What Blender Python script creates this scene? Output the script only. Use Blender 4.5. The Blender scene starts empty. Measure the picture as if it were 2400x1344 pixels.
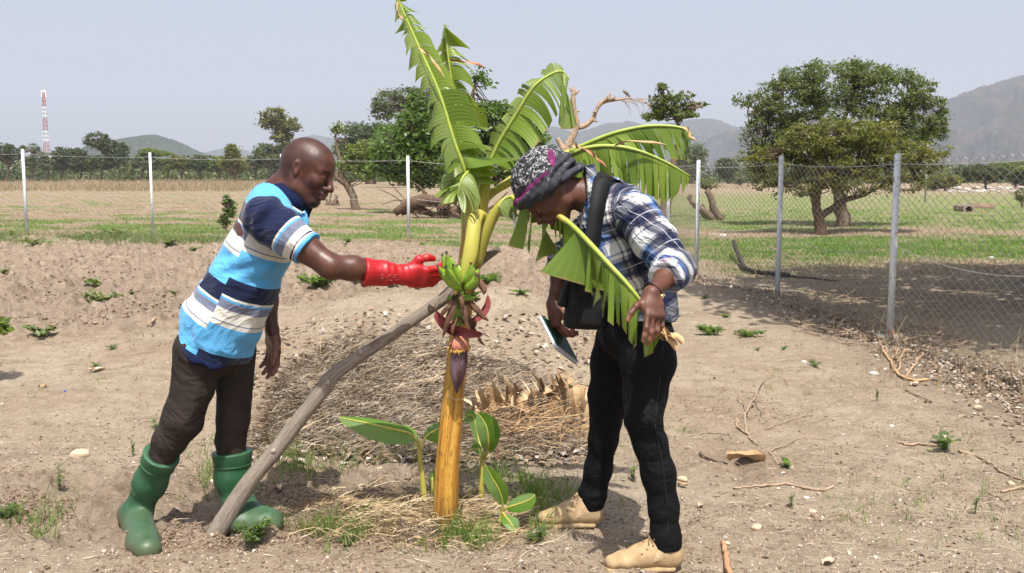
import bpy, math, random
import numpy as np
from mathutils import Vector, Matrix
R = math.radians
S = bpy.context.scene
COL = S.collection
rnd = random.Random(7)
nr = np.random.RandomState(11)
# ---------------------------------------------------------------- camera
CH = 1.42; F = 2300.0; HOR = 412.0
PITCH = math.atan((672-HOR)/F)
cam = bpy.data.cameras.new('camera'); camo = bpy.data.objects.new('camera', cam); COL.objects.link(camo)
cam.sensor_width = 36; cam.lens = 36*F/2400; cam.clip_start = .05; cam.clip_end = 30000
camo.location = (0, 0, CH); camo.rotation_euler = (R(90)-PITCH, 0, 0)
S.camera = camo
# ---------------------------------------------------------------- light
SUN_EL, SUN_AZ = R(64), R(-80)          # azimuth measured from +x towards +y : behind the camera, a little right
SD = Vector((math.cos(SUN_EL)*math.cos(SUN_AZ), math.cos(SUN_EL)*math.sin(SUN_AZ), math.sin(SUN_EL)))
W = bpy.data.worlds.new('World'); S.world = W; W.use_nodes = True
wn = W.node_tree.nodes; wl = W.node_tree.links
bg = wn['Background']; sky = wn.new('ShaderNodeTexSky'); sky.sky_type = 'NISHITA'; sky.sun_disc = False
sky.sun_elevation = SUN_EL; sky.sun_rotation = R(90)-SUN_AZ
sky.air_density = 1.0; sky.dust_density = 4.5; sky.ozone_density = 1.2
wl.new(sky.outputs[0], bg.inputs[0]); bg.inputs[1].default_value = .125
sl = bpy.data.lights.new('sun', 'SUN'); sl.energy = 4.9; sl.angle = R(.5); sl.color = (1, .955, .88)
so = bpy.data.objects.new('sun', sl); COL.objects.link(so); so.rotation_euler = SD.to_track_quat('Z', 'Y').to_euler()
S.view_settings.view_transform = 'Standard'; S.view_settings.look = 'None'; S.view_settings.gamma = 1
S.view_settings.exposure = 0.66
S.cycles.volume_max_steps = 64; S.cycles.transparent_max_bounces = 16
# ---------------------------------------------------------------- helpers
cp, sp_ = math.cos(PITCH), math.sin(PITCH)
def P(px, py, Y):
    "point of the place at depth Y that is seen at picture position px,py"
    u = (px-1200)/F; v = (672-py)/F
    t = Y/(cp+v*sp_)
    return Vector((t*u, Y, CH+t*(v*cp-sp_)))
def hsh(i, j, k, s):
    n = (i*374761393+j*668265263+k*2147483647+s*974634777) & 0xffffffff
    n = ((n ^ (n >> 13))*1274126177) & 0xffffffff
    n = ((n ^ (n >> 16))*2246822519) & 0xffffffff
    return ((n ^ (n >> 15)) & 0xffffff)/float(0xffffff)*2-1
def vn(x, y, z=0., s=0):
    x, y, z = np.broadcast_arrays(np.asarray(x, float), np.asarray(y, float), np.asarray(z, float))
    i = np.floor(x).astype(np.int64); j = np.floor(y).astype(np.int64); k = np.floor(z).astype(np.int64)
    fx, fy, fz = x-i, y-j, z-k
    fx = fx*fx*(3-2*fx); fy = fy*fy*(3-2*fy); fz = fz*fz*(3-2*fz)
    flat = not np.any(fz)
    def pl(kk):
        a = hsh(i, j, kk, s)*(1-fx)+hsh(i+1, j, kk, s)*fx
        b = hsh(i, j+1, kk, s)*(1-fx)+hsh(i+1, j+1, kk, s)*fx
        return a*(1-fy)+b*fy
    if flat: return pl(k)
    return pl(k)*(1-fz)+pl(k+1)*fz
def fbm(x, y, z=0., o=4, s=0, g=.5):
    a = 1.; t = 0.; n = 0.
    for q in range(o):
        t = t+a*vn(x*2**q+q*17.3, y*2**q+q*9.1, np.asarray(z)*2**q, s+q); n += a; a *= g
    return t/n
def sst(a, b, x):
    t = np.clip((np.asarray(x, float)-a)/(b-a), 0, 1); return t*t*(3-2*t)
# ---- meshes
def link(o, parent=None):
    COL.objects.link(o)
    if parent is not None: o.parent = parent
    return o
def mesh(name, V, Fc, mat=None, parent=None, smooth=True, attrs=None, fmat=None):
    V = np.asarray(V, float).reshape(-1, 3)
    if parent is not None: V = V-np.array(parent_off(parent))
    me = bpy.data.meshes.new(name)
    if isinstance(Fc, np.ndarray):
        k = Fc.shape[1]; m = len(Fc)
        me.vertices.add(len(V)); me.vertices.foreach_set('co', V.astype(np.float32).ravel())
        me.loops.add(m*k); me.loops.foreach_set('vertex_index', Fc.astype(np.int32).ravel())
        me.polygons.add(m); me.polygons.foreach_set('loop_start', np.arange(0, m*k, k, dtype=np.int32))
        me.polygons.foreach_set('loop_total', np.full(m, k, dtype=np.int32))
        me.update(calc_edges=True)
    else:
        me.from_pydata([tuple(v) for v in V], [], Fc)
    if attrs:
        for an, av in attrs.items():
            av = np.asarray(av, float)
            if av.ndim == 1:
                at = me.attributes.new(an, 'FLOAT', 'POINT'); at.data.foreach_set('value', av.astype(np.float32))
            else:
                at = me.attributes.new(an, 'FLOAT_VECTOR', 'POINT'); at.data.foreach_set('vector', av.astype(np.float32).ravel())
    if smooth: me.polygons.foreach_set('use_smooth', [True]*len(me.polygons))
    mats = mat if isinstance(mat, (list, tuple)) else [mat]
    for m_ in mats:
        if m_: me.materials.append(m_)
    if fmat is not None: me.polygons.foreach_set('material_index', np.asarray(fmat, dtype=np.int32))
    me.validate(clean_customdata=False)
    o = bpy.data.objects.new(name, me)
    return link(o, parent)
def parent_off(p):
    v = Vector((0, 0, 0))
    while p is not None: v = v+p.location; p = p.parent
    return v
def tag(o, label=None, cat=None, group=None, kind=None):
    if label: o['label'] = label
    if cat: o['category'] = cat
    if group: o['group'] = group
    if kind: o['kind'] = kind
    return o
def thing(name, loc, label, cat, group=None):
    o = bpy.data.objects.new(name, None); o.location = loc; o.empty_display_size = .1; COL.objects.link(o)
    return tag(o, label, cat, group)
def copy_tree(o, parent=None):
    c = o.copy(); COL.objects.link(c)
    if parent is not None: c.parent = parent
    for ch in list(o.children): copy_tree(ch, c)
    return c
class MB:
    "collects shapes for one mesh"
    def __init__(s): s.V = []; s.Fc = []; s.A = {}; s.n = 0; s.M = []
    def add(s, V, Fc, m=0, **att):
        V = np.asarray(V, float).reshape(-1, 3); k = len(V)
        s.V.append(V)
        s.Fc += [tuple(int(i)+s.n for i in f) for f in Fc]; s.M += [m]*len(Fc)
        for a, v in att.items():
            v = np.asarray(v, float)
            if v.ndim == 0: v = np.full(k, float(v))
            elif v.ndim == 1 and len(v) == 3 and k != 3: v = np.tile(v, (k, 1))
            s.A.setdefault(a, []).append(v)
        s.n += k; return s
    def tube(s, pts, rad, n=8, caps=True, m=0, flat=None, jit=0., **att):
        pts = [Vector(p) for p in pts]; k = len(pts)
        if not hasattr(rad, '__len__'): rad = [rad]*k
        V = []; ref = None
        for i, p in enumerate(pts):
            t = (pts[min(i+1, k-1)]-pts[max(i-1, 0)])
            t = t.normalized() if t.length > 1e-9 else Vector((0, 0, 1))
            if ref is None:
                ref = Vector((0, 0, 1)) if abs(t.z) < .9 else Vector((1, 0, 0))
                if flat is not None: ref = Vector(flat[0])
            e1 = (ref-t*ref.dot(t)).normalized(); ref = e1; e2 = t.cross(e1)
            r1 = rad[i]; r2 = r1*(flat[1] if flat is not None else 1)
            for j in range(n):
                a = 2*math.pi*j/n; q = 1+(rnd.uniform(-jit, jit) if jit else 0)
                V.append(p+(e1*math.cos(a)*r2+e2*math.sin(a)*r1)*q)
        Fc = [(i*n+j, i*n+(j+1) % n, (i+1)*n+(j+1) % n, (i+1)*n+j) for i in range(k-1) for j in range(n)]
        if caps: Fc += [tuple(range(n-1, -1, -1)), tuple((k-1)*n+j for j in range(n))]
        if 'uvw' in att and att['uvw'] == 'auto':
            L = 0; U = []
            for i in range(k):
                if i: L += (pts[i]-pts[i-1]).length
                U += [(j/n, L, 0) for j in range(n)]
            att['uvw'] = np.array(U)
        return s.add([tuple(v) for v in V], Fc, m, **att)
    def box(s, c, h, rz=0., m=0, R3=None, **att):
        c = Vector(c); M3 = R3 if R3 is not None else Matrix.Rotation(rz, 3, 'Z')
        V = [c+M3 @ Vector((x*h[0], y*h[1], z*h[2])) for z in (-1, 1) for y in (-1, 1) for x in (-1, 1)]
        Fc = [(0, 2, 3, 1), (4, 5, 7, 6), (0, 1, 5, 4), (2, 6, 7, 3), (0, 4, 6, 2), (1, 3, 7, 5)]
        return s.add([tuple(v) for v in V], Fc, m, **att)
    def build(s, name, mat, parent=None, smooth=True):
        V = np.concatenate(s.V); A = {a: np.concatenate(v) for a, v in s.A.items()}
        k = {len(f) for f in s.Fc}
        Fc = np.array(s.Fc) if len(k) == 1 else s.Fc
        return mesh(name, V, Fc, mat, parent, smooth, A, s.M if isinstance(mat, (list, tuple)) else None)
def spline(pts, n):
    "Catmull-Rom through tuples of any size"
    p = np.array([list(q) for q in pts], float); p = np.vstack([2*p[0]-p[1], p, 2*p[-1]-p[-2]])
    out = []; m = len(p)-3
    for i in range(n):
        t = i/(n-1)*m; k = min(int(t), m-1); t -= k
        a, b, c, d = p[k], p[k+1], p[k+2], p[k+3]
        out.append(.5*((2*b)+(c-a)*t+(2*a-5*b+4*c-d)*t*t+(3*b-a-3*c+d)*t**3))
    return np.array(out)
# ---- materials
def srgb(r, g, b):
    f = lambda c: (c/255/12.92 if c/255 <= .04045 else ((c/255+.055)/1.055)**2.4)
    return (f(r), f(g), f(b), 1)
class N:
    def __init__(s, name):
        s.m = bpy.data.materials.new(name); s.m.use_nodes = True; s.t = s.m.node_tree; s.b = s.t.nodes['Principled BSDF']
    def n(s, typ, **kw):
        o = s.t.nodes.new('ShaderNode'+typ)
        for k, v in kw.items():
            if k.startswith('i_'):
                key = k[2:]; key = int(key) if key.isdigit() else key.replace('_', ' ')
                s.put(o.inputs[key], v)
            else: setattr(o, k, v)
        return o
    def put(s, sock, v):
        if isinstance(v, bpy.types.NodeSocket): s.t.links.new(v, sock)
        elif isinstance(v, bpy.types.Node): s.t.links.new(v.outputs[0], sock)
        else:
            if hasattr(sock.default_value, '__len__') and hasattr(v, '__len__'):
                v = tuple(v); L = len(sock.default_value)
                v = (v+(1,))[:L]
            sock.default_value = v
    def math(s, op, a, b=0., c=None, clamp=False):
        o = s.n('Math', operation=op, use_clamp=clamp); s.put(o.inputs[0], a); s.put(o.inputs[1], b)
        if c is not None: s.put(o.inputs[2], c)
        return o.outputs[0]
    def mix(s, f, a, b, mode='MIX'):
        o = s.n('Mix', data_type='RGBA', blend_type=mode); s.put(o.inputs[0], f); s.put(o.inputs[6], a); s.put(o.inputs[7], b)
        return o.outputs[2]
    def noise(s, scale, vec=None, det=4., rough=.55, out=0, dist=0.):
        o = s.n('TexNoise'); o.inputs['Scale'].default_value = scale; o.inputs['Detail'].default_value = det
        o.inputs['Roughness'].default_value = rough; o.inputs['Distortion'].default_value = dist
        if vec is not None: s.put(o.inputs['Vector'], vec)
        return o.outputs[out]
    def ramp(s, f, stops, interp='LINEAR'):
        o = s.n('ValToRGB'); s.put(o.inputs[0], f); r = o.color_ramp; r.interpolation = interp
        while len(r.elements) < len(stops): r.elements.new(.5)
        for e, (p, c) in zip(r.elements, stops):
            e.position = p; e.color = tuple(c) if len(c) == 4 else tuple(c)+(1,)
        return o.outputs[0]
    def rng(s, v, a, b, c=0., d=1.):
        o = s.n('MapRange'); s.put(o.inputs[0], v)
        for i, q in zip((1, 2, 3, 4), (a, b, c, d)): s.put(o.inputs[i], q)
        return o.outputs[0]
    def attr(s, name, out='Vector'): return s.n('Attribute', attribute_name=name).outputs[out]
    def sep(s, v): o = s.n('SeparateXYZ'); s.put(o.inputs[0], v); return o.outputs
    def xyz(s, x, y, z): o = s.n('CombineXYZ'); s.put(o.inputs[0], x); s.put(o.inputs[1], y); s.put(o.inputs[2], z); return o.outputs[0]
    def scale(s, v, sc): o = s.n('VectorMath', operation='MULTIPLY'); s.put(o.inputs[0], v); o.inputs[1].default_value = sc; return o.outputs[0]
    def bump(s, h, st=.5, d=.01, nrm=None):
        o = s.n('Bump'); s.put(o.inputs['Height'], h); o.inputs['Strength'].default_value = st; o.inputs['Distance'].default_value = d
        if nrm is not None: s.put(o.inputs['Normal'], nrm)
        return o.outputs[0]
    def creases(s, sc=8., st=.7, d=.03, stretch=(1, 1, 1)):
        n = s.noise(sc, s.scale(s.obj(), stretch), 3, .5, dist=1.4); r = s.math('POWER', s.math('SUBTRACT', 1, s.math('MULTIPLY', s.math('ABSOLUTE', s.math('SUBTRACT', n, .5)), 2)), 3.)
        return s.bump(r, st, d)
    def obj(s): return s.n('TexCoord').outputs['Object']
    def pos(s): return s.n('NewGeometry').outputs['Position']
    def fin(s, col, rough=.8, nrm=None, spec=.3, **kw):
        s.put(s.b.inputs['Base Color'], col); s.put(s.b.inputs['Roughness'], rough); s.b.inputs['Specular IOR Level'].default_value = spec
        if nrm is not None: s.put(s.b.inputs['Normal'], nrm)
        for k, v in kw.items(): s.put(s.b.inputs[k.replace('_', ' ')], v)
        return s.m
def plain(name, c, rough=.8, var=.15, sc=20., bump=.2, bd=.004, spec=.3, **kw):
    m = N(name); v = m.obj(); nz = m.noise(sc, v, 5)
    a = tuple(max(0, q*(1-var)) for q in c[:3]); b = tuple(min(1, q*(1+var)) for q in c[:3])
    col = m.ramp(nz, [(.3, a), (.7, b)])
    return m.fin(col, rough, m.bump(m.noise(sc*3, v, 4), bump, bd), spec, **kw)
def leafmat(name, c1, c2, trans=.35, back=None, sc=3., rough=.45, veins=0., tip=None):
    "c1/c2 vary from leaf to leaf (attribute rv); light passes through"
    m = N(name); rv = m.attr('rv', 'Fac'); v = m.pos()
    f = m.math('ADD', m.math('MULTIPLY', rv, .7), m.math('MULTIPLY', m.noise(sc, v, 3), .3))
    col = m.mix(m.rng(f, .2, .8), c1, c2)
    if back is not None:
        col = m.mix(m.n('NewGeometry').outputs['Backfacing'], col, back)
    nrm = None
    if veins:
        u = m.sep(m.attr('uvw')); w = m.math('SINE', m.math('MULTIPLY', u[1], veins))
        col = m.mix(m.rng(w, .2, 1., 0, .09), col, tuple(min(1, q*1.7) for q in c2[:3])+(1,))
        if tip is not None:
            e = m.rng(m.math('ADD', u[0], m.math('MULTIPLY', m.noise(30, v, 3), .16)), 1.03, 1.1)
            col = m.mix(e, col, tip)
        nrm = m.bump(w, .22, .0012)
    m.fin(col, rough, nrm, .35)
    tr = m.n('BsdfTranslucent'); m.put(tr.inputs[0], m.mix(1., col, (1., 1., .35, 1), 'MULTIPLY'))
    mx = m.n('MixShader'); mx.inputs[0].default_value = trans
    m.t.links.new(m.b.outputs[0], mx.inputs[1]); m.t.links.new(tr.outputs[0], mx.inputs[2])
    m.t.links.new(mx.outputs[0], m.t.nodes['Material Output'].inputs[0])
    return m.m
# ================================================================ ground
def pxx(x, y): return 1200+x/np.maximum(y, .5)*F
def hbase(x, y):
    x = np.asarray(x, float); y = np.asarray(y, float)
    tilt = np.interp(x, [-9, -2, 2.6], [.29, .14, 0.])
    far = tilt*sst(4.6, 11, y)
    # bank of sand behind the planting basin
    u = pxx(x, y)
    w = sst(400, 860, u+60*vn(y*.8, 3.3))*(1-sst(1180, 1560, u+50*vn(y*.9, 7.7)))
    m = (.40+.09*np.clip((y-6)/2, 0, 1)+.05*vn(x*1.3, y*.9, 0, 2))*np.clip((y-4.9)/3.2, 0, 1)**.85*(1-sst(7.6, 10.2, y))
    m = m*(y > 4.9)
    w2 = (1-sst(480, 700, u))*sst(-600, 0, u)
    m2 = .10*sst(5., 7.4, y)*(1-sst(7.6, 10.8, y))
    z = far*(1-.6*w*sst(5, 8, y)*(1-sst(8, 10, y)))+m*w+m2*w2
    # rim in front of the basin
    z = z+.022*np.exp(-((y-3.52-.05*vn(x*1.7, 1.2))/.13)**2)*(1-sst(.1, .4, x))-.012*np.exp(-((y-3.5)/.3)**2)*sst(.1, .4, x)-.008*np.exp(-((y-4.15)/.4)**2)*sst(-1.9, -1.4, x)*(1-sst(.4, .9, x))
    # shallow saucers and rises on the right
    z = z+.03*vn(x*.9, y*.7, 0, 5)*sst(4, 6, y)*(1-sst(30, 60, y))
    return z
def masks(x, y):
    u = pxx(x, y); n1 = fbm(x*.8, y*.8, 0, 3, 21); n2 = fbm(x*2.5, y*2.5, 0, 3, 31)
    # mulch of dead stalks on the bank
    top = np.interp(u, [560, 680, 800, 1000, 1200, 1400, 1460], [4.9, 6.3, 6.75, 6.9, 6.4, 6.0, 5.0])
    mul = sst(4.75, 5.05, y+.12*n2)*(1-sst(-.25, .2, y-top+.3*n2))*sst(560, 640, u+40*n2)*(1-sst(1370, 1440, u+30*n2))
    # tilled earth : left background and around the left boot
    til = sst(7.3, 8.3, y+.7*n1-1.7*sst(520, 700, u)*(1-sst(1380, 1500, u)))*(1-sst(17.5, 18.6, y))*(1-sst(1300, 1700, u+160*n1))
    til2 = sst(3.58, 3.68, y+.05*n2)*(1-sst(4.5, 4.9, y+.25*n2))*(1-sst(1000, 1250, u))*sst(-200, 40, u+60*n2)
    dig = np.exp(-((x-1.18)/.32)**2-((y-4.85)/.28)**2)
    til = np.maximum(np.maximum(til, til2*.8), dig*.7)
    # green of the field beyond the fences
    fld = sst(17.5, 19.5, y)*(1-sst(2.4, 2.9, x)) + sst(0, 1.2, x-np.interp(y, [6, 8.6, 11.3, 13.6, 18.5], [3.5, 3.42, 3.1, 2.62, 2.45]))*sst(9, 11, y)
    fld = np.clip(fld, 0, 1)
    band = np.sin(y*.55+.08*x*np.where(x > 0, 1, 0)+1.5*n1)
    right = sst(1.5, 5, x)
    band = sst(15.5, 17.5, y+n1)*(1-sst(21.5, 24, y+2*n1))+sst(25, 29, y+3*n1)*(1-sst(60, 95, y+8*n1))*(.7+.6*n1)
    gl = fld*sst(-.06, .34, n1+.45*n2-.25*sst(24, 40, y)-.02)*.8
    gr = fld*np.clip(band*(.85+.9*n2), 0, 1)
    g = gl*(1-right)+gr*right
    g = g*(1-.8*sst(60, 130, y))
    # damp leaf-strewn strip along the right fence
    fx = np.interp(y, [3, 6, 8.6, 11.3, 13.6, 18.5], [3.5, 3.5, 3.42, 3.1, 2.62, 2.45])
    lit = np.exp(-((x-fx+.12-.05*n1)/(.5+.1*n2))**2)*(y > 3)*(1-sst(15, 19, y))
    sand = (1-np.clip(til+mul, 0, 1))*(1-fld)*(1-lit*.8)
    return mul, g, np.clip(til, 0, 1), lit, sand, fld
def hgt(x, y, fine=True):
    z = hbase(x, y)
    if not fine: return z
    x = np.asarray(x, float); y = np.asarray(y, float)
    mul, g, til, lit, sand, fld = masks(x, y)
    near = 1-sst(25, 60, y)
    cl = np.abs(fbm(x*5, y*5, 0, 4, 41)); c2 = fbm(x*14, y*14, 0, 3, 51)
    z = z+til*near*((.15+.06*sst(7, 9, y))*(cl-.24)+.05*np.abs(c2)+.03*fbm(x*1.5, y*2.5, 0, 2, 61))
    z = z+mul*(.06*fbm(x*3, y*3, 0, 3, 71)+.035*np.abs(c2))
    z = z+(sand+fld)*near*(.03*fbm(x*2.2, y*2.2, 0, 3, 81)+.022*fbm(x*7, y*7, 0, 4, 91, .6))
    z = z+lit*near*.02*fbm(x*8, y*8, 0, 3, 101)
    return z
def gz(x, y): return float(hgt(np.array([x]), np.array([y]))[0])
def G(px, py, fine=True):
    "the point of the ground seen at px,py"
    lo = None; Y = 2.4
    while Y < 900:
        p = P(px, py, Y)
        if p.z <= float(hbase(np.array([p.x]), np.array([Y]))[0]): break
        lo = Y; Y *= 1.03
    if lo is None: lo = 2.3
    hi = Y
    for _ in range(18):
        mid = (lo+hi)/2; p = P(px, py, mid)
        z = gz(p.x, mid) if fine else float(hbase(np.array([p.x]), np.array([mid]))[0])
        if p.z <= z: hi = mid
        else: lo = mid
    return P(px, py, hi)
ys = np.concatenate([np.geomspace(.6, 2.9, 30)[:-1], np.geomspace(2.9, 5.6, 250)[:-1], np.geomspace(5.6, 21, 330)[:-1], np.geomspace(21, 120, 150)[:-1], np.geomspace(120, 16000, 60)])
us = np.concatenate([np.linspace(-1.8, -.62, 50)[:-1], np.linspace(-.62, .62, 720), np.linspace(.62, 1.8, 50)[1:]])
UU, YY = np.meshgrid(us, ys); XX = UU*YY
ZZ = hgt(XX, YY)
mul, g, til, lit, sand, fld = masks(XX, YY)
nyy, nxx = XX.shape
ii = np.arange((nyy-1)*(nxx-1)); r_, c_ = ii//(nxx-1), ii % (nxx-1)
a_ = r_*nxx+c_
FQ = np.stack([a_, a_+1, a_+nxx+1, a_+nxx], 1)

def ground_mat():
    m = N('earth'); v = m.pos()
    A = m.sep(m.attr('ma')); B = m.sep(m.attr('mb'))
    mul, g, til = A[0], A[1], A[2]; lit, sand, fld = B[0], B[1], B[2]
    n1 = m.noise(1.3, v, 6, .6); n2 = m.noise(9, v, 6, .65); n3 = m.noise(60, v, 5, .7); n4 = m.noise(260, v, 3, .7)
    base = m.ramp(m.math('ADD', m.math('MULTIPLY', n2, .5), m.math('MULTIPLY', n3, .5)), [(.32, (.21, .155, .11)), (.5, (.34, .257, .178)), (.68, (.44, .345, .25))])
    pale = m.ramp(m.math('ADD', m.math('MULTIPLY', n3, .6), m.math('MULTIPLY', n2, .4)), [(.3, (.28, .222, .155)), (.5, (.425, .352, .257)), (.7, (.54, .46, .35))])
    col = m.mix(m.math('MULTIPLY', sand, m.rng(n1, .35, .65, .1, .85)), base, pale)
    dark = m.ramp(m.math('ADD', m.math('MULTIPLY', n2, .6), m.math('MULTIPLY', n3, .4)), [(.3, (.16, .118, .084)), (.5, (.315, .245, .18)), (.72, (.43, .345, .26))])
    col = m.mix(til, col, dark)
    mcol = m.ramp(n3, [(.25, (.09, .064, .045)), (.5, (.21, .155, .11)), (.75, (.37, .29, .21))])
    col = m.mix(m.math('MULTIPLY', mul, .9), col, mcol)
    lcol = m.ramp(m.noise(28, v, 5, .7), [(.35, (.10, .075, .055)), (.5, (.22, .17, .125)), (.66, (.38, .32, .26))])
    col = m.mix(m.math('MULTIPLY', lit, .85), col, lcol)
    # field : dry soil with stubble, and green strips
    fcol = m.ramp(m.noise(2.2, m.scale(v, (1, 2.2, 1)), 7, .72), [(.3, (.15, .112, .07)), (.5, (.285, .215, .145)), (.7, (.40, .315, .225))])
    col = m.mix(fld, col, fcol)
    gcol = m.ramp(m.noise(5, m.scale(v, (1, 1.6, 1)), 6, .75), [(.3, (.055, .12, .018)), (.5, (.105, .21, .028)), (.72, (.18, .28, .05))])
    gm = m.math('MULTIPLY', g, m.rng(m.noise(3.3, m.scale(v, (1, 1.7, 1)), 8, .8), .32, .5))
    col = m.mix(m.math('MULTIPLY', gm, .9), col, gcol)
    # white shell grit
    vo = m.n('TexVoronoi', feature='F1'); m.put(vo.inputs['Vector'], v); vo.inputs['Scale'].default_value = 75
    vs = m.sep(vo.outputs['Color'])
    grit = m.math('MULTIPLY', m.math('LESS_THAN', vo.outputs['Distance'], m.rng(vs[1], 0, 1, .1, .34)), m.math('GREATER_THAN', m.math('ADD', vs[0], m.math('MULTIPLY', n1, .5)), 1.03))
    col = m.mix(m.math('MULTIPLY', grit, m.math('MULTIPLY', sand, .6)), col, (.68, .62, .52, 1))
    # darker humus patches and damp spots
    pt = m.math('MULTIPLY', m.rng(m.noise(2.1, m.scale(v, (1, 1.5, 1)), 8, .7), .54, .66), m.math('SUBTRACT', 1, fld))
    col = m.mix(m.math('MULTIPLY', pt, .5), col, (.19, .135, .09, 1))
    # brown crumbs
    vo2 = m.n('TexVoronoi', feature='F1'); m.put(vo2.inputs['Vector'], m.scale(v, (1, 1.3, 1))); vo2.inputs['Scale'].default_value = 24
    c2 = m.sep(vo2.outputs['Color'])
    cr = m.math('MULTIPLY', m.math('LESS_THAN', vo2.outputs['Distance'], m.rng(c2[1], 0, 1, .06, .3)), m.math('GREATER_THAN', c2[0], .80))
    col = m.mix(m.math('MULTIPLY', cr, .55), col, (.17, .115, .075, 1))
    h = m.math('ADD', m.math('MULTIPLY', n3, .5), m.math('ADD', m.math('MULTIPLY', n4, .25), n2))
    h = m.math('ADD', h, m.math('MULTIPLY', grit, .3))
    nrm = m.bump(h, 1., .035)
    return m.fin(col, .95, nrm, .12)
EARTH = ground_mat()
V = np.stack([XX.ravel(), YY.ravel(), ZZ.ravel()], 1)
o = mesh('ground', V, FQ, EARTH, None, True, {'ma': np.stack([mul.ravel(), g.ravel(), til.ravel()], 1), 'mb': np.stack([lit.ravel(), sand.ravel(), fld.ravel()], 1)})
tag(o, 'sandy tilled earth with a mulched bank and a half green field behind', None, None, 'structure')
del V, FQ, UU
GA = {'z': ZZ, 'mul': mul, 'g': g, 'til': til, 'lit': lit, 'sand': sand, 'fld': fld}
def look(A, x, y):
    x = np.asarray(x, float); y = np.clip(np.asarray(y, float), ys[0], ys[-1]*.999)
    a = np.clip(np.interp(x/y, us, np.arange(len(us))), 0, len(us)-1.001); b = np.interp(y, ys, np.arange(len(ys)))
    i = a.astype(int); j = np.minimum(b.astype(int), len(ys)-2); fa = a-i; fb = b-j
    return (A[j, i]*(1-fa)+A[j, i+1]*fa)*(1-fb)+(A[j+1, i]*(1-fa)+A[j+1, i+1]*fa)*fb
def hgt(x, y, fine=True): return look(ZZ, x, y)
def hbase(x, y): return look(ZZ, x, y)
def masks(x, y): return [look(GA[k], x, y) for k in ('mul', 'g', 'til', 'lit', 'sand', 'fld')]

# ================================================================ hills
def hill(name, prof, D, depth, label, c1, c2, c3, seed, rough=.12, nx=260, ny=70, rock=.5):
    xs = np.linspace(prof[0][0], prof[-1][0], nx); h = np.interp(xs, [p[0] for p in prof], [p[1] for p in prof])
    X = (xs-1200)/F*D; H = (HOR-h)/F*D+CH
    V = []
    t = np.linspace(0, 1, ny)
    TT, XG = np.meshgrid(t, X, indexing='ij'); HG = np.tile(H, (ny, 1))
    env = np.where(TT < .5, 1-np.abs(1-TT/.5)**1.35, 1-((TT-.5)/.5)**1.5)
    sc = 9./(prof[-1][0]-prof[0][0])/F*D*0+9./np.ptp(X)
    YG = D+(TT-.5)*depth
    rid = 1-np.abs(fbm(XG*sc*1.6, YG*sc*1.0, 0, 6, seed, .55))*2
    amp = np.maximum(H.max(), 1)*rough*5.5*env*(1-env)+np.maximum(H.max(), 1)*rough*.12
    ZG = HG*env+(rid-.6)*amp
    ZG = np.where((TT == 0) | (TT == 1), -5, ZG)
    i = np.arange((ny-1)*(nx-1)); r, c = i//(nx-1), i % (nx-1); a = r*nx+c
    m = N(name); v = m.pos(); k = 1./D*6
    n1 = m.noise(k*9, v, 8, .7); n2 = m.noise(k*30, v, 8, .75)
    col = m.mix(m.rng(n1, .38, .6), c1, c2)
    col = m.mix(m.math('MULTIPLY', m.rng(n2, .56, .68), rock), col, c3)
    m.fin(col, .95, m.bump(n2, .6, D*.004), .05)
    o = mesh(name, np.stack([XG.ravel(), YG.ravel(), ZG.ravel()], 1), np.stack([a, a+1, a+nx+1, a+nx], 1), m.m, None, True)
    return tag(o, label, None, None, 'structure')
gr_, gr2 = (.022, .042, .02, 1), (.055, .065, .035, 1)
hill('hills', [(255, 425), (290, 338), (300, 330), (318, 325), (345, 321), (370, 317), (388, 322), (400, 332), (420, 341), (440, 352), (470, 360), (520, 372), (560, 415)], 1500, 700, 'low rounded green hill beyond the fields on the left', gr_, gr2, (.2, .19, .15, 1), 5, .1)
hill('hills', [(430, 420), (480, 368), (520, 352), (545, 345), (575, 352), (600, 362), (640, 352), (690, 330), (740, 318), (800, 328), (860, 350), (950, 380), (1040, 420)], 3600, 1300, 'pale distant ridge behind the trees left of centre', gr_, gr2, (.2, .19, .15, 1), 9, .1)
hill('hills', [(1080, 420), (1180, 330), (1240, 300), (1265, 299), (1300, 300), (1345, 314), (1380, 305), (1420, 291), (1450, 290), (1462, 286), (1490, 292), (1520, 302), (1560, 290), (1600, 285), (1640, 281), (1665, 283), (1690, 296), (1730, 305), (1780, 320), (1850, 350), (1950, 420)], 3200, 1400, 'blue grey mountain ridge beyond the field in the centre', gr_, (.06, .055, .04, 1), (.12, .10, .09, 1), 13, .18)
hill('hills', [(1640, 420), (1700, 330), (1740, 303), (1790, 318), (1850, 325), (1950, 345), (2080, 345), (2140, 345), (2190, 300), (2225, 232), (2250, 228), (2268, 212), (2280, 206), (2300, 204), (2335, 205), (2350, 200), (2385, 186), (2400, 181), (2460, 165), (2560, 150), (2700, 170), (2900, 230), (3200, 300), (3600, 420)], 2300, 1500, 'high rocky mountain slope rising at the right edge', (.008, .024, .010, 1), (.09, .06, .048, 1), (.26, .20, .18, 1), 17, .36, 420, 130, .6)
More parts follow.
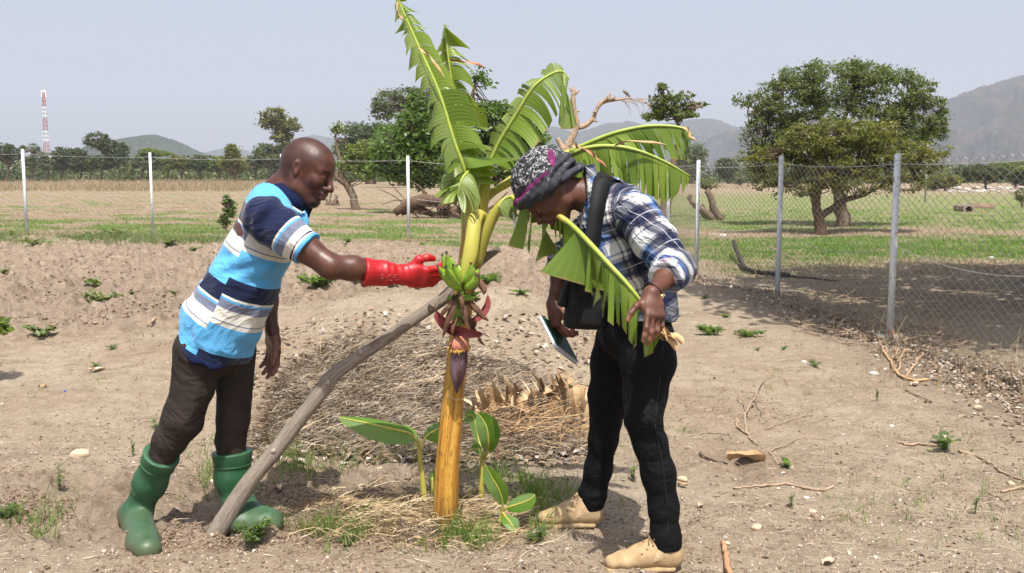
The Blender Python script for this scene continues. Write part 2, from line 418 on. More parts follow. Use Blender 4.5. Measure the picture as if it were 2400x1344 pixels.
# ================================================================ trees
def leafquads(C, L, wr=.5, up=.6, dirs=None, rs=nr, rv=None, seg=1):
    "one small pointed leaf per centre"
    n = len(C); C = np.asarray(C)
    L = np.broadcast_to(np.asarray(L, float), (n,))[:, None]
    D = rs.normal(size=(n, 3)) if dirs is None else dirs+rs.normal(size=(n, 3))*.45
    D /= np.linalg.norm(D, axis=1)[:, None]+1e-9
    Nn = rs.normal(size=(n, 3))*(1-up); Nn[:, 2] += up
    Sx = np.cross(D, Nn); Sx /= np.linalg.norm(Sx, axis=1)[:, None]+1e-9
    Nn = np.cross(Sx, D)
    a = C-D*L*.5; t = C+D*L*.5-Nn*L*.12; l = C+Sx*L*wr*.5+Nn*L*.05; r = C-Sx*L*wr*.5+Nn*L*.05
    V = np.stack([a, r, t, l], 1).reshape(-1, 3)
    Fq = np.arange(n*4).reshape(n, 4)
    if rv is None: rv = rs.rand(n)
    return V, Fq, np.repeat(rv, 4)
def bark(name, c, sc=14.): return plain(name, c, .95, .35, sc, .9, .03, .1)
B_GREY = bark('bark_grey', (.20, .155, .115)); B_BRN = bark('bark_brown', (.135, .09, .065)); B_PALE = bark('bark_pale', (.42, .30, .21))
L_OLIVE = leafmat('leaf_olive', (.10, .145, .05, 1), (.235, .29, .105, 1), .45, (.15, .18, .09, 1))
L_YEL = leafmat('leaf_yellow_green', (.09, .13, .03, 1), (.34, .30, .07, 1), .42, (.17, .19, .07, 1))
L_DARK = leafmat('leaf_dark', (.06, .095, .03, 1), (.13, .18, .06, 1), .35, (.09, .12, .055, 1))
L_BRIGHT = leafmat('leaf_bright', (.07, .15, .025, 1), (.19, .31, .06, 1), .42, (.13, .2, .06, 1), .6, .32)
L_GREY = leafmat('leaf_greygreen', (.11, .15, .07, 1), (.21, .25, .13, 1), .4, (.16, .19, .11, 1))
L_LIME = leafmat('leaf_lime', (.13, .2, .04, 1), (.26, .34, .08, 1), .42, (.18, .24, .08, 1))
def tree(name, label, cat, base, trunk, blobs, lm, bm, leaf, n, clump=7., Y=None, flat=.55, seed=1, group=None, limbs=(), wr=.55, tw=.8, depth=.85, dens=30, droop=0., core=0.):
    """base px; trunk [(px,py,r_px)]; blobs [(cx,cy,rx,ry)] in picture units at the tree's own depth, leaf/clump sizes likewise"""
    rs = np.random.RandomState(seed); rl = random.Random(seed)
    b = G(base[0], base[1], False)
    if b.y > 170: b = Vector(((base[0]-1200)/F*170, 170, float(hbase(np.array([(base[0]-1200)/F*170]), np.array([170.]))[0])))
    Y = b.y if Y is None else Y
    k = Y/F
    t = thing(name, b, label, cat, group)
    tr = MB()
    def pt(q, dy=0): return P(q[0], q[1], Y)+Vector((0, dy, 0))
    path = [tuple(b-Vector((0, 0, .1)))+(trunk[0][2]*k*1.25,)]+[tuple(pt(q))+(q[2]*k,) for q in trunk]
    sp = spline(path, 12); 
    tr.tube([p[:3]+np.array([rl.uniform(-.4, .4), rl.uniform(-.4, .4), 0])*p[3]*.5 for p in sp], [max(p[3], .004) for p in sp], 8)
    forks = [Vector(p[:3]) for p in sp[5:]]
    for lb in limbs:
        dy = rl.uniform(-.5, .5)*30*k; ll = spline([tuple(pt(q[:2], dy*i/max(1, len(lb)-1)))+(q[2]*k,) for i, q in enumerate(lb)], 9)
        tr.tube([p[:3] for p in ll], [max(p[3], .004) for p in ll], 6); forks += [Vector(p[:3]) for p in ll[4:]]
    CC = []; RR = []
    area = sum(q[2]*q[3] for q in blobs)
    for (cx, cy, rx, ry) in blobs:
        nc = max(2, int(n/dens*rx*ry/area))
        c = np.array(P(cx, cy, Y))
        d = rs.normal(size=(nc, 3)); d /= np.linalg.norm(d, axis=1)[:, None]
        r = rs.uniform(.35, 1, nc)**.45
        pc = c+d*r[:, None]*np.array([rx*k, rx*k*depth, ry*k])
        CC.append(pc)
    CC = np.concatenate(CC)
    if len(CC):
        cs = clump*k*rs.uniform(.6, 1.35, len(CC))
        for c, s in list(zip(CC, cs)):
            if rl.random() < tw:
                f = min(forks, key=lambda q: (q-Vector(c)).length+rl.random()*30*k)
                m_ = (f+Vector(c))/2+Vector((rl.uniform(-1, 1), rl.uniform(-1, 1), rl.uniform(-.6, 1)))*10*k
                w = max(.6*k, .003); sp2 = spline([tuple(f), tuple(m_), tuple(c)], 5)
                tr.tube(sp2, [w*3.2, w*2.4, w*1.8, w*1.2, w*.7], 4, False)
        per = dens
        idx = np.repeat(np.arange(len(CC)), per)
        off = rs.normal(size=(len(idx), 3))*.55
        P0 = CC[idx]+off*cs[idx][:, None]*np.array([1, 1, flat])
        if droop: P0[:, 2] -= droop*k*np.abs(off[:, 0])
        rv = np.clip(rs.rand(len(CC))[idx]*.6+rs.rand(len(idx))*.4, 0, 1)
        V, Fq, rvv = leafquads(P0, leaf*k*rs.uniform(.6, 1.3, len(idx)), wr, .55, off*np.array([1, 1, .4])*1.2, rs, rv)
        mesh('crown', V, Fq, lm, t, False, {'rv': rvv})
    tr.build('trunk', bm, t)
    return t
G1 = 'trees standing in the far field'
# the large pair on the right
tree('broad_tree', 'largest tree, wide rounded grey green crown above a thick leaning trunk', 'tree', (1978, 530), [(1975, 505, 17), (1968, 470, 15), (1955, 425, 13), (1945, 380, 11), (1950, 330, 9)],
     [(1960, 195, 140, 52), (1850, 235, 95, 55), (2080, 225, 110, 62), (2150, 270, 70, 62), (1800, 300, 62, 70), (1960, 300, 170, 75), (1745, 238, 26, 13), (2100, 330, 90, 40), (1800, 375, 50, 45), (2195, 300, 28, 38), (2020, 172, 70, 26), (1880, 172, 60, 26), (2125, 175, 38, 18)],
     L_OLIVE, B_GREY, 7.2, 38000, 13, seed=3, limbs=[[(1950, 400, 9), (1900, 340, 7), (1850, 290, 4), (1810, 240, 2)], [(1955, 390, 10), (2020, 330, 7), (2080, 280, 5), (2150, 240, 3)], [(1950, 370, 9), (1930, 290, 6), (1900, 220, 3)], [(1955, 350, 7), (1985, 260, 5), (2010, 190, 2)], [(2000, 345, 5), (2100, 330, 4), (2180, 310, 2)], [(1880, 310, 5), (1800, 270, 3), (1745, 240, 1.5)]], tw=.6)
tree('forked_tree', 'lower yellow green tree with twisted forked trunk in front of the largest tree', 'tree', (1925, 550), [(1922, 520, 13), (1912, 490, 11), (1918, 450, 9), (1935, 415, 8), (1950, 390, 6)],
     [(1950, 320, 110, 42), (1890, 340, 70, 45), (2040, 320, 70, 42), (1830, 390, 55, 38), (2060, 390, 85, 38), (1950, 400, 100, 40), (2170, 385, 55, 26), (1790, 420, 40, 24), (2120, 430, 60, 22), (2205, 355, 28, 14), (1860, 440, 60, 24), (2000, 430, 90, 26), (2130, 360, 60, 30), (1770, 370, 40, 30)],
     L_YEL, B_BRN, 7.2, 24000, 12, seed=4, limbs=[[(1922, 508, 9), (1950, 490, 8), (1985, 468, 7), (2030, 458, 4), (2060, 440, 2)], [(1912, 485, 8), (1905, 465, 7), (1895, 455, 4), (1870, 440, 2)], [(1935, 415, 7), (1900, 380, 5), (1850, 360, 2)], [(1940, 410, 7), (1980, 400, 5), (2060, 395, 3), (2140, 385, 1.5)], [(1950, 395, 6), (1930, 350, 4), (1900, 320, 2)]], tw=.7)
# the group left of the banana plant
tree('tall_tree', 'tall grey green tree rising behind the other trees left of the banana leaves', 'tree', (940, 436), [(945, 400, 9), (950, 340, 8), (955, 290, 6), (950, 240, 4)], [(915, 240, 42, 24), (955, 225, 35, 18), (985, 270, 45, 45), (900, 262, 28, 16), (1000, 230, 30, 26)], L_GREY, B_GREY, 7, 7500, 11, seed=5, group=G1)
tree('dark_tree', 'dense dark green rounded tree left of the large leaved tree', 'tree', (868, 432), [(870, 415, 11), (872, 385, 10), (870, 350, 7)], [(850, 325, 60, 38), (900, 335, 55, 42), (830, 355, 50, 30), (940, 360, 60, 40)], L_DARK, B_BRN, 6.5, 15000, 11, seed=6, group=G1)
tree('large_leaved_tree', 'bushy tree of big glossy leaves behind the banana plant', 'tree', (1045, 505), [(1040, 480, 16), (1060, 450, 14), (1075, 400, 11), (1080, 340, 8), (1085, 280, 5)],
     [(1000, 300, 90, 55), (1110, 290, 90, 50), (1190, 300, 70, 50), (940, 350, 70, 50), (1050, 370, 130, 50), (1180, 370, 70, 45), (1240, 330, 45, 36), (905, 390, 45, 28), (1120, 178, 22, 12), (1130, 195, 14, 8), (1010, 245, 50, 32), (1000, 420, 60, 22), (1160, 262, 50, 22), (1110, 412, 110, 26), (950, 408, 60, 20), (1215, 400, 60, 28)],
     L_BRIGHT, B_BRN, 12, 19000, 16, seed=7, tw=.5, wr=.5, dens=16, limbs=[[(1060, 450, 9), (1010, 400, 6), (960, 350, 3)], [(1075, 400, 8), (1140, 350, 5), (1200, 310, 3)], [(1085, 300, 5), (1105, 230, 3.5), (1118, 180, 2)], [(1050, 470, 9), (1120, 440, 6), (1200, 400, 3)]])
tree('dark_tree', 'dark leafy tree filling the gap between the leaning tree and the large leaved tree', 'tree', (985, 440), [(985, 420, 9), (985, 390, 7)], [(930, 330, 60, 40), (1000, 330, 60, 50), (890, 380, 50, 26), (980, 390, 60, 24), (1090, 380, 60, 30)], L_BRIGHT, B_BRN, 8, 9000, 13, seed=66, group=G1)
tree('leaning_tree', 'small leaning tree with knobbly fork and sparse leaves right of the head of the man', 'tree', (838, 492), [(828, 465, 9), (815, 435, 9), (800, 410, 8), (806, 380, 5)], [(850, 355, 42, 26), (820, 385, 34, 18), (880, 385, 36, 22), (850, 410, 28, 12), (792, 300, 14, 14)],
     L_LIME, B_GREY, 8, 2600, 10, seed=8, limbs=[[(812, 432, 8), (790, 415, 7), (780, 395, 5), (765, 385, 3)], [(806, 400, 5), (790, 350, 3), (786, 310, 2.5), (792, 285, 1.5)], [(808, 385, 4), (850, 370, 3), (880, 360, 1.5)]], tw=.9, dens=14)
tree('yellow_tree', 'young open tree with yellowing leaf tufts above the left of the head of the man', 'tree', (690, 420), [(690, 380, 6), (682, 350, 5), (668, 320, 4), (655, 300, 3)], [(640, 268, 30, 15), (668, 290, 28, 16), (628, 290, 22, 14), (660, 320, 26, 14), (690, 298, 15, 9), (672, 345, 22, 14)], L_YEL, B_GREY, 7, 3300, 9, seed=9, tw=.9, dens=18)
tree('grey_bush', 'grey green shrub left of the head of the man behind the fence', 'shrub', (640, 425), [(640, 405, 4), (640, 385, 3)], [(640, 370, 42, 30), (620, 355, 24, 16), (665, 385, 30, 26)], L_GREY, B_GREY, 6, 6500, 9, seed=10, group=G1)
tree('round_tree', 'small upright olive tree with short trunk standing alone in the dry grass', 'tree', (551, 430), [(551, 415, 3), (550, 400, 2.5)], [(548, 375, 22, 20), (543, 352, 14, 14), (560, 390, 18, 12), (532, 385, 16, 14)], L_YEL, B_BRN, 5, 5000, 7, seed=11)
# left row
tree('umbrella_tree', 'small flat topped tree with bare trunk at the left edge', 'tree', (20, 412), [(20, 400, 2.6), (19, 385, 2.4), (15, 370, 1.8)], [(18, 352, 32, 9), (0, 365, 28, 10), (34, 368, 18, 10), (10, 342, 20, 6)], L_DARK, B_BRN, 4.4, 3600, 6, seed=12, flat=.4)
row = [('pale feathery tree left of the red and white mast', (78, 408), [(72, 350, 22, 12), (92, 372, 22, 16), (68, 380, 18, 18)], L_GREY, 1100),
       ('low pale bush at the foot of the red and white mast', (115, 406), [(115, 385, 26, 14), (140, 392, 22, 10)], L_GREY, 1000),
       ('round dark bush right of the red and white mast', (148, 404), [(148, 365, 26, 20), (140, 380, 20, 18)], L_DARK, 1800),
       ('broad dark bush with a short stem left of the tallest tree of the left row', (192, 408), [(182, 362, 18, 14), (188, 382, 28, 22)], L_DARK, 2200),
       ('tallest round headed dark tree of the left row', (240, 405), [(226, 330, 30, 20), (250, 340, 26, 16), (285, 348, 20, 12), (270, 370, 32, 24), (240, 380, 30, 20)], L_DARK, 4200),
       ('light green bush before the tallest tree of the left row', (215, 410), [(214, 385, 20, 13)], L_LIME, 900),
       ('lime green flat topped tree left of the second fence post', (335, 402), [(352, 356, 26, 7), (375, 360, 24, 6), (340, 370, 20, 9)], L_LIME, 1300),
       ('wide olive bush at the second fence post', (350, 410), [(345, 385, 36, 15), (325, 380, 20, 16)], L_GREY, 1800),
       ('olive tree with red stem right of the second fence post', (428, 410), [(420, 380, 24, 16), (440, 385, 18, 14)], L_YEL, 1500),
       ('dark bush between the olive tree and the lone upright tree', (470, 408), [(468, 382, 24, 17)], L_DARK, 1400),
       ('low yellow green bush left of the lone upright tree', (515, 415), [(512, 385, 20, 20), (490, 392, 14, 12)], L_LIME, 1300),
       ('grey bush behind the lone upright tree', (600, 410), [(590, 385, 26, 18)], L_GREY, 1300),
       ('pale bush behind the dead twigs left of the lone tree', (395, 404), [(398, 385, 24, 12)], L_LIME, 800)]
for i, (lb, b, bl, lm, n) in enumerate(row):
    tree('field_tree', lb, 'tree', b, [(b[0], b[1]-8, 2.2), (b[0], bl[0][1]+6, 1.4)], bl, lm, B_BRN, 4.6, int(n*2.2), 6, seed=20+i, group=G1, tw=.25)
# right side trees
tree('sprouting_tree', 'slim tree with a tuft of rounded leaves above the right banana leaves', 'tree', (1560, 512), [(1560, 480, 13), (1568, 440, 11), (1578, 380, 7), (1590, 320, 5), (1588, 280, 3)],
     [(1565, 240, 42, 22), (1600, 258, 36, 18), (1540, 262, 26, 12), (1640, 248, 16, 7), (1550, 205, 16, 9), (1530, 275, 26, 8), (1610, 222, 14, 8), (1582, 270, 50, 10)], L_OLIVE, B_GREY, 9.5, 1900, 9, seed=41, tw=1, dens=12, limbs=[[(1588, 290, 3), (1565, 250, 2), (1548, 210, 1.2)], [(1590, 285, 3), (1620, 260, 2), (1645, 248, 1)]], wr=.7)
tree('feathery_tree', 'feathery grey green tree with upright twigs left of the wire mesh fence', 'tree', (1618, 425), [(1618, 410, 4), (1620, 390, 3)], [(1620, 375, 34, 32), (1590, 390, 25, 25), (1640, 360, 15, 20)], L_GREY, B_GREY, 5, 5000, 9, seed=42, flat=1.2)
tree('round_bush', 'isolated round dark bush behind the wire mesh fence', 'shrub', (1706, 428), [(1706, 420, 3), (1706, 410, 2)], [(1705, 396, 27, 20), (1700, 384, 20, 12)], L_DARK, B_BRN, 4.4, 5500, 7, seed=43)
tree('low_bush', 'low green bush right of the isolated round bush', 'shrub', (1735, 436), [(1735, 430, 2), (1735, 425, 2)], [(1732, 420, 18, 12)], L_GREY, B_BRN, 4, 700, 6, seed=44)
for i, (lb, b, bl, lm, n) in enumerate([
    ('wide dark olive tree near the right edge behind the rocks', (2310, 445), [(2290, 400, 50, 14), (2330, 410, 40, 16), (2260, 415, 30, 12)], L_DARK, 3200),
    ('pale lime tree behind the wide dark olive tree', (2380, 440), [(2375, 395, 45, 16), (2340, 392, 30, 10)], L_LIME, 2200),
    ('low olive bush right of the broad tree before the rocks', (2215, 448), [(2215, 425, 40, 16), (2180, 430, 24, 14)], L_YEL, 1900),
    ('dark tree standing at the right edge of the field', (2400, 440), [(2400, 415, 34, 20)], L_DARK, 1500)]):
    tree('field_tree', lb, 'tree', b, [(b[0], b[1]-10, 2.4), (b[0], bl[0][1]+6, 1.6)], bl, lm, B_BRN, 4.8, int(n*2.2), 7, seed=60+i, group=G1, tw=.25)
tree('spiky_bush', 'spiky grey green bush at the right edge beside the dry grass', 'shrub', (2396, 487), [(2396, 478, 3), (2396, 470, 2)], [(2396, 455, 16, 16)], L_GREY, B_GREY, 7, 500, 8, seed=70, wr=.25)
tree('bush', 'fresh green bush at the left fence behind the back of the man', 'shrub', (528, 548), [(530, 520, 1.8), (532, 480, 1.4)], [(532, 470, 10, 12), (536, 500, 12, 14), (524, 520, 10, 16), (545, 485, 8, 10)], L_BRIGHT, B_BRN, 8, 700, 7, seed=71, dens=12)
# continuous far scrub behind the rows
def far_scrub():
    rs = np.random.RandomState(99); CC = []
    for i in range(420):
        x = rs.uniform(-300, 2700); Y = rs.uniform(176, 250)
        if 1000 < x < 1250: continue
        hgt_ = (4.6 if x < 700 else 3.2)*rs.uniform(.4, 1.25)
        c = np.array([(x-1200)/F*Y, Y, hgt_*.45])
        CC.append(c+np.clip(rs.normal(size=(150, 3)), -1.35, 1.35)*np.array([2.6, 2., hgt_*.34]))
    C = np.concatenate(CC); rv = np.clip(np.repeat(rs.rand(len(CC)), 150)*.7+rs.rand(len(C))*.3, 0, 1)
    V, Fq, r = leafquads(C, .75, .7, .5, None, rs, rv)
    tag(mesh('far_scrub', V, Fq, leafmat('leaf_far', (.04, .07, .025, 1), (.17, .20, .08, 1), .3), None, False, {'rv': r}), 'band of low scrub along the horizon', 'scrub', None, 'stuff')
far_scrub()
# dead pollard whose bare limbs rise behind the head of the woman
def dead_tree():
    b = G(1300, 520, False); Y = b.y; k = Y/F
    t = thing('dead_tree', b, 'bare pale dead tree with forked limbs behind the head scarf', 'tree')
    m = MB()
    def ln(q, dy=0., n=14, jit=.06):
        s = spline([tuple(P(a, c, Y+dy))+(r*k,) for a, c, r in q], n); m.tube([p[:3] for p in s], [max(p[3], .004) for p in s], 8, jit=jit)
    ln([(1306, 530, 13), (1312, 450, 12), (1320, 380, 10), (1330, 345, 10), (1345, 315, 7.5), (1352, 290, 6.5), (1347, 260, 5), (1343, 235, 6), (1345, 205, 3.5)], n=24)
    ln([(1322, 352, 8), (1314, 340, 6), (1306, 324, 5.5)], 0)
    ln([(1352, 300, 6.5), (1372, 295, 6), (1390, 278, 5.5), (1396, 262, 4.5), (1406, 245, 5), (1420, 237, 5.5), (1436, 235, 4)], .2, 18)
    ln([(1436, 235, 4), (1458, 233, 2.6), (1478, 230, 1.6), (1500, 240, .9), (1530, 246, .5)], .2, 12)
    for a, c, l, an in [(1416, 238, 16, -60), (1425, 236, 20, -75), (1432, 234, 14, -40), (1343, 232, 12, -110), (1347, 222, 15, -50), (1344, 240, 12, -150), (1398, 262, 9, 170), (1390, 282, 12, 20), (1350, 262, 8, -10), (1340, 215, 10, -120)]:
        e = (a+l*math.cos(R(an)), c+l*math.sin(R(an)))
        ln([(a, c, 3), ((a+e[0])/2+1, (c+e[1])/2, 2.6), (e[0], e[1], 1.8)], .1, 5)
    for q in range(16):
        a = rnd.uniform(1440, 1500); c = 232+rnd.uniform(-2, 6); dx = rnd.uniform(10, 50); dyy = rnd.uniform(-8, 42)
        ln([(a, c, .8), (a+dx*.6, c+dyy*.3, .6), (a+dx, c+dyy, .35)], rnd.uniform(-.2, .4), 5, 0)
    m.build('trunk', B_PALE, t)
dead_tree()
# pole, mast, stumps, tangle of roots
def stump(px, py, segs, label, mat=B_GREY, name='tree_stump', cat='stump', extra=0):
    b = G(px, py, False); Y = b.y; k = Y/F; m = MB()
    for q in segs:
        dy = rnd.uniform(-.3, .3)
        s = spline([tuple(P(a, c, Y+dy))+(r*k,) for a, c, r in q], 12); m.tube([p[:3] for p in s], [p[3] for p in s], 8, jit=.14)
    for i in range(extra):
        a = px+rnd.gauss(0, 22); c = py-rnd.uniform(0, 26)
        m.tube(spline([tuple(P(a, c, Y+rnd.uniform(-.5, .5))), tuple(P(a+rnd.gauss(0, 12), c-rnd.uniform(-4, 14), Y)), tuple(P(a+rnd.gauss(0, 25), c+rnd.uniform(-16, 10), Y-.2))], 6), 1.3*k, 5)
    return tag(m.build(name, mat), label, cat)
stump(1668, 516, [[(1690, 516, 9), (1675, 490, 9), (1665, 460, 8), (1655, 447, 6)], [(1672, 515, 8), (1650, 495, 8), (1625, 478, 6), (1612, 460, 3)], [(1630, 480, 4), (1617, 470, 3), (1619, 456, 4)], [(1655, 512, 4), (1640, 495, 3.5), (1632, 488, 3)], [(1665, 515, 6), (1655, 500, 6), (1645, 478, 3)]], 'cut dark stump with stubby split limbs behind the mesh fence', extra=6)
stump(783, 482, [[(776, 482, 4), (774, 465, 2.5), (779, 445, 1.5)], [(784, 482, 5), (786, 468, 4), (792, 458, 2)], [(768, 482, 4), (766, 470, 3), (764, 462, 2)], [(795, 483, 3), (790, 470, 3), (786, 455, 1.5)]], 'small splintered stump on the grass beside the chin of the man')
stump(1035, 512, [[(925, 500, 8), (960, 478, 13), (1000, 470, 14), (1040, 478, 12), (1050, 510, 11)], [(1050, 500, 12), (1085, 490, 9), (1120, 495, 7), (1160, 505, 4)], [(1030, 490, 10), (1060, 465, 8), (1100, 440, 6), (1150, 430, 4)], [(1060, 500, 8), (1090, 510, 6), (1130, 515, 4)], [(940, 500, 6), (980, 490, 8), (1020, 505, 7)], [(1080, 490, 5), (1075, 450, 5), (1070, 420, 5)], [(1010, 480, 5), (985, 440, 2.5), (960, 425, 1.5)], [(1130, 500, 4), (1160, 480, 2.5), (1190, 450, 1.5)]], 'tangle of thick dark fallen roots and limbs under the large leaved tree', B_BRN, 'fallen_limbs', 'roots', 34)
stump(990, 500, [[(960, 500, 1), (930, 465, 1), (880, 440, .8)], [(1000, 500, 1.2), (940, 470, 1), (895, 480, .8)], [(985, 505, 1), (960, 480, 1), (915, 430, .8)]], 'thin pale dry sticks leaning on the fallen roots', B_PALE, 'dry_branch', 'branch', 0)
stump(1655, 440, [[(1655, 447, 4), (1655, 436, 3), (1655, 430, 2)]], 'short sprouting top of the cut stump', B_GREY, 'sprout_stem', 'stump') if False else None
tree('stump_sprouts', 'tuft of fresh leaves sprouting over the cut dark stump', 'shoots', (1668, 512), [(1662, 470, 1.5), (1656, 440, 1)], [(1655, 428, 26, 9), (1640, 436, 14, 6), (1672, 434, 14, 7)], L_LIME, B_BRN, 6, 380, 7, seed=72, dens=10)
def mast():
    b = G(119, 407, False); Y = 330.; b = Vector(((119-1200)/F*Y, Y, .3)); t = thing('lattice_mast', b, 'red and white lattice telecom mast beyond the left trees', 'mast')
    top = P(118, 212, Y).z; n = 22
    red, wht = plain('mast_red', (.45, .17, .15), .6), plain('mast_white', (.75, .75, .75), .6)
    if 1:
        m = MB()
        for i in range(n):
            band = (i//3+1) % 2
            z0, z1 = b.z+(top-b.z)*i/n, b.z+(top-b.z)*(i+1)/n
            w0, w1 = .85-.55*i/n, .85-.55*(i+1)/n
            A = [(sx*w0, sy*w0) for sx, sy in ((-1, -1), (1, -1), (1, 1), (-1, 1))]; B2 = [(sx*w1, sy*w1) for sx, sy in ((-1, -1), (1, -1), (1, 1), (-1, 1))]
            for q in range(4):
                p0 = b+Vector((A[q][0], A[q][1], z0-b.z)); p1 = b+Vector((B2[q][0], B2[q][1], z1-b.z)); p2 = b+Vector((B2[(q+1) % 4][0], B2[(q+1) % 4][1], z1-b.z)); p3 = b+Vector((A[(q+1) % 4][0], A[(q+1) % 4][1], z0-b.z))
                m.tube([p0, p1], .075, 4, m=band); m.tube([p0, p2], .04, 4, m=band); m.tube([p1, p2], .04, 4, m=band)
                if q % 2: m.tube([p3, p1], .04, 4, m=band)
        m.build('lattice', [wht, red], t, False)
    m = MB()
    for a in range(3):
        ang = a*2.1; m.box((b.x+.75*math.cos(ang), b.y+.75*math.sin(ang), top-1.2), (.16, .12, 1.2), ang)
    m.tube([(b.x, b.y, top), (b.x, b.y, top+1.4)], .05, 5)
    m.build('antenna', wht, t, False)
mast()
def pole(px, py, top, r, label, wire=None):
    b = G(px, py, False); k = b.y/F; m = MB(); tp = P(px, top, b.y); tp = Vector((b.x+(px-1200)*0, b.y, tp.z))
    t = thing('utility_pole', b, label, 'pole'); m.tube([b, tp], [r*k, r*.8*k], 8); m.build('shaft', plain('pole_grey', (.42, .42, .38), .8), t)
    c = MB(); c.box(tp-Vector((0, 0, .3)), (.35, .04, .04)); c.build('crossarm', B_GREY, t, False)
pole(2168, 475, 336, 2.2, 'slim grey utility pole behind the right side of the broad tree')
pole(381, 404, 378, 1.1, 'short pale pole between the bushes of the left row')
# rocks beyond the right field
def rock(c, s, mat, label=None, name='rock', group=None, seed=0, cat='rock'):
    import bmesh
    bm = bmesh.new(); bmesh.ops.create_icosphere(bm, subdivisions=3, radius=1)
    V = np.array([v.co[:] for v in bm.verts]); Fc = [tuple(v.index for v in f.verts) for f in bm.faces]; bm.free()
    d = 1+.35*fbm(V[:, 0]*1.3+seed*7.7, V[:, 1]*1.3, V[:, 2]*1.3, 3, seed)
    q = V*d[:, None]; q = np.sign(q)*np.abs(q)**.85
    o = mesh(name, q*np.array(s), np.array(Fc), mat, None, True); o.location = c
    o.rotation_euler = (0, 0, seed*1.7)
    return tag(o, label, cat, group)
M_ROCK = plain('rock_grey', (.42, .38, .34), .9, .25, 3, .5, .03)
rk = ['pale grey boulder in the row behind the dry grass at the right']
for i in range(26):
    px = 2230+i*7.2+rnd.uniform(-4, 4); py = 447+rnd.uniform(-5, 6); b = G(px, py, False); s = b.y/F*rnd.uniform(4, 9)
    rock(b+Vector((0, 0, s*.2)), (s*1.5, s, s*.6), M_ROCK, 'pale grey boulder piled with others behind the dry grass near the right edge', 'boulder', 'boulders piled behind the dry grass', 100+i, 'boulder')
for i, (px, py, lb) in enumerate([(1745, 428, 'left of the low green bush'), (1695, 553, 'half buried beside the thinning grass behind the mesh'), (1670, 552, 'flat one left of its neighbour behind the mesh'), (2323, 606, 'beyond the mesh at the foot of the grass strip')]):
    b = G(px, py, False); s = b.y/F*8
    rock(b, (s*1.4, s, s*.6), M_ROCK, 'small pale stone '+lb, 'rock', None, 140+i)
# concrete culvert with a dark opening, a hen and cattle far off
def culvert():
    b = G(2271, 497, False); k = b.y/F; t = thing('culvert', b, 'small square concrete culvert with a black round opening in the field', 'culvert')
    W_, H_ = 14*k, 17*k; hole = 8.5*k; n = 14; y0 = b.y; V = []; Fc = []
    cz = b.z+hole*.55
    ring = [(b.x+hole*math.cos(a), max(b.z-.02, cz+hole*math.sin(a))) for a in [2*math.pi*i/n for i in range(n)]]
    outr = []
    for i in range(n):
        a = 2*math.pi*i/n; c, s = math.cos(a), math.sin(a); q = 1/max(abs(c), abs(s)); outr.append((b.x+W_*c*q, max(b.z-.05, min(b.z+H_, b.z+H_/2+H_/2*s*q))))
    for (x, z) in ring: V.append((x, y0, z))
    for (x, z) in outr: V.append((x, y0, z))
    for (x, z) in ring: V.append((x, y0+.8, z))
    for (x, z) in outr: V.append((x, y0+.85, z))
    for i in range(n):
        j = (i+1) % n
        Fc += [(i, j, n+j, n+i), (i, 2*n+i, 2*n+j, j), (n+i, n+j, 3*n+j, 3*n+i)]
    Fc.append(tuple(range(3*n, 4*n)))
    mesh('headwall', V, Fc, plain('concrete_old', (.30, .24, .19), .9, .3, 5, .5, .02), t, False)
    m = MB(); m.add([(x, y0+.78, z) for x, z in ring], [tuple(range(n))]); m.build('opening', plain('painted_shade_black', (.01, .009, .008), 1), t, False)  # black disc closing the bore, its colour stands in for the shade inside
    b2 = G(2312, 490, False); m = MB(); m.box(b2+Vector((0, .5, .05)), (26*k, .3, .16)); tag(m.build('low_wall', plain('brick_low', (.25, .165, .12), .9), None, False), 'low reddish wall right of the culvert', 'wall')
culvert()
def beast(px, py, Lpx, label, name='cow', cat='cow', mat=None, face=1, group=None, up=False):
    b = G(px, py, False); k = b.y/F; L = Lpx*k; m = MB()
    h = L*.55
    def q(x, z, y=0): return b+Vector((x*L*face, y*L, z*L))
    m.tube([q(-.5, .48), q(-.42, .5), q(-.1, .46), q(.2, .49), q(.38, .55), q(.5, .68 if up else .5), q(.62, .78 if up else .42), q(.72, .72 if up else .34)], [.07*L, .14*L, .16*L, .15*L, .12*L, .07*L, .07*L, .035*L], 8)
    for x, y in ((-.36, -.07), (-.36, .07), (.26, -.07), (.26, .07)):
        m.tube([q(x, .42, y), q(x-.02, .22, y), q(x, 0, y)], [.055*L, .03*L, .022*L], 6)
    m.tube([q(-.5, .5), q(-.56, .35), q(-.55, .15)], [.02*L, .014*L, .02*L], 5)
    for s in (-1, 1): m.tube([q(.6, .8 if up else .45, s*.04), q(.6, .88 if up else .52, s*.12)], [.02*L, .008*L], 4)
    return tag(m.build(name, mat), label, cat, group)
M_COW = plain('cow_hide', (.42, .15, .06), .8, .15)
beast(36, 408, 11, 'orange brown cow grazing beside the flat topped tree at the left edge', mat=M_COW)
beast(388, 424, 12, 'orange brown cow grazing in the dry grass right of the second fence post', mat=M_COW, face=-1)
beast(2302, 500, 7, 'rust red hen standing right of the culvert', 'hen', 'hen', M_COW, 1, None, True)
def bird():
    b = P(1468, 218, G(1300, 520, False).y+.2); s = .012*11; m = MB()
    m.tube([b+Vector((-s*.9, 0, .35*s+.02)), b+Vector((-s*.5, 0, .3*s)), b, b+Vector((s*.5, 0, -.5*s)), b+Vector((s*.9, 0, -1.3*s))], [.02*s, .3*s, .4*s, .25*s, .08*s], 8)
    for q in (-.1, .1): m.tube([b+Vector((q*s, 0, -.3*s)), b+Vector((q*s, 0, -1.1*s))], .04*s, 4)
    tag(m.build('bird', plain('bird_grey', (.16, .13, .11), .8)), 'small dark bird perched on a dry twig against the sky', 'bird')
bird()
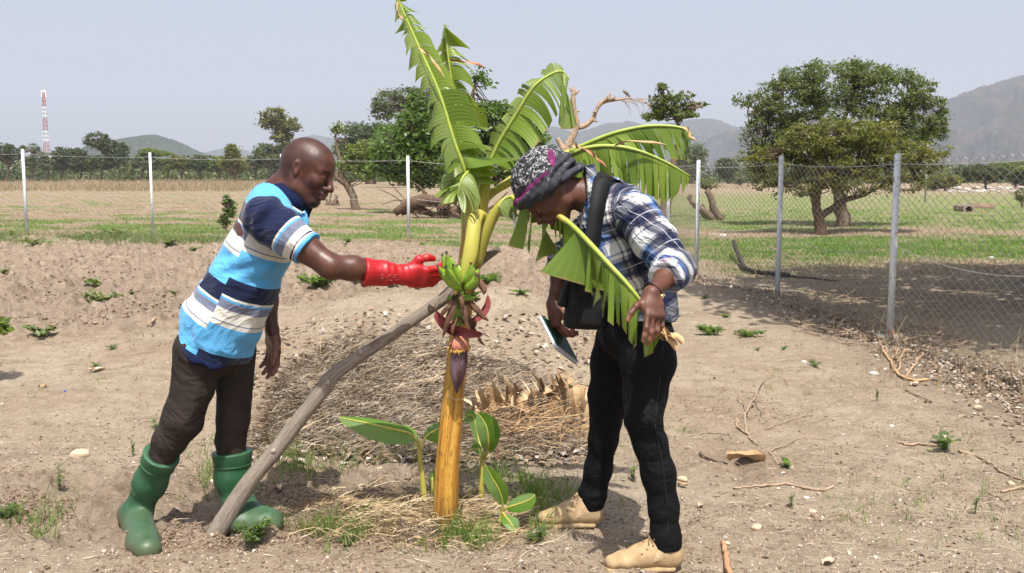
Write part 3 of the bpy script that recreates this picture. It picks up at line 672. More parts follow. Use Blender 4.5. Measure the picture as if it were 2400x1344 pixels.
# the tree that shades the ground beyond the right fence stands outside the picture
def shade_tree():
    rs = np.random.RandomState(5); b = Vector((7.6, 9.2, gz(7.6, 9.2)))
    t = thing('shade_tree', b, 'wide tree shading the ground beyond the right fence', 'tree')
    m = MB(); m.tube(spline([tuple(b)+(.3,), (7.5, 9.2, 1.4, .24), (7.3, 9, 2.8, .2), (7.1, 9, 4.6, .14)], 10)[:, :3], list(np.linspace(.3, .12, 10)), 10)
    for i in range(14):
        a = rnd.uniform(0, 6.28); m.tube([(7.3, 9, 2.8), (7.3+1.8*math.cos(a), 9+1.5*math.sin(a), 4.2), (7.3+3.6*math.cos(a), 9+2.5*math.sin(a), 4.9)], [.1, .06, .03], 6)
    m.build('trunk', B_GREY, t)
    C = rs.uniform(-1, 1, (340, 3)); C = C[(C[:, 0]**2+C[:, 1]**2) < 1]
    C = C*np.array([4.7, 4.1, .75])+np.array([7.6, 8.9, 5.3])
    Pp = np.repeat(C, 110, 0)+rs.normal(size=(len(C)*110, 3))*np.array([.3, .3, .22])
    V, Fq, rv = leafquads(Pp, .2, .6, .8, None, rs); mesh('crown', V, Fq, L_OLIVE, t, False, {'rv': rv})
shade_tree()
# ================================================================ fences
M_POST = N('post_white_metal'); v_ = M_POST.obj()
M_POST = M_POST.fin(M_POST.mix(M_POST.rng(M_POST.noise(30, v_, 5), .6, .66), (.66, .68, .70, 1), (.30, .22, .16, 1)), .55, None, .4)
M_RUST = plain('post_rust', (.24, .11, .055), .9, .3, 30)
M_FOOT = plain('concrete_foot', (.26, .22, .17), .95, .2, 12, .5, .01)
M_WIRE = plain('wire_galvanised', (.52, .51, .48), .45, .12, 20, 0, .001, .5, Metallic=.4)
PH = 1.62
def chain(nodes, tops, pitch, wr, seed, top_wave=.03):
    "woven diamonds between fence points; nodes = (x,y)"
    P2 = [Vector((x, y, 0)) for x, y in nodes]; seg = [(P2[i+1]-P2[i]).length for i in range(len(P2)-1)]; L = sum(seg)
    cum = np.concatenate([[0], np.cumsum(seg)]); X = np.array([p.x for p in P2]); Y = np.array([p.y for p in P2])
    nw = int(L/pitch); V = []; Fc = []
    rows = int(PH/(pitch*.56))
    hgtm = PH*1.0
    b3 = np.array([[1, 0], [-.5, .866], [-.5, -.866]])
    i = np.arange(nw)[:, None]; j = np.arange(rows+1)[None, :]
    bul = .25*pitch*vn(i*.11, j*.15, 0, seed)+.16*pitch*vn(i*.9, j*.9, 0, seed+3)
    s = (i+.5+np.where(((i+j) % 2) == 0, .5, -.5)*1.0)*pitch+bul
    s = np.clip(s, 0, L-.001)
    x = np.interp(s, cum, X); y = np.interp(s, cum, Y)
    off = np.where(((i+j) % 2) == 0, .0016, -.0016)+.02*vn(s*1.2, j*.2, 0, seed+5)
    zg = hgt(x[:, 0], y[:, 0], False)
    sag = -top_wave*np.abs(np.sin(np.pi*(s-np.interp(s, cum, cum))/1))*0-.035*(1+vn(s*.8, 0, 0, seed+9))*(j/rows)
    z = zg[:, None]-.02+j/rows*hgtm+sag+.006*vn(i*.7, j*.7, 0, seed+7)
    dx = np.gradient(X); nx_, ny_ = -(Y[-1]-Y[0])/L, (X[-1]-X[0])/L
    x = x+off*nx_; y = y+off*ny_
    Pw = np.stack([x, y, z], 2)
    tx, ty = (X[-1]-X[0])/L, (Y[-1]-Y[0])/L
    ring = [np.array([tx*c*wr+nx_*q*wr, ty*c*wr+ny_*q*wr, c*wr*.4]) for c, q in b3]
    V = np.stack([Pw+r for r in ring], 2)     # nw, rows+1, 3, 3
    idx = np.arange(nw*(rows+1)*3).reshape(nw, rows+1, 3)
    F_ = []
    for q in range(3):
        F_.append(np.stack([idx[:, :-1, q], idx[:, :-1, (q+1) % 3], idx[:, 1:, (q+1) % 3], idx[:, 1:, q]], -1).reshape(-1, 4))
    return V.reshape(-1, 3), np.concatenate(F_)
def fence(name, label, posts, nodes, pitch, wr, seed, mid, foots, thick):
    p0 = Vector((posts[0][0], posts[0][1], gz(*posts[0][:2])))
    t = thing(name, p0, label, 'fence')
    for i, (x, y) in enumerate(posts):
        z = gz(x, y); m = MB(); lean = rnd.uniform(-.012, .012)
        top = Vector((x+lean, y, z+PH))
        w = thick*.5
        m.box((x, y-w*1.2, z+PH/2), (w, w, PH/2), .1*i)
        # cap and the wire ties
        m.box((x, y-w*1.2, z+PH+.004), (w*.8, w*.8, .006), .1*i)
        pm = m.build('post', M_POST, t, False)
        r = MB(); r.box((x, y-w*1.2, z+.035), (w*1.04, w*1.04, .045)); r.build('rusty_foot', M_RUST, pm, False)
        for q in (.1, .55, .97):
            tt = MB(); tt.tube([(x-w*1.15, y-w*1.2-w*1.1, z+PH*q), (x+w*1.15, y-w*1.2-w*1.1, z+PH*q), (x+w*1.15, y, z+PH*q), (x-w*1.15, y, z+PH*q), (x-w*1.15, y-w*1.2-w*1.1, z+PH*q)], .0025, 4)
            tt.build('wire_tie', M_WIRE, pm, False)
        if i in foots:
            c = MB(); c.box((x, y, z+.0), (.085, .085, .04), .2); c.build('footing', M_FOOT, pm, False)
    V, Fc = chain(nodes, None, pitch, wr, seed)
    mesh('wire_mesh', V, Fc, M_WIRE, t, False)
    m = MB()
    for zz, sg in ((PH*.95, .03), (PH*.52, mid)):
        for i in range(len(nodes)-1):
            a, b = nodes[i], nodes[i+1]; pts = []
            for q in range(13):
                f = q/12; x = a[0]+(b[0]-a[0])*f; y = a[1]+(b[1]-a[1])*f
                z = gz(a[0], a[1])*(1-f)+gz(b[0], b[1])*f+zz-sg*4*f*(1-f)*(1+.3*math.sin(i*3.))
                pts.append((x, y-.012, z))
            m.tube(pts, wr*1.25, 4)
    m.build('strand_wire', M_WIRE, t, False)
    return t
def nd(px, Y): return ((px-1200)/F*Y, Y)
YL = 18.55
lp = [(-14.6+0, YL), (-11.9, YL)]+[((q-1200)/F*YL, YL) for q in (65, 360, 665, 958, 1207)]+[(2.4, YL)]
rp = [(2.4, YL), (2.55, 16.1), ((1633-1200)/F*13.6, 13.6), ((1825-1200)/F*11.3, 11.3), ((2094-1200)/F*8.6, 8.6), (3.55, 5.9), (3.6, 3.3)]
fence('mesh_fence', 'chain link fence on white posts running across behind the tilled soil at left', lp[:-1], lp, .085, .0019, 3, .05, (3,), .046)
fence('mesh_fence', 'near chain link fence on grey white posts running away along the right', rp, rp, .062, .0023, 8, .16, (0, 1, 2, 4), .041)
# ================================================================ litter, straw, weeds
def region_pts(n, fn, xr, yr, rs, u=True):
    "random ground points kept with probability fn(x,y); drawn evenly over the picture when u"
    X = []; Yy = []
    while sum(map(len, X)) < n:
        if u:
            px = rs.uniform(xr[0], xr[1], 20000); inv = rs.uniform(1/yr[1], 1/yr[0], 20000); y = 1/inv; x = (px-1200)/F*y
        else: x = rs.uniform(xr[0], xr[1], 20000); y = rs.uniform(yr[0], yr[1], 20000)
        k = rs.rand(20000) < fn(x, y); X.append(x[k]); Yy.append(y[k])
    x = np.concatenate(X)[:n]; y = np.concatenate(Yy)[:n]
    return x, y, hgt(x, y)
def strands(x, y, z, L, w, tilt, rs, bend=.25, seg=3, az=None, up=None):
    "thin crooked flat stalks lying about"
    n = len(x); az = rs.uniform(0, 2*np.pi, n) if az is None else az
    el = np.abs(rs.normal(size=n))*tilt if up is None else up
    L = L*rs.uniform(.4, 1.5, n); k = seg+1
    d = np.stack([np.cos(az)*np.cos(el), np.sin(az)*np.cos(el), np.sin(el)], 1)
    sd = np.stack([-np.sin(az), np.cos(az), np.zeros(n)], 1)
    P0 = np.stack([x, y, z], 1); out = []
    curve = rs.normal(size=n)*bend
    for i in range(k):
        t = i/seg
        c = P0+d*(L*t)[:, None]+sd*(curve*L*t*t)[:, None]; c[:, 2] += (rs.rand(n)*.25*L*bend)*math.sin(t*3.1)
        wv = np.stack([sd[:, 0]*.7, sd[:, 1]*.7, np.full(n, .7)], 1)*(w*(1-.6*t))[:, None] if hasattr(w, '__len__') else np.stack([sd[:, 0]*.7, sd[:, 1]*.7, np.full(n, .7)], 1)*w*(1-.6*t)
        out += [c-wv, c+wv]
    V = np.stack(out, 1).reshape(-1, 3); idx = np.arange(n*2*k).reshape(n, 2*k)
    Fq = np.concatenate([np.stack([idx[:, 2*i], idx[:, 2*i+1], idx[:, 2*i+3], idx[:, 2*i+2]], 1) for i in range(seg)])
    return V, Fq, np.repeat(rs.rand(n), 2*k)
def drymat(name, stops, rough=.85, trans=.12):
    m = N(name); m.fin(m.ramp(m.attr('rv', 'Fac'), stops), rough, None, .25)
    return m.m
M_STRAW = drymat('straw', [(0, (.10, .072, .052)), (.35, (.20, .155, .115)), (.65, (.31, .25, .185)), (.88, (.43, .355, .265)), (1, (.56, .50, .40))])
M_STRAWY = drymat('straw_golden', [(0, (.15, .10, .055)), (.4, (.33, .235, .13)), (.8, (.50, .39, .23)), (1, (.60, .51, .35))])
M_LITTER = drymat('dead_leaf', [(0, (.08, .052, .036)), (.35, (.20, .135, .09)), (.6, (.32, .225, .155)), (.8, (.36, .30, .25)), (1, (.50, .46, .40))])
M_GRASSD = drymat('grass_dry', [(0, (.17, .13, .075)), (.5, (.31, .24, .145)), (1, (.46, .37, .23))])
M_GRASS = leafmat('grass_blade', (.09, .17, .03, 1), (.26, .36, .09, 1), .4, None, 8, .5)
M_WEED = leafmat('weed_leaf', (.17, .30, .07, 1), (.36, .52, .16, 1), .55, (.14, .2, .09, 1), 8, .5)
M_WEEDG = leafmat('weed_leaf_dull', (.14, .19, .08, 1), (.27, .33, .15, 1), .42, None, 8, .6)
M_STICK = plain('stick_bark', (.34, .245, .165), .8, .3, 30, .4, .002); M_STICKD = plain('stick_dark', (.20, .145, .105), .9, .3, 30, .5, .003)
rs = np.random.RandomState(77)
def st(name, x, y, z, L, w, tilt, mat, label, bend=.25, seg=3, **k):
    V, Fq, rv = strands(x, y, z, L, w, tilt, rs, bend, seg, **k)
    return tag(mesh(name, V, Fq, mat, None, False, {'rv': rv}), label, 'ground cover', None, 'stuff')
# dead stalks on the bank
x, y, z = region_pts(42000, lambda x, y: masks(x, y)[0]**1.5*(.35+.65*(fbm(x*2, y*2, 0, 3, 5) > -.1)), (540, 1450), (4.6, 7.6), rs)
z = z+rs.rand(len(x))**2*.05
st('dead_stalks', x, y, z, .075, .0018, .3, M_STRAW, 'tangled grey brown dead stalks covering the bank behind the banana plant', .7)
x, y, z = region_pts(900, lambda x, y: masks(x, y)[0], (540, 1450), (4.6, 7.6), rs)
st('dead_stalks', x, y, z+.02, .2, .0024, .3, M_STRAWY, 'long golden straws scattered over the mulched bank', .2, 4)
# straw ring at the foot of the banana plant
cx, cy = P(1045, 1225, 4.0)[:2]
x, y, z = region_pts(2700, lambda x, y: np.exp(-((x-cx+.12)/.42)**4-((y-cy+.03)/.22)**2), (650, 1300), (3.62, 4.7), rs)
st('straw_mulch', x, y, z+.004+rs.rand(len(x))*.012, .10, .0019, .12, M_STRAWY, 'golden straw spread round the foot of the banana plant', .7)
# straws scattered everywhere
x, y, z = region_pts(4200, lambda x, y: .35+0*x, (-200, 2600), (3.3, 14), rs)
st('scattered_straw', x, y, z+.003, .055, .0015, .06, M_STRAW, 'fine straws and twigs scattered on the sandy soil', .3)
# fallen leaves
def flakes(x, y, z, L, rs, lift=.25):
    n = len(x); d = rs.normal(size=(n, 3)); d[:, 2] *= .25
    V, Fq, rv = leafquads(np.stack([x, y, z+L*.12], 1), L*rs.uniform(.5, 1.4, n), .62, .8, d, rs)
    return V, Fq, rv
for (n, fn, xr, yr, L, lb, dz) in [
    (5600, lambda x, y: masks(x, y)[3]**2.2, (1550, 2750), (4.6, 18), .036, 'grey brown fallen leaves lying along the foot of the right fence', .01),
    (5200, lambda x, y: masks(x, y)[0]+.25*masks(x, y)[4]*(y < 8), (560, 1450), (4.7, 7.4), .045, 'pale leaf flakes caught in the mulched bank', .03),
    (1500, lambda x, y: .4*masks(x, y)[4]+.1, (-100, 2500), (3.3, 12), .022, 'small pale flakes and leaf crumbs on the sandy soil', .004)]:
    x, y, z = region_pts(n, fn, xr, yr, rs)
    V, Fq, rv = flakes(x, y, z+rs.rand(len(x))*dz, L, rs)
    tag(mesh('leaf_litter', V, Fq, M_LITTER, None, False, {'rv': np.clip(rv*.8+.2, 0, 1)}), lb, 'leaf litter', None, 'stuff')
# pebbles and crumbs of earth
def pebbles(n, fn, xr, yr, r, mat, name, lb):
    x, y, z = region_pts(n, fn, xr, yr, rs); m = len(x)
    b = np.array([[1, 0, 0], [-1, 0, 0], [0, 1, 0], [0, -1, 0], [0, 0, 1], [0, 0, -1.]])
    fq = np.array([[0, 2, 4], [2, 1, 4], [1, 3, 4], [3, 0, 4], [2, 0, 5], [1, 2, 5], [3, 1, 5], [0, 3, 5]])
    V = b[None]*rs.uniform(.5, 1.3, (m, 6, 1))*(r*rs.uniform(.4, 1.6, m))[:, None, None]
    a = rs.rand(m)*6.28; c, s = np.cos(a)[:, None], np.sin(a)[:, None]
    V = np.stack([V[..., 0]*c-V[..., 1]*s, V[..., 0]*s+V[..., 1]*c, V[..., 2]*.7], -1)+np.stack([x, y, z+r*.1], 1)[:, None]
    Fq = (fq[None]+np.arange(m)[:, None, None]*6).reshape(-1, 3)
    tag(mesh(name, V.reshape(-1, 3), Fq, mat, None, False, {'rv': np.repeat(rs.rand(m), 6)}), lb, 'pebbles', None, 'stuff')
M_CLOD = drymat('clod', [(0, (.12, .08, .055)), (.5, (.22, .155, .11)), (1, (.34, .25, .18))]); M_PEB = drymat('pebble', [(0, (.3, .24, .18)), (.6, (.5, .42, .33)), (1, (.68, .62, .54))])
pebbles(9000, lambda x, y: masks(x, y)[2]*(fbm(x*3, y*3, 0, 3, 15) > -.05), (-250, 1500), (3.5, 5.2), .007, M_CLOD, 'soil_clods', 'crumbled clods of dug soil round the rubber boots')
pebbles(9000, lambda x, y: masks(x, y)[2]*(fbm(x*2, y*2, 0, 3, 16) > -.1), (-300, 1600), (8, 18), .017, M_CLOD, 'soil_clods', 'rough clods of the tilled strip before the left fence')
pebbles(7000, lambda x, y: masks(x, y)[4], (-200, 2600), (3.2, 9.5), .0042, M_PEB, 'shell_grit', 'white shell grit and tiny pebbles in the sand')
pebbles(9000, lambda x, y: masks(x, y)[4]*(fbm(x*1.5, y*1.5, 0, 3, 17) > .0), (-200, 2600), (3.3, 11), .006, M_CLOD, 'soil_crumbs', 'dark crumbs of earth dotted over the paler sand')
# grass : fresh blades near the banana plant, thin turf over the field, dry tall grass at its far edge
def tufts(n, fn, xr, yr, L, w, mat, name, lb, per=9, spread=.03, u=True, lean=.45):
    x, y, z = region_pts(n, fn, xr, yr, rs, u)
    X = np.repeat(x, per)+rs.normal(size=n*per)*spread; Y_ = np.repeat(y, per)+rs.normal(size=n*per)*spread; Z = np.repeat(z, per)
    el = np.pi/2-np.abs(rs.normal(size=n*per))*lean
    V, Fq, rv = strands(X, Y_, Z-.004, L, w, 0, rs, .35, 3, None, el)
    o = mesh(name, V, Fq, mat, None, False, {'rv': np.clip(np.repeat(np.repeat(rs.rand(n), per), 8)*.5+rv*.5, 0, 1)})
    return tag(o, lb, 'grass', None, 'stuff')
def gm1(x, y):
    u = pxx(x, y); v = 412+CH*F/y
    q = sst(560, 700, u)*(1-sst(1260, 1340, u))*np.exp(-((y-3.74)/.09)**2)*.9
    q = q+np.exp(-((u-1230)/70)**2-((y-4.25)/.25)**2)+np.exp(-((u-930)/60)**2-((y-4.9)/.2)**2)*.7+np.exp(-((u-1130)/50)**2-((y-4.8)/.25)**2)*.6
    q = q+np.exp(-((u-40)/80)**2-((y-3.85)/.14)**2)*.45+np.exp(-((u-480)/60)**2-((y-4.6)/.3)**2)*.35+np.exp(-((u-690)/80)**2-((y-4.7)/.25)**2)*.5
    return np.clip(q, 0, 1)*(fbm(x*6, y*6, 0, 2, 44) > -.25)
tufts(330, gm1, (-150, 1450), (3.5, 5.4), .085, .0026, M_GRASS, 'green_grass', 'fresh green grass sprouting round the banana plant and the boots', 6, .02)
tufts(330, lambda x, y: .3*masks(x, y)[4]*(fbm(x*1.2, y*1.2, 0, 2, 64) > .12), (-100, 2500), (3.6, 9), .035, .002, M_GRASS, 'green_grass', 'tiny green sprouts dotted over the sandy soil', 6, .02)
tufts(420, lambda x, y: (fbm(x*1.1, y*1.1, 0, 2, 94) > -.05)*np.exp(-((y-17.4)/.7)**2), (-200, 620), (15.5, 18.4), .12, .006, M_WEEDG, 'weed_mat', 'dull green creeping weeds along the foot of the left fence', 14, .16)
tufts(13000, lambda x, y: masks(x, y)[1]**1.2, (-250, 2700), (12, 42), .045, .006, leafmat('turf', (.08, .17, .02, 1), (.18, .33, .05, 1), .35), 'turf', 'thin green turf growing in strips over the field', 6, .12)
tufts(5000, lambda x, y: masks(x, y)[5]*.4, (-250, 2700), (14, 90), .07, .006, M_GRASSD, 'dry_stubble', 'short dry stubble over the bare parts of the field', 5, .1)
tufts(2300, lambda x, y: (sst(60, 80, y)*(pxx(x, y) < 760)+.5*sst(90, 110, y)*(pxx(x, y) > 1650))*(fbm(x*.05, y*.05, 0, 2, 4) > .0), (-350, 2800), (60, 185), .5, .02, M_GRASSD, 'tall_dry_grass', 'tall dry straw coloured grass before the far trees', 8, 1., False if False else True, .3)
tufts(120, lambda x, y: masks(x, y)[3], (1620, 2600), (6, 17), .24, .0022, M_GRASSD, 'dry_grass', 'dry brown stalks standing along the right fence', 4, .05, True, .35)
# ---- weeds one can count
def weed(px, py, r, lab, kind='leafy', group=None, name='weed', mat=None, sd=0, h=None):
    b = G(px, py); k = b.y/F; rr = random.Random(sd+int(px)); rp = np.random.RandomState(sd+int(px)); r = r*k; h = h*k if h else r*.9
    t = thing(name, b, lab, 'weed', group); mt = mat or M_WEED
    sm = MB(); C = []; D = []
    ns = 7 if kind != 'upright' else 3
    for i in range(ns):
        a = rr.uniform(0, 6.28); q = rr.uniform(.35, 1)*r*(1 if kind != 'upright' else .35); hh = h*rr.uniform(.5, 1.05)
        tip = b+Vector((q*math.cos(a), q*math.sin(a), hh)); mid = b+Vector((q*.35*math.cos(a), q*.35*math.sin(a), hh*.65))
        s = spline([tuple(b-Vector((0, 0, .01))), tuple(mid), tuple(tip)], 9); sm.tube(s, np.linspace(.0028, .001, 9)*(1 if r > .05 else .6), 4)
        for j in range(2, 9):
            for _ in range(3 if kind == 'fern' else 2):
                aa = rr.uniform(0, 6.28); C.append(s[j]+np.array([math.cos(aa), math.sin(aa), .3])*r*.13); D.append([math.cos(aa), math.sin(aa), .35])
    if kind == 'fern':
        C0 = np.repeat(np.array(C), 3, 0)+rp.normal(size=(len(C)*3, 3))*r*.07; D0 = np.repeat(np.array(D), 3, 0); L = r*.24; wr = .5
    else: C0, D0, L, wr = np.array(C), np.array(D), r*(.34 if kind == 'leafy' else .30 if kind == 'upright' else .5), (.5 if kind != 'broad' else .8)
    if kind == 'broad': C0, D0 = C0[::3], D0[::3]
    V, Fq, rv = leafquads(C0, L*rp.uniform(.6, 1.2, len(C0)), wr, .75, D0, rp)
    mesh('foliage', V, Fq, mt, t, False, {'rv': rv}); sm.build('stem', M_WEEDG, t)
    return t
WL = [(598, 1272, 66, 'bright cut leaved weed growing before the foot of the leaning pole', 'fern'), (820, 1280, 34, 'pale green weed clump in the grass left of the banana stem', 'fern'),
      (1255, 1272, 34, 'small cut leaved weed at the toe of the farther tan boot', 'fern'), (140, 1150, 44, 'tall leafy weed sprouting on the sand at the lower left', 'upright'),
      (15, 1215, 36, 'bright weed clump at the left edge above the grass', 'fern'), (240, 712, 46, 'wide green weed on the tilled soil left of the man', 'leafy'),
      (95, 790, 44, 'dark green sprawling weed on the soil near the left edge', 'leafy'), (232, 672, 30, 'round weed just behind the wide green weed', 'leafy'),
      (370, 1005, 26, 'weed tuft behind the brown trouser knee', 'leafy'), (312, 1070, 24, 'slim seedling left of the green boot shaft', 'upright'),
      (750, 672, 44, 'bushy green weed on the crest under the bare forearm', 'fern'), (900, 672, 40, 'green weed row on the crest under the red glove', 'fern'), (845, 664, 30, 'small weed between the two crest weeds under the glove', 'fern'),
      (975, 675, 34, 'weed on the crest left of the bananas', 'fern'), (1140, 662, 34, 'green weed right of the banana bunch on the soil', 'fern'), (1225, 690, 24, 'flat weed between the bunch and the far arm of the woman', 'leafy'),
      (655, 568, 22, 'weed clump at the foot of the fence right of the man', 'leafy'), (815, 568, 18, 'small weed at the foot of the left fence below the chin of the man', 'leafy'), (755, 570, 15, 'tiny weed between the two weeds at the foot of the fence', 'leafy'),
      (990, 575, 10, 'dark tuft right of the fourth white post', 'leafy'), (1665, 785, 34, 'green creeping weed right of the hip of the woman', 'fern'), (1752, 790, 26, 'fresh weed right of the creeping weed', 'fern'),
      (1910, 860, 20, 'small weed alone on the sand under the second near post', 'leafy'), (2055, 940, 20, 'thin seedling on the right sand below the dry branch', 'upright'),
      (2215, 1055, 46, 'seedling with rounded fresh leaves at the right', 'broad'), (1845, 1100, 28, 'low dark green sprig beside the long curved twig', 'broad'), (1855, 1192, 26, 'grassy sprig right of the near knee', 'upright'),
      (2285, 1205, 30, 'thin grassy weed at the lower right', 'upright'), (1485, 1130, 36, 'narrow leaved weed between the two black trouser legs', 'upright'), (1835, 822, 14, 'tiny weed in a row near the leaf litter', 'leafy'),
      (1775, 822, 11, 'smallest sprout right of the creeping weed', 'leafy'), (1650, 700, 12, 'low weed beside the elbow of the woman', 'leafy'), (1700, 745, 14, 'faint weed on the sand below the first near post', 'leafy'),
      (265, 560, 40, 'wide olive weed mat along the fence at far left', 'leafy'), (90, 580, 34, 'weed mat beneath the first fence post', 'leafy'), (190, 565, 30, 'weed mat between the first two fence posts', 'leafy'), (395, 575, 26, 'weed right of the second fence post foot', 'leafy'),
      (10, 560, 28, 'weed mat at the left edge below the fence', 'leafy'), (5, 640, 16, 'small weed at the left edge of the tilled soil', 'leafy'), (450, 590, 18, 'small weed behind the shirt hem line of the man', 'leafy'), (405, 690, 16, 'weed tuft just left of the striped shirt', 'leafy'),
      (265, 820, 16, 'tiny weed on the sand under the wide green weed', 'leafy'), (225, 860, 14, 'sprout on the sand left of the trousers', 'leafy'), (310, 690, 12, 'sprout between the wide weed and the shirt', 'leafy'), (1185, 1165, 18, 'sprout behind the small banana sucker', 'upright'), (2420, 900, 20, 'sprig by the mesh at the right edge', 'leafy')]
for i, w in enumerate(WL): weed(w[0], w[1], w[2]*(1.3 if w[1] < 800 else 1), w[3], w[4], 'weeds scattered over the soil', 'weed', M_WEEDG if (w[1] < 800 and w[4] == 'leafy' and w[0] < 700) else None, i, w[2]*(1.5 if w[4] == 'upright' else .55 if w[1] < 800 else .8))
# ---- sticks, roots, single leaves, stones
def gpath(pts, r, n=16, lift=1., jit=.25, sd=0):
    rr = random.Random(sd); o = []
    s = spline([tuple(G(a, c))+(0,) if len(q) == 0 else tuple(G(a, c)+Vector((0, 0, q[0]))) + (0,) for a, c, *q in pts], n)
    return [(p[0]+rr.gauss(0, .005), p[1]+rr.gauss(0, .005), p[2]+r*lift+abs(rr.gauss(0, .002))) for p in s]
def stick(label, branches, mat=M_STICK, name='stick', cat='stick', jit=.12, group=None):
    m = MB()
    for br in branches:
        r0, r1 = br[0][0]*.82, br[0][1]*.82; s = gpath(br[1], r0, max(8, 4*len(br[1])), sd=int(br[1][0][0]))
        m.tube(s, np.linspace(r0, r1, len(s)), 7, jit=jit)
    return tag(m.build(name, mat), label, cat, group)
stick('pale orange broken branch lying in the leaf litter under the near post', [((.012, .011), [(2172, 893), (2140, 895), (2105, 880), (2085, 850), (2068, 820)]), ((.007, .004), [(2105, 880), (2112, 850, .04), (2125, 838, .07)]), ((.007, .003), [(2120, 885), (2150, 862, .05), (2165, 850, .07)]), ((.006, .003), [(2085, 850), (2098, 840, .03), (2105, 828, .05)]), ((.005, .003), [(2068, 820), (2058, 800, .03)])], plain('stick_orange', (.52, .32, .17), .75, .25, 30, .3, .002), 'dry_branch', 'branch')
stick('tangled pale root clump on the sand between the woman and the right fence', [((.009, .006), [(1722, 985), (1728, 1005), (1750, 1020), (1775, 1046)]), ((.008, .005), [(1750, 1020), (1748, 980, .02), (1765, 955, .04), (1790, 940, .03)]), ((.007, .003), [(1765, 960, .02), (1780, 915, .03), (1810, 888, .06), (1840, 890, .03), (1842, 905)]), ((.006, .003), [(1722, 985), (1712, 1000), (1710, 1030)]), ((.006, .003), [(1730, 940, .03), (1745, 960, .03), (1760, 985)]), ((.005, .003), [(1760, 935, .04), (1775, 955, .05), (1795, 985, .02), (1790, 1005)]), ((.004, .002), [(1640, 1020), (1660, 1017), (1690, 1018), (1712, 1022)])], M_STICK, 'root_clump', 'roots', .2)
stick('long thin curved twig lying on the sand right of the near leg', [((.006, .002), [(1822, 1090), (1806, 1062), (1830, 1050), (1860, 1035), (1900, 1028), (1945, 1034)])])
stick('long knotty twig lying flat at the right of the front boot', [((.003, .003), [(1672, 1165), (1720, 1150)]), ((.006, .009), [(1720, 1148), (1780, 1143), (1840, 1137), (1895, 1148), (1935, 1152), (1952, 1142)])], M_STICK)
stick('reddish brown stick pointing at the camera at the bottom right of the boot', [((.012, .014), [(1692, 1275), (1702, 1310), (1716, 1375)])], plain('stick_red', (.40, .22, .12), .8, .25, 30, .4, .002))
stick('thick pale stick running right from the seedling with rounded leaves', [((.009, .007), [(2250, 1060), (2300, 1078), (2335, 1100)]), ((.007, .005), [(2335, 1100), (2370, 1120), (2420, 1135)])])
stick('pale stick left of the seedling with rounded leaves', [((.009, .006), [(2105, 1040), (2130, 1046), (2160, 1044), (2195, 1048)])])
stick('short bent stick at the right edge of the sand', [((.008, .006), [(2350, 1156), (2380, 1148), (2420, 1146)])])
stick('thin fork twig near the lower right corner', [((.004, .002), [(2320, 1160), (2345, 1170), (2362, 1186)])])
stick('grey twig under the pale orange branch', [((.007, .004), [(2125, 918), (2150, 930), (2185, 945)])], M_STICKD)
stick('thin dark twig lying right of the root clump', [((.004, .003), [(1790, 1010), (1860, 985), (1900, 975), (1945, 978)])], M_STICK)
stick('grey brown stick behind the curled brown leaf', [((.009, .005), [(1640, 1065), (1665, 1080), (1700, 1088)])], M_STICKD)
stick('pale dry stick lying on the tilled soil behind the shirt', [((.02, .012), [(372, 745), (362, 752), (345, 768)])], M_STICK)
stick('long dark limb lying on the shaded ground beyond the mesh', [((.045, .03), [(1720, 602, .22), (1728, 618, .14), (1742, 634, .03), (1765, 642), (1790, 645), (1850, 652)]), ((.02, .008), [(1840, 650), (1900, 655), (1960, 662)])], plain('bark_charred', (.05, .042, .038), .95, .3, 12, .8, .02), 'fallen_limb', 'branch', .3)
stick('pale bare twigs lying on the ground behind the second near post', [((.014, .006), [(1800, 600, .15), (1840, 608, .08), (1880, 620)]), ((.01, .004), [(1790, 612), (1830, 604, .06), (1862, 612)])], M_STICK, 'dry_branch', 'branch')
def brush():
    m = MB()
    for i in range(150):
        px = rnd.uniform(1830, 2240); py = rnd.uniform(700, 800)+(px-1830)*.12-rnd.random()*40
        a = rnd.uniform(-.5, .5); l = rnd.uniform(15, 70)
        q = [(px, py), (px+l*.5, py+l*.5*a+rnd.uniform(-5, 5)), (px+l, py+l*a)]
        s = [tuple(G(a_, c_, False)+Vector((0, 0, rnd.uniform(0, .06)))) for a_, c_ in q]
        m.tube(spline(s, 5), rnd.uniform(.003, .007), 4)
    tag(m.build('brushwood', M_STICK), 'thin dry brushwood lying in the shade beyond the right mesh', 'brushwood', None, 'stuff')
brush()
def dleaf(px, py, L, w, label, mat=None, az=0, cat='leaf', curl=.25, name='fallen_leaf'):
    b = G(px, py); k = b.y/F; L *= k; w *= k; n = 9; V = []; Fc = []
    for i in range(n):
        t = i/(n-1); ww = w*math.sin(math.pi*min(1, t*.92+.08))**.7
        for j in range(5):
            s = (j-2)/2
            V.append((t*L-L/2, s*ww/2, .012+abs(s)**2*w*curl+math.sin(t*3)*L*.06+.01*vn(t*4., s*2, az).item()))
    Fc = [(i*5+j, i*5+j+1, (i+1)*5+j+1, (i+1)*5+j) for i in range(n-1) for j in range(4)]
    o = mesh(name, V, Fc, mat or M_LEAFB, None, True, {'rv': np.full(n*5, rnd.random())}); o.location = b; o.rotation_euler = (0, 0, az)
    return tag(o, label, cat)
M_LEAFB = plain('leaf_brown', (.44, .28, .15), .8, .25, 30, .3, .002); M_LEAFP = plain('leaf_pale', (.55, .42, .30), .8, .2, 30, .3, .002)
dleaf(1748, 1086, 92, 34, 'curled golden brown leaf on the dug patch right of the near knee', None, -.15, curl=.5)
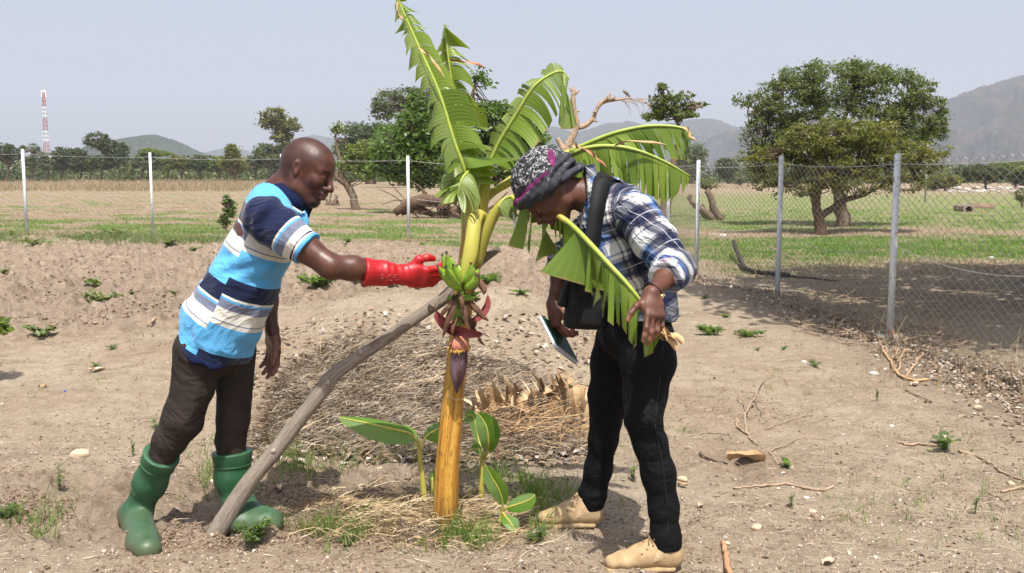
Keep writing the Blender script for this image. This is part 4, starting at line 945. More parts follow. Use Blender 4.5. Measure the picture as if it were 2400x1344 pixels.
for a in [(1942, 1325, 34, 24, 'round tan leaf lying flat at the bottom right', M_LEAFP, .3), (1600, 1143, 26, 16, 'small orange leaf just right of the near calf', M_LEAFB, -.6), (1642, 1192, 18, 14, 'small curled tan leaf on the sand right of the ankle', M_LEAFP, .8), (228, 872, 36, 16, 'tan leaf on the sand left of the trousers', M_LEAFP, .5), (738, 885, 15, 15, 'round orange leaf on the mulch right of the hanging hand', M_LEAFB, 1), (905, 1163, 28, 20, 'orange brown leaf on the straw left of the banana stem', M_LEAFP, .4), (655, 1150, 24, 18, 'tan leaf on the soil between the far boot and the pole', M_LEAFP, 2.), (2145, 905, 22, 16, 'tan leaf beneath the pale orange branch', M_LEAFP, .2), (100, 910, 20, 9, 'orange leaf lying on the sand at the left', M_LEAFB, .1)]:
    dleaf(a[0], a[1], a[2], a[3], a[4], a[5], a[6])
M_STN = plain('stone_pale', (.52, .40, .28), .85, .15, 12, .5, .01); M_STW = plain('stone_white', (.62, .56, .48), .85, .12, 12, .5, .01)
for i, (px, py, s, lb, m_) in enumerate([(188, 1068, 22, 'pale angular stone on the sand above the tall leafy weed', M_STN), (1598, 1125, 13, 'pale stone lying against the calf of the near leg', M_STN), (1774, 1238, 15, 'yellowish stone in the sand at the lower right', M_STN), (1905, 1200, 9, 'small cream stone right of the grassy sprig', M_STN), (2292, 957, 12, 'cream stone in the litter near the right edge', M_STN), (2048, 878, 11, 'white stone in the litter left of the orange branch', M_STW), (2370, 1135, 10, 'small cream stone at the right edge', M_STN), (1890, 1168, 8, 'little white stone above the small cream stone', M_STW), (500, 1130, 10, 'small grey stone in the soil behind the boots', M_STW), (890, 1100, 8, 'small red brown stone on the bank left of the suckers', M_STN), (1885, 850, 7, 'small white stone under the second near post', M_STW), (2090, 1000, 6, 'white pebble below the thin seedling', M_STW)]):
    b = G(px, py); k = b.y/F*s; rock(b+Vector((0, 0, k*.15)), (k, k*.8, k*.5), m_, lb, 'stone', None, 200+i, 'stone')
b = G(152, 918); rock(b, (.011, .008, .006), plain('plastic_blue', (.02, .05, .35), .4), 'deep blue scrap of plastic on the sand at the left', 'plastic_scrap', None, 5, 'scrap')
b = G(1270, 1030); rock(b+Vector((0, 0, .006)), (.006, .006, .012), plain('plastic_azure', (.05, .3, .7), .4), 'bright blue bottle cap scrap in the soil below the dry leaf heap', 'plastic_scrap', None, 6, 'scrap')
# ================================================================ banana plant
M_BLEAF = leafmat('banana_leaf', (.12, .20, .03, 1), (.24, .34, .05, 1), .4, (.24, .32, .10, 1), 5, .36, 620., (.34, .22, .10, 1))
M_BLEAF2 = leafmat('banana_leaf_young', (.11, .23, .03, 1), (.19, .33, .05, 1), .42, (.19, .31, .10, 1), 5, .36, 0.)
M_RIB = plain('midrib', (.36, .44, .08), .45, .12, 25, .2, .002, .4)
M_PETI = N('petiole_yellow'); u_ = M_PETI.sep(M_PETI.attr('uvw'))
c_ = M_PETI.mix(M_PETI.rng(M_PETI.noise(26, M_PETI.scale(M_PETI.attr('uvw'), (3, .25, 1)), 5, .6), .4, .68), (.50, .41, .08, 1), (.37, .42, .08, 1))
M_PETI = M_PETI.fin(c_, .4, M_PETI.bump(M_PETI.noise(60, M_PETI.scale(M_PETI.attr('uvw'), (4, .2, 1)), 3), .3, .003), .45)
def stem_mat():
    m = N('pseudostem'); uv = m.attr('uvw'); u = m.sep(uv)
    st_ = m.noise(9, m.scale(uv, (1.7, .22, 1)), 6, .6); fi = m.noise(40, m.scale(uv, (4, .12, 1)), 4, .6)
    col = m.ramp(m.math('ADD', m.math('MULTIPLY', st_, .65), m.math('MULTIPLY', fi, .35)), [(.32, (.13, .055, .015)), (.42, (.36, .15, .025)), (.53, (.58, .31, .05)), (.66, (.62, .46, .11))])
    sp = m.noise(26, m.scale(uv, (2, 1, 1)), 6, .7)
    col = m.mix(m.rng(sp, .55, .63), col, (.13, .06, .025, 1))
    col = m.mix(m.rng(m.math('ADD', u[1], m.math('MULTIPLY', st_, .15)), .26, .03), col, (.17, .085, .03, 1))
    return m.fin(col, .5, m.bump(m.math('ADD', fi, m.math('MULTIPLY', st_, .8)), .5, .006), .35)
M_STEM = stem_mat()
def qn(v): return v/(np.linalg.norm(v)+1e-12)
def banana_leaf(parent, mid, rib, left, right, width, nstrip=22, tear=.55, seed=0, t0=.0, droop=.0, mat=None, sweep=.5, gapy=.12, name='leaf', ribmat=None, shape=None, curl=.25, nseg=8, jitter=.18, back=False, pmat=None, petiole=None, orth=.85):
    """mid: world points of the midrib; rib: radii; left/right: (dir0, dir1) outward directions at base and tip; width m"""
    rs = np.random.RandomState(seed); n = 60; C = spline([tuple(p) for p in mid], n)
    T = np.gradient(C, axis=0); T /= np.linalg.norm(T, axis=1)[:, None]
    L = np.linalg.norm(np.diff(C, axis=0), axis=1).sum()
    shape = shape or (lambda t: math.sin(math.pi*min(1, (t*.93+.07)))**.55)
    V = []; Fc = []; UV = []; RV = []
    for sd in (left, right):
        if sd is None: continue
        d0, d1 = np.array(sd[0], float), np.array(sd[1], float); wmul = sd[2] if len(sd) > 2 else 1
        edges = np.sort(np.clip(np.linspace(t0, 1, nstrip+1)+rs.normal(size=nstrip+1)*.6/nstrip, t0, 1)); edges[0] = t0; edges[-1] = 1
        tw = 0.; torn = True
        for k in range(nstrip):
            a, b = edges[k], edges[k+1]
            if rs.rand() < tear or k == 0: tw = rs.normal()*jitter; dl = rs.normal()*jitter; lenj = 1+rs.uniform(-.1, .06); rv = rs.rand(); torn = True
            else: torn = False
            for_next = 0
            m_ = 3; rows = []
            for e in range(m_):
                t = a+(b-a)*e/(m_-1); i = t*(n-1); i0 = min(int(i), n-2); f = i-i0
                c = C[i0]*(1-f)+C[i0+1]*f; tt = qn(T[i0]*(1-f)+T[i0+1]*f)
                o = qn(d0*(1-t)+d1*t); o = qn(o-tt*np.dot(o, tt)*orth)
                w = width*shape((t-t0)/(1-t0))*wmul*lenj
                rb = rib[0]*(1-t)+rib[-1]*t
                dirv = qn(o+tt*(sweep*(1-.3*t)))
                row = []; p = c+o*rb*.6; g = np.array([0, 0, -1.])
                dv = dirv.copy()
                for q in range(nseg+1):
                    s = q/nseg
                    # strips part from each other towards the rim
                    shrink = (1-gapy*s*1.5)
                    mid_t = (a+b)/2; im = mid_t*(n-1); j0 = min(int(im), n-2); cm = C[j0]*(1-(im-j0))+C[j0+1]*(im-j0)
                    row.append(p+(cm-c)*(1-shrink)+np.cross(tt, dv)*((e-1)*tw*(b-a)*L*s*1.3)+np.cross(tt, o)*dl*w*.25*s*s)
                    p = p+dv*w/nseg
                    dv = qn(dv+g*(droop*1.6/nseg)*(1+dl)+(np.cross(tt, o)*curl*.6/nseg)*(1+tw*3))
                rows.append(row)
            base = len(V)
            for e in range(m_):
                for q in range(nseg+1): V.append(rows[e][q]); UV.append((q/nseg, (a+(b-a)*e/(m_-1))*L, 0)); RV.append(rv)
            Fc += [(base+e*(nseg+1)+q, base+e*(nseg+1)+q+1, base+(e+1)*(nseg+1)+q+1, base+(e+1)*(nseg+1)+q) for e in range(m_-1) for q in range(nseg)]
    o = mesh(name, V, np.array(Fc), mat or M_BLEAF, parent, True, {'uvw': np.array(UV), 'rv': np.array(RV)})
    mb = MB(); rr = np.interp(np.linspace(0, 1, 40), np.linspace(0, 1, len(rib)), rib)
    mb.tube(spline([tuple(p) for p in mid], 40), rr, 7, uvw='auto'); mb.build('midrib', ribmat or M_RIB, o)
    return o
SX = 1.0
b0 = G(1045, 1226); YB = b0.y
bp = thing('banana_plant', b0, 'fruiting banana plant with a ribbed orange yellow stem and torn upright leaves', 'banana plant')
def Q(px, py, dy=0.): return P(px, py, YB+dy)
m = MB(); k = YB/F
sp_pts = [(1046, 1240, 33, 0), (1046, 1200, 31, 0), (1050, 1100, 29, 0), (1058, 1000, 27, 0), (1067, 900, 25.5, .01), (1077, 800, 24, .02), (1088, 700, 24, .04), (1100, 620, 25, .05), (1112, 550, 27, .05), (1116, 500, 22, .05), (1118, 475, 12, .05)]
s = spline([tuple(Q(a, c, d))+(r*k,) for a, c, r, d in sp_pts], 60)
V = []; UV = []; nn = 40; L = 0
for i, p in enumerate(s):
    if i: L += np.linalg.norm(p[:3]-s[i-1][:3])
    for j in range(nn+1):
        a = 2*math.pi*j/nn
        # overlapping sheath edges stand proud as long ridges
        rg = 0
        for (a0, h0, wd) in ((4.15, .20, .55), (5.35, .15, .5), (3.3, .16, .4), (1.2, .1, .5), (2.2, .07, .5)):
            dd = (a-a0-.25*math.sin(L*2+a0)+math.pi) % (2*math.pi)-math.pi
            rg += h0*max(0, 1-abs(dd)/wd) if dd > 0 else h0*max(0, 1-abs(dd)/.06)
        r = p[3]*(1+rg-.06+.02*math.sin(L*9+a*3))
        V.append((p[0]+r*math.cos(a), p[1]+r*math.sin(a), p[2])); UV.append((j/nn, L, 0))
m.add(V, [(i*(nn+1)+j, i*(nn+1)+j+1, (i+1)*(nn+1)+j+1, (i+1)*(nn+1)+j) for i in range(59) for j in range(nn)], uvw=np.array(UV))
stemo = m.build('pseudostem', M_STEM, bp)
# loose husks and a scar at the foot
m = MB(); 
for a, rr_, h, w in ((-.3, 36, 60, .05), (-1.3, 35, 30, .04), (-2.6, 36, 36, .05), (-2.0, 36, 22, .04)):
    V = []
    for i in range(6):
        for j in range(5):
            t = i/5; s_ = (j-2)/2*w/.045*.45*(1-.6*t)
            r = rr_*k*(1+.12*t+.1*t*t); V.append((b0.x+r*math.cos(a+s_), b0.y+r*math.sin(a+s_), b0.z-.01+h*k*t))
    m.add(V, [(i*5+j, i*5+j+1, (i+1)*5+j+1, (i+1)*5+j) for i in range(5) for j in range(4)])
m.build('husk', plain('husk_brown', (.30, .18, .08), .85, .3, 30, .5, .003), bp)
m = MB(); m.tube([Q(1052, 925, -.055), Q(1065, 938, -.06), Q(1085, 936, -.055), Q(1096, 928, -.04)], .0022, 5); m.build('twine', M_STRAWM if False else plain('twine', (.55, .42, .25), .9), bp)
def tubeq(name, pts, mat, parent, nn_=14, n=30, flat=None):
    s = spline([tuple(Q(a, c, d))+(r*k,) for a, c, r, d in pts], n); m = MB(); m.tube(s[:, :3], s[:, 3], nn_, uvw='auto', flat=flat); return m.build(name, mat, parent)
# petiole bundle
tubeq('petiole', [(1108, 600, 14, .02), (1105, 500, 17, .0), (1103, 440, 12, .0), (1098, 400, 9, .0)], M_PETI, bp)
tubeq('petiole', [(1125, 600, 16, .06), (1128, 500, 15, .05), (1135, 440, 14, .05), (1148, 378, 7, .05)], M_PETI, bp)
tubeq('petiole', [(1116, 620, 15, .02), (1132, 560, 16, -.0), (1155, 510, 13, -.02), (1178, 478, 11, -.04), (1205, 466, 9, -.06), (1255, 474, 7, -.12), (1330, 520, 6.5, -.28)], M_PETI, bp)
tubeq('petiole', [(1095, 620, 14, .07), (1092, 480, 12, .07), (1084, 380, 9, .07), (1078, 330, 7, .07)], M_PETI, bp)
tubeq('petiole', [(1118, 560, 14, .12), (1128, 480, 11, .16), (1200, 420, 9, .2), (1270, 378, 8, .2), (1335, 356, 7, .15)], M_PETI, bp)
tubeq('petiole', [(1122, 560, 14, .1), (1136, 470, 11, .1), (1200, 425, 9, .06), (1270, 385, 8, .0), (1335, 362, 8, -.05)], M_PETI, bp)
# the yellow sheath bending over the bunch
s = spline([tuple(Q(a, c, d))+(r1*k, r2*k) for a, c, d, r1, r2 in [(1128, 590, .04, 10, 10), (1136, 540, .03, 13, 12), (1132, 512, 0, 14, 12), (1121, 503, -.04, 14, 12), (1112, 518, -.07, 16, 13), (1106, 560, -.1, 17.5, 12), (1100, 600, -.115, 16.5, 10), (1090, 638, -.12, 11, 6), (1082, 662, -.12, 4, 3)]], 36)
m = MB(); V = []; UV = []
pv = None
for i, p in enumerate(s):
    t = qn(s[min(i+1, 35)][:3]-s[max(i-1, 0)][:3]); e1 = np.array([1., 0, 0]); e1 = qn(e1-t*np.dot(e1, t)); e2 = np.cross(t, e1)
    for j in range(16):
        a = 2*math.pi*j/16; V.append(p[:3]+e1*math.cos(a)*p[3]*(1+.05*math.cos(3*a)+.03*math.cos(11*a)+.05*math.sin(i*.5))+e2*math.sin(a)*p[4]); UV.append((j/16, i*.012, 0))
m.add(V, [(i*16+j, i*16+(j+1) % 16, (i+1)*16+(j+1) % 16, (i+1)*16+j) for i in range(35) for j in range(16)], uvw=np.array(UV)); m.build('sheath', M_PETI, bp)
# fruit stalk
M_STALK = plain('stalk_green', (.16, .24, .05), .5, .2, 30, .2, .002)
tubeq('fruit_stalk', [(1092, 610, 12, -.06), (1084, 660, 11, -.085), (1080, 700, 10, -.09), (1077, 740, 9, -.09), (1076, 790, 10, -.09)], M_STALK, bp)
def fingermat():
    m = N('banana_green'); u = m.sep(m.attr('uvw'))
    c = m.mix(m.rng(m.noise(18, m.attr('uvw'), 3), .35, .65), (.17, .32, .03, 1), (.32, .46, .06, 1))
    c = m.mix(m.rng(u[1], .93, .97), c, (.045, .03, .02, 1)); c = m.mix(m.rng(u[1], .12, .0), c, (.33, .42, .09, 1))
    return m.fin(c, .42, None, .4)
M_FING = fingermat()
def finger(parent, base, tip, r, bend, dy0=0, dy1=0, name='banana', mat=None):
    A, B = Q(base[0], base[1], dy0), Q(tip[0], tip[1], dy1); mid = (A+B)/2+Vector((bend*k, 0, 0)); r = r*k
    s = spline([tuple(A), tuple(A*.6+mid*.4+Vector((bend*.3*k, 0, 0))), tuple(mid), tuple(B)], 12)
    rad = [.45, .6, .86, .98, 1.03, 1.05, 1.04, 1., .9, .68, .32, .24]; r *= 1.16; m = MB(); V = []; UV = []; ref = np.array([0, 1., 0])
    for i, p in enumerate(s):
        t = qn(s[min(i+1, 11)]-s[max(i-1, 0)]); e1 = qn(ref-t*np.dot(ref, t)); e2 = np.cross(t, e1)
        for j in range(10):
            a = 2*math.pi*j/10; q = rad[i]*r*(1+.07*math.cos(5*a)); V.append(p+e1*math.cos(a)*q+e2*math.sin(a)*q); UV.append((j/10, i/11, rnd.random()))
    m.add(V, [(i*10+j, i*10+(j+1) % 10, (i+1)*10+(j+1) % 10, (i+1)*10+j) for i in range(11) for j in range(10)]+[tuple(range(9, -1, -1)), tuple(110+j for j in range(10))], uvw=np.array(UV))
    return m.build(name, mat or M_FING, parent)
for q in [((1078, 676), (1024, 622), 9, -6, -.12, -.20), ((1075, 668), (1036, 595), 9, -8, -.10, -.14), ((1078, 664), (1046, 590), 9.5, -7, -.12, -.18), ((1080, 680), (1032, 640), 8.5, -3, -.14, -.24),
          ((1078, 672), (1044, 624), 9.5, -5, -.15, -.25), ((1078, 668), (1062, 620), 9, -4, -.15, -.22), ((1076, 660), (1070, 622), 8, -2, -.16, -.19), ((1082, 655), (1074, 620), 8, 0, -.09, -.08),
          ((1088, 664), (1103, 616), 9.5, 8, -.15, -.2), ((1090, 668), (1124, 628), 8.5, 8, -.12, -.14), ((1090, 676), (1116, 645), 9, 8, -.15, -.2), ((1087, 664), (1092, 622), 8, 2, -.06, -.04), ((1092, 660), (1112, 612), 8, 5, -.08, -.06), ((1072, 655), (1056, 600), 8, -3, -.07, -.05)]:
    finger(bp, *q[:2], q[2], q[3], q[4], q[5])
for q in [((1080, 700), (1128, 684), 5, 3, -.1, -.12), ((1080, 706), (1124, 694), 5, 3, -.11, -.14), ((1078, 704), (1047, 700), 4.5, -2, -.1, -.13), ((1078, 702), (1052, 694), 4, -2, -.11, -.12), ((1080, 712), (1108, 702), 4, 2, -.08, -.06)]:
    finger(bp, *q[:2], q[2], q[3], q[4], q[5], 'young_banana')
for i in range(12):
    a = math.pi*2*i/12; ca, sa = math.cos(a), math.sin(a)
    finger(bp, (1076+6*ca, 722+3*(i % 2)), (1076+15*ca, 750+rnd.uniform(-3, 3)), 3.2, 1, -.09+sa*.012, -.09+sa*.03, 'young_banana')
# bracts, flowers and bud
M_BRI = plain('bract_inner', (.22, .045, .048), .55, .2, 25, .3, .002, .3); M_BRO = plain('bract_outer', (.2, .06, .06), .55, .2, 20, .3, .002, .3)
M_BRD = plain('bract_dried', (.13, .07, .045), .8, .4, 30, .5, .003, .2)
def bract(name, pts, w, cup, mat, side=(1, 0, 0), n=14, mw=7):
    s = spline([tuple(Q(*p)) for p in pts], n); V = []; side = np.array(side, float)
    for i, p in enumerate(s):
        t = qn(s[min(i+1, n-1)]-s[max(i-1, 0)]); e = qn(side-t*np.dot(side, t)); nn2 = np.cross(t, e); u = i/(n-1)
        ww = w*k*math.sin(math.pi*min(1, u*.88+.12))**.6
        for j in range(mw):
            a = (j/(mw-1)-.5)*2; V.append(p+e*a*ww+nn2*(cup*ww*a*a+.08*ww*math.sin(9*u+a*3)))
    V2 = V+[np.array(v)+np.array([0, .0018, 0]) for v in V]; q = n*mw
    Fq = [(i*mw+j, i*mw+j+1, (i+1)*mw+j+1, (i+1)*mw+j) for i in range(n-1) for j in range(mw-1)]
    return mesh(name, V, Fq, mat, bp, True)
bract('bract', [(1070, 784, -.1), (1082, 772, -.15), (1106, 778, -.17), (1131, 785, -.15)], 14, .7, M_BRI, (0, -.5, 1))
bract('bract', [(1072, 782, -.1), (1064, 770, -.13), (1058, 772, -.14)], 9, .5, M_BRI, (0, -.5, 1))
bract('bract', [(1082, 752, -.08), (1112, 742, -.1), (1135, 718, -.1), (1143, 690, -.09)], 15, .7, M_BRI, (.5, -.6, .2))
bract('bract', [(1072, 780, -.08), (1050, 762, -.12), (1032, 742, -.13), (1023, 728, -.13)], 14, -.7, M_BRI, (.4, -.4, .7))
for pts, w in [([(1088, 700, -.11), (1094, 730, -.15), (1104, 760, -.15), (1118, 775, -.14)], 9), ([(1092, 690, -.1), (1110, 720, -.16), (1128, 745, -.16), (1146, 754, -.15)], 8), ([(1068, 690, -.11), (1058, 720, -.16), (1046, 755, -.16), (1036, 795, -.15)], 8), ([(1062, 692, -.12), (1050, 715, -.17), (1036, 735, -.17), (1032, 745, -.16)], 6), ([(1120, 655, -.12), (1130, 675, -.14), (1134, 692, -.14)], 9), ([(1100, 650, -.12), (1112, 640, -.15), (1116, 665, -.14), (1106, 680, -.14)], 7), ([(1105, 690, -.12), (1118, 705, -.14), (1128, 700, -.13)], 6), ([(1120, 790, -.14), (1128, 800, -.15), (1138, 810, -.14)], 4), ([(1072, 745, -.12), (1064, 765, -.14), (1060, 785, -.14)], 5), ([(1080, 690, -.14), (1086, 712, -.17), (1082, 740, -.16)], 5), ([(1095, 745, -.1), (1108, 757, -.12), (1112, 770, -.12)], 7)]:
    bract('dried_bract', pts, w, rnd.choice((-.9, .9)), M_BRD, (1, -.4, .1))
M_FLW = plain('flower_pink', (.50, .20, .13), .6, .2, 40); M_FLT = plain('flower_tip', (.42, .24, .05), .7, .2, 60)
for i in range(17):
    a = math.pi*(1+i/16); ca, sa = math.cos(a), math.sin(a); m = MB(); bx, by = 1076, 782
    A = Q(bx+10*ca, 786, -.1+sa*.02); B = Q(bx+(23+rnd.uniform(-3, 3))*ca, 812+rnd.uniform(-3, 8)+4*abs(sa), -.1+sa*.05); m.tube([A, (A+B)/2+Vector((0, -.004, 0)), B], [.004, .005, .0038], 6); fo = m.build('flower', M_FLW, bp)
    m = MB(); m.tube([B, B+(B-A)*rnd.uniform(.1, .3)+Vector((rnd.uniform(-.006, .006), 0, rnd.uniform(-.003, .003)))], [.0042, .0015], 6); m.build('flower_tip', M_FLT, fo)
bs = spline([(1076, 775, 10, -.1), (1076, 800, 17, -.1), (1076, 830, 21, -.1), (1075, 858, 20.5, -.1), (1073, 885, 16, -.1), (1072, 905, 9, -.1), (1071, 922, 1.5, -.1)], 26)
m = MB(); V = []
for i, p in enumerate(bs):
    c = Q(p[0], p[1], p[3])
    for j in range(24):
        a = 2*math.pi*j/24; rg = 1+.05*math.cos(2*(a-4.4))+(.035 if abs(((a-4.55+.012*i+3.14) % 6.283)-3.14) < .14 else 0); V.append((c.x+p[2]*k*rg*math.cos(a), c.y+p[2]*k*rg*math.sin(a), c.z))
m.add(V, [(i*24+j, i*24+(j+1) % 24, (i+1)*24+(j+1) % 24, (i+1)*24+j) for i in range(25) for j in range(24)])
mm = N('bud_purple'); vv = mm.obj(); cc = mm.mix(mm.rng(mm.noise(14, mm.scale(vv, (2, 2, .35)), 5, .6), .38, .68), (.07, .022, .030, 1), (.20, .14, .16, 1))
m.build('bud', mm.fin(cc, .48, mm.bump(mm.noise(50, mm.scale(vv, (3, 3, .2)), 3), .3, .003), .35), bp)
# ---- big leaves (left dir, right dir given at base and tip)
def PQ(*a): return [Q(*p) for p in a]
banana_leaf(bp, PQ((1103, 440, 0), (1086, 390, -.02), (1064, 330, -.03), (1030, 220, -.02), (985, 118, .0), (955, 50, .02), (930, -8, .04)), [.010, .008, .006, .002],
            ((-.75, -.5, -.35), (-.7, -.4, .1), .95), ((.85, -.3, -.45), (.8, -.1, .15), .95), .135, 21, .6, 1, .02, .9, sweep=.12, curl=1.1, jitter=.6, gapy=.09, shape=lambda t: (.7+.4*math.sin(math.pi*min(1, t*1.6+.1)) if t < .5 else .78*(1-(t-.5)*.9)*min(1, (1-t)*7)**.5))
banana_leaf(bp, PQ((1084, 380, .08), (1076, 330, .08), (1070, 270, .08), (1060, 200, .08), (1050, 130, .08), (1043, 56, .1)), [.007, .005, .002],
            ((-.5, .6, -.3), (-.4, .4, .1), .5), ((.9, -.15, -.4), (.9, -.2, .1), 1.), .14, 21, .7, 2, .0, .9, sweep=.15, curl=.8, jitter=.55, gapy=.1, shape=lambda t: (1-t*.35)*min(1, (1-t)*4.5)**.6)
banana_leaf(bp, PQ((1148, 380, .05), (1172, 330, .03), (1210, 268, .0), (1250, 205, -.02), (1290, 175, -.02), (1318, 168, -.02), (1334, 186, -.02)), [.008, .006, .002],
            ((-.6, .3, .2), (-.7, .4, .5), .28), ((.85, -.45, -.75), (.35, -.25, -1), 1.), .175, 19, .5, 3, .0, .8, sweep=.3, curl=.12, jitter=.28, gapy=.2, shape=lambda t: min(1, (t+.15)*3)*(1.25 if .68 < t < .95 else .88)*min(1, (1-t)*8)**.5)
banana_leaf(bp, PQ((1335, 356, .15), (1380, 335, .12), (1440, 312, .1), (1510, 297, .08), (1570, 296, .06), (1605, 303, .05), (1622, 318, .05)), [.009, .007, .003],
            ((-.35, .3, -.9), (0, .2, -1), .7), ((.5, -.3, -.9), (.3, -.2, -1), 1.), .155, 24, .6, 4, .0, .4, sweep=.7, curl=.1, jitter=.2, gapy=.2, shape=lambda t: min(1, (t+.25)*1.8)*(1-.2*t)*min(1, (1-t)*9)**.5)
banana_leaf(bp, PQ((1335, 362, -.05), (1380, 346, -.08), (1440, 343, -.1), (1500, 355, -.12), (1560, 380, -.12), (1618, 413, -.12)), [.0085, .007, .002],
            ((-.1, .3, -.95), (0, .1, -1), .9), ((.08, -.15, -1), (.04, -.1, -1), 1.), .165, 22, .7, 5, .0, .25, sweep=.18, curl=.05, jitter=.25, gapy=.3, orth=.3, shape=lambda t: (.8+.3*math.sin(3.1*t))*min(1, (1-t)*5)**.55)
# leaf held by the woman : passes in front of her
banana_leaf(bp, PQ((1222, 466, -.08), (1265, 478, -.16), (1330, 520, -.28), (1378, 566, -.47), (1425, 617, -.56), (1475, 672, -.60), (1512, 722, -.60), (1540, 775, -.58)), [.010, .0095, .008, .004],
            ((-.05, -.12, -1), (-.02, -.15, -1), 1.), ((.25, .3, -.9), (.5, .1, -.5), .45), .20, 26, .8, 6, .0, .2, sweep=.02, curl=-.06, jitter=.6, gapy=.13, orth=.0, shape=lambda t: (.95-.1*t)*min(1, (1-t)*7)**.5)
banana_leaf(bp, PQ((1205, 466, -.05), (1192, 462, -.08), (1178, 470, -.1), (1168, 486, -.12)), [.006, .004, .002], ((-.3, -.7, -.6), (-.1, -.5, -.9), .8), ((.2, -.6, -.8), (.3, -.4, -.9), .9), .12, 7, .7, 7, .0, .6, sweep=.2, jitter=.3)
banana_leaf(bp, PQ((1100, 400, -.03), (1088, 412, -.07), (1078, 432, -.09), (1072, 458, -.09)), [.006, .004, .002], ((-.8, -.3, -.4), (-.6, -.3, -.9), 1), ((.8, -.3, -.4), (.7, -.3, -.9), 1.1), .13, 12, .8, 8, .0, .9, sweep=.5, jitter=.5)
# dried tip and torn dry strips
M_DRYL = plain('leaf_dried', (.55, .36, .19), .85, .3, 30, .5, .003, .2)
def ribbon(parent, name, pts, w, mat, cup=.5, n=16, side=(1, 0, 0), frame=Q):
    s = spline([tuple(frame(*p)) for p in pts], n); V = []; side = np.array(side, float)
    for i, p in enumerate(s):
        t = qn(s[min(i+1, n-1)]-s[max(i-1, 0)]); e = side-t*np.dot(side, t); e = qn(e); e = qn(e*math.cos(i*.25)+np.cross(t, e)*math.sin(i*.25)); nn2 = np.cross(t, e); u = i/(n-1); ww = w*k*(.35+.65*math.sin(math.pi*min(1, u*.9+.08)))
        for j in range(5):
            a = (j-2)/2; V.append(p+e*a*ww+nn2*cup*ww*a*a)
    return mesh(name, V, [(i*5+j, i*5+j+1, (i+1)*5+j+1, (i+1)*5+j) for i in range(n-1) for j in range(4)], mat, parent, True)
for pts, w in [([(1536, 768, -.6), (1556, 782, -.61), (1575, 795, -.61), (1584, 822, -.61)], 10), ([(1540, 772, -.6), (1565, 778, -.62), (1590, 788, -.62), (1600, 808, -.62)], 9), ([(1532, 770, -.6), (1548, 790, -.6), (1562, 792, -.6), (1570, 800, -.6)], 8)]:
    ribbon(bp, 'dried_tip', pts, w, M_DRYL)
ribbon(bp, 'dried_strip', [(1054, 140, .0), (1085, 143, -.06), (1115, 148, -.08), (1136, 160, -.08)], 4.5, plain('leaf_red_brown', (.40, .19, .09), .7, .3, 30), side=(0, 0, 1))
ribbon(bp, 'dried_strip', [(982, 112, -.02), (1005, 128, -.06), (1022, 150, -.08), (1040, 182, -.08)], 4, M_DRYL, side=(1, 0, .4))
ribbon(bp, 'dried_strip', [(931, 5, .02), (934, 25, 0), (940, 40, 0), (950, 50, 0)], 4, M_DRYL)
ribbon(bp, 'dried_strip', [(1440, 343, -.12), (1470, 330, -.16), (1520, 332, -.16), (1560, 340, -.16)], 3.5, M_DRYL, side=(0, 0, 1))
ribbon(bp, 'dried_strip', [(1372, 352, -.1), (1392, 362, -.14), (1405, 375, -.15), (1420, 392, -.15)], 5, plain('leaf_red_brown', (.40, .19, .09), .7, .3, 30))
ribbon(bp, 'dried_strip', [(1600, 300, .04), (1615, 305, .02), (1620, 320, .0), (1628, 330, .0)], 6, M_DRYL)
ribbon(bp, 'dried_strip', [(1335, 345, .0), (1350, 340, -.1), (1362, 345, -.12), (1370, 352, -.12)], 7, M_DRYL)
# ---- prop pole
def pole_mat():
    m = N('weathered_wood'); uv = m.attr('uvw')
    g = m.noise(7, m.scale(uv, (5, 1.2, 1)), 7, .65, dist=.6); fi = m.noise(26, m.scale(uv, (4, .5, 1)), 5, .7)
    col = m.ramp(m.math('ADD', m.math('MULTIPLY', g, .5), m.math('MULTIPLY', fi, .5)), [(.3, (.10, .078, .062)), (.42, (.27, .22, .175)), (.55, (.43, .365, .30)), (.72, (.53, .465, .39))])
    col = m.mix(m.rng(m.noise(3.2, m.obj(), 4, .7), .60, .68), col, (.20, .115, .085, 1))
    return m.fin(col, .85, m.bump(m.math('ADD', g, fi), .9, .012), .2)
M_WOOD = pole_mat()
pd = [(478, 1290, 20, 3.76), (500, 1262, 23, 3.765), (560, 1165, 22, 3.79), (600, 1110, 20, 3.80), (650, 1052, 18.5, 3.82), (700, 985, 18, 3.84), (735, 942, 17.5, 3.85), (762, 905, 19.5, 3.86), (790, 872, 17, 3.86), (850, 830, 15, 3.88), (910, 790, 14.5, 3.9), (960, 755, 14.5, 3.9), (1000, 728, 14, 3.91), (1040, 700, 15.5, 3.92), (1062, 680, 15, 3.92), (1100, 640, 12, 3.93), (1130, 610, 11, 3.94), (1150, 596, 9, 3.945), (1171, 583, 7, 3.95)]
s = spline([tuple(P(a, c, y))+(r*y/F,) for a, c, r, y in pd], 90)
m = MB(); V = []; UV = []; L = 0
for i, p in enumerate(s):
    if i: L += np.linalg.norm(p[:3]-s[i-1][:3])
    t = qn(s[min(i+1, 89)][:3]-s[max(i-1, 0)][:3]); e1 = qn(np.array([0, -1., 0])+t*t[1]); e2 = np.cross(t, e1)
    for j in range(25):
        a = 2*math.pi*j/24; q = 1+.07*float(vn(math.cos(a)*1.5+5, math.sin(a)*1.5, L*7, 3))+.05*float(vn(math.cos(a)*3, math.sin(a)*3, L*22, 4)); V.append(p[:3]+(e1*math.cos(a)+e2*math.sin(a))*p[3]*q); UV.append((j/24, L, 0))
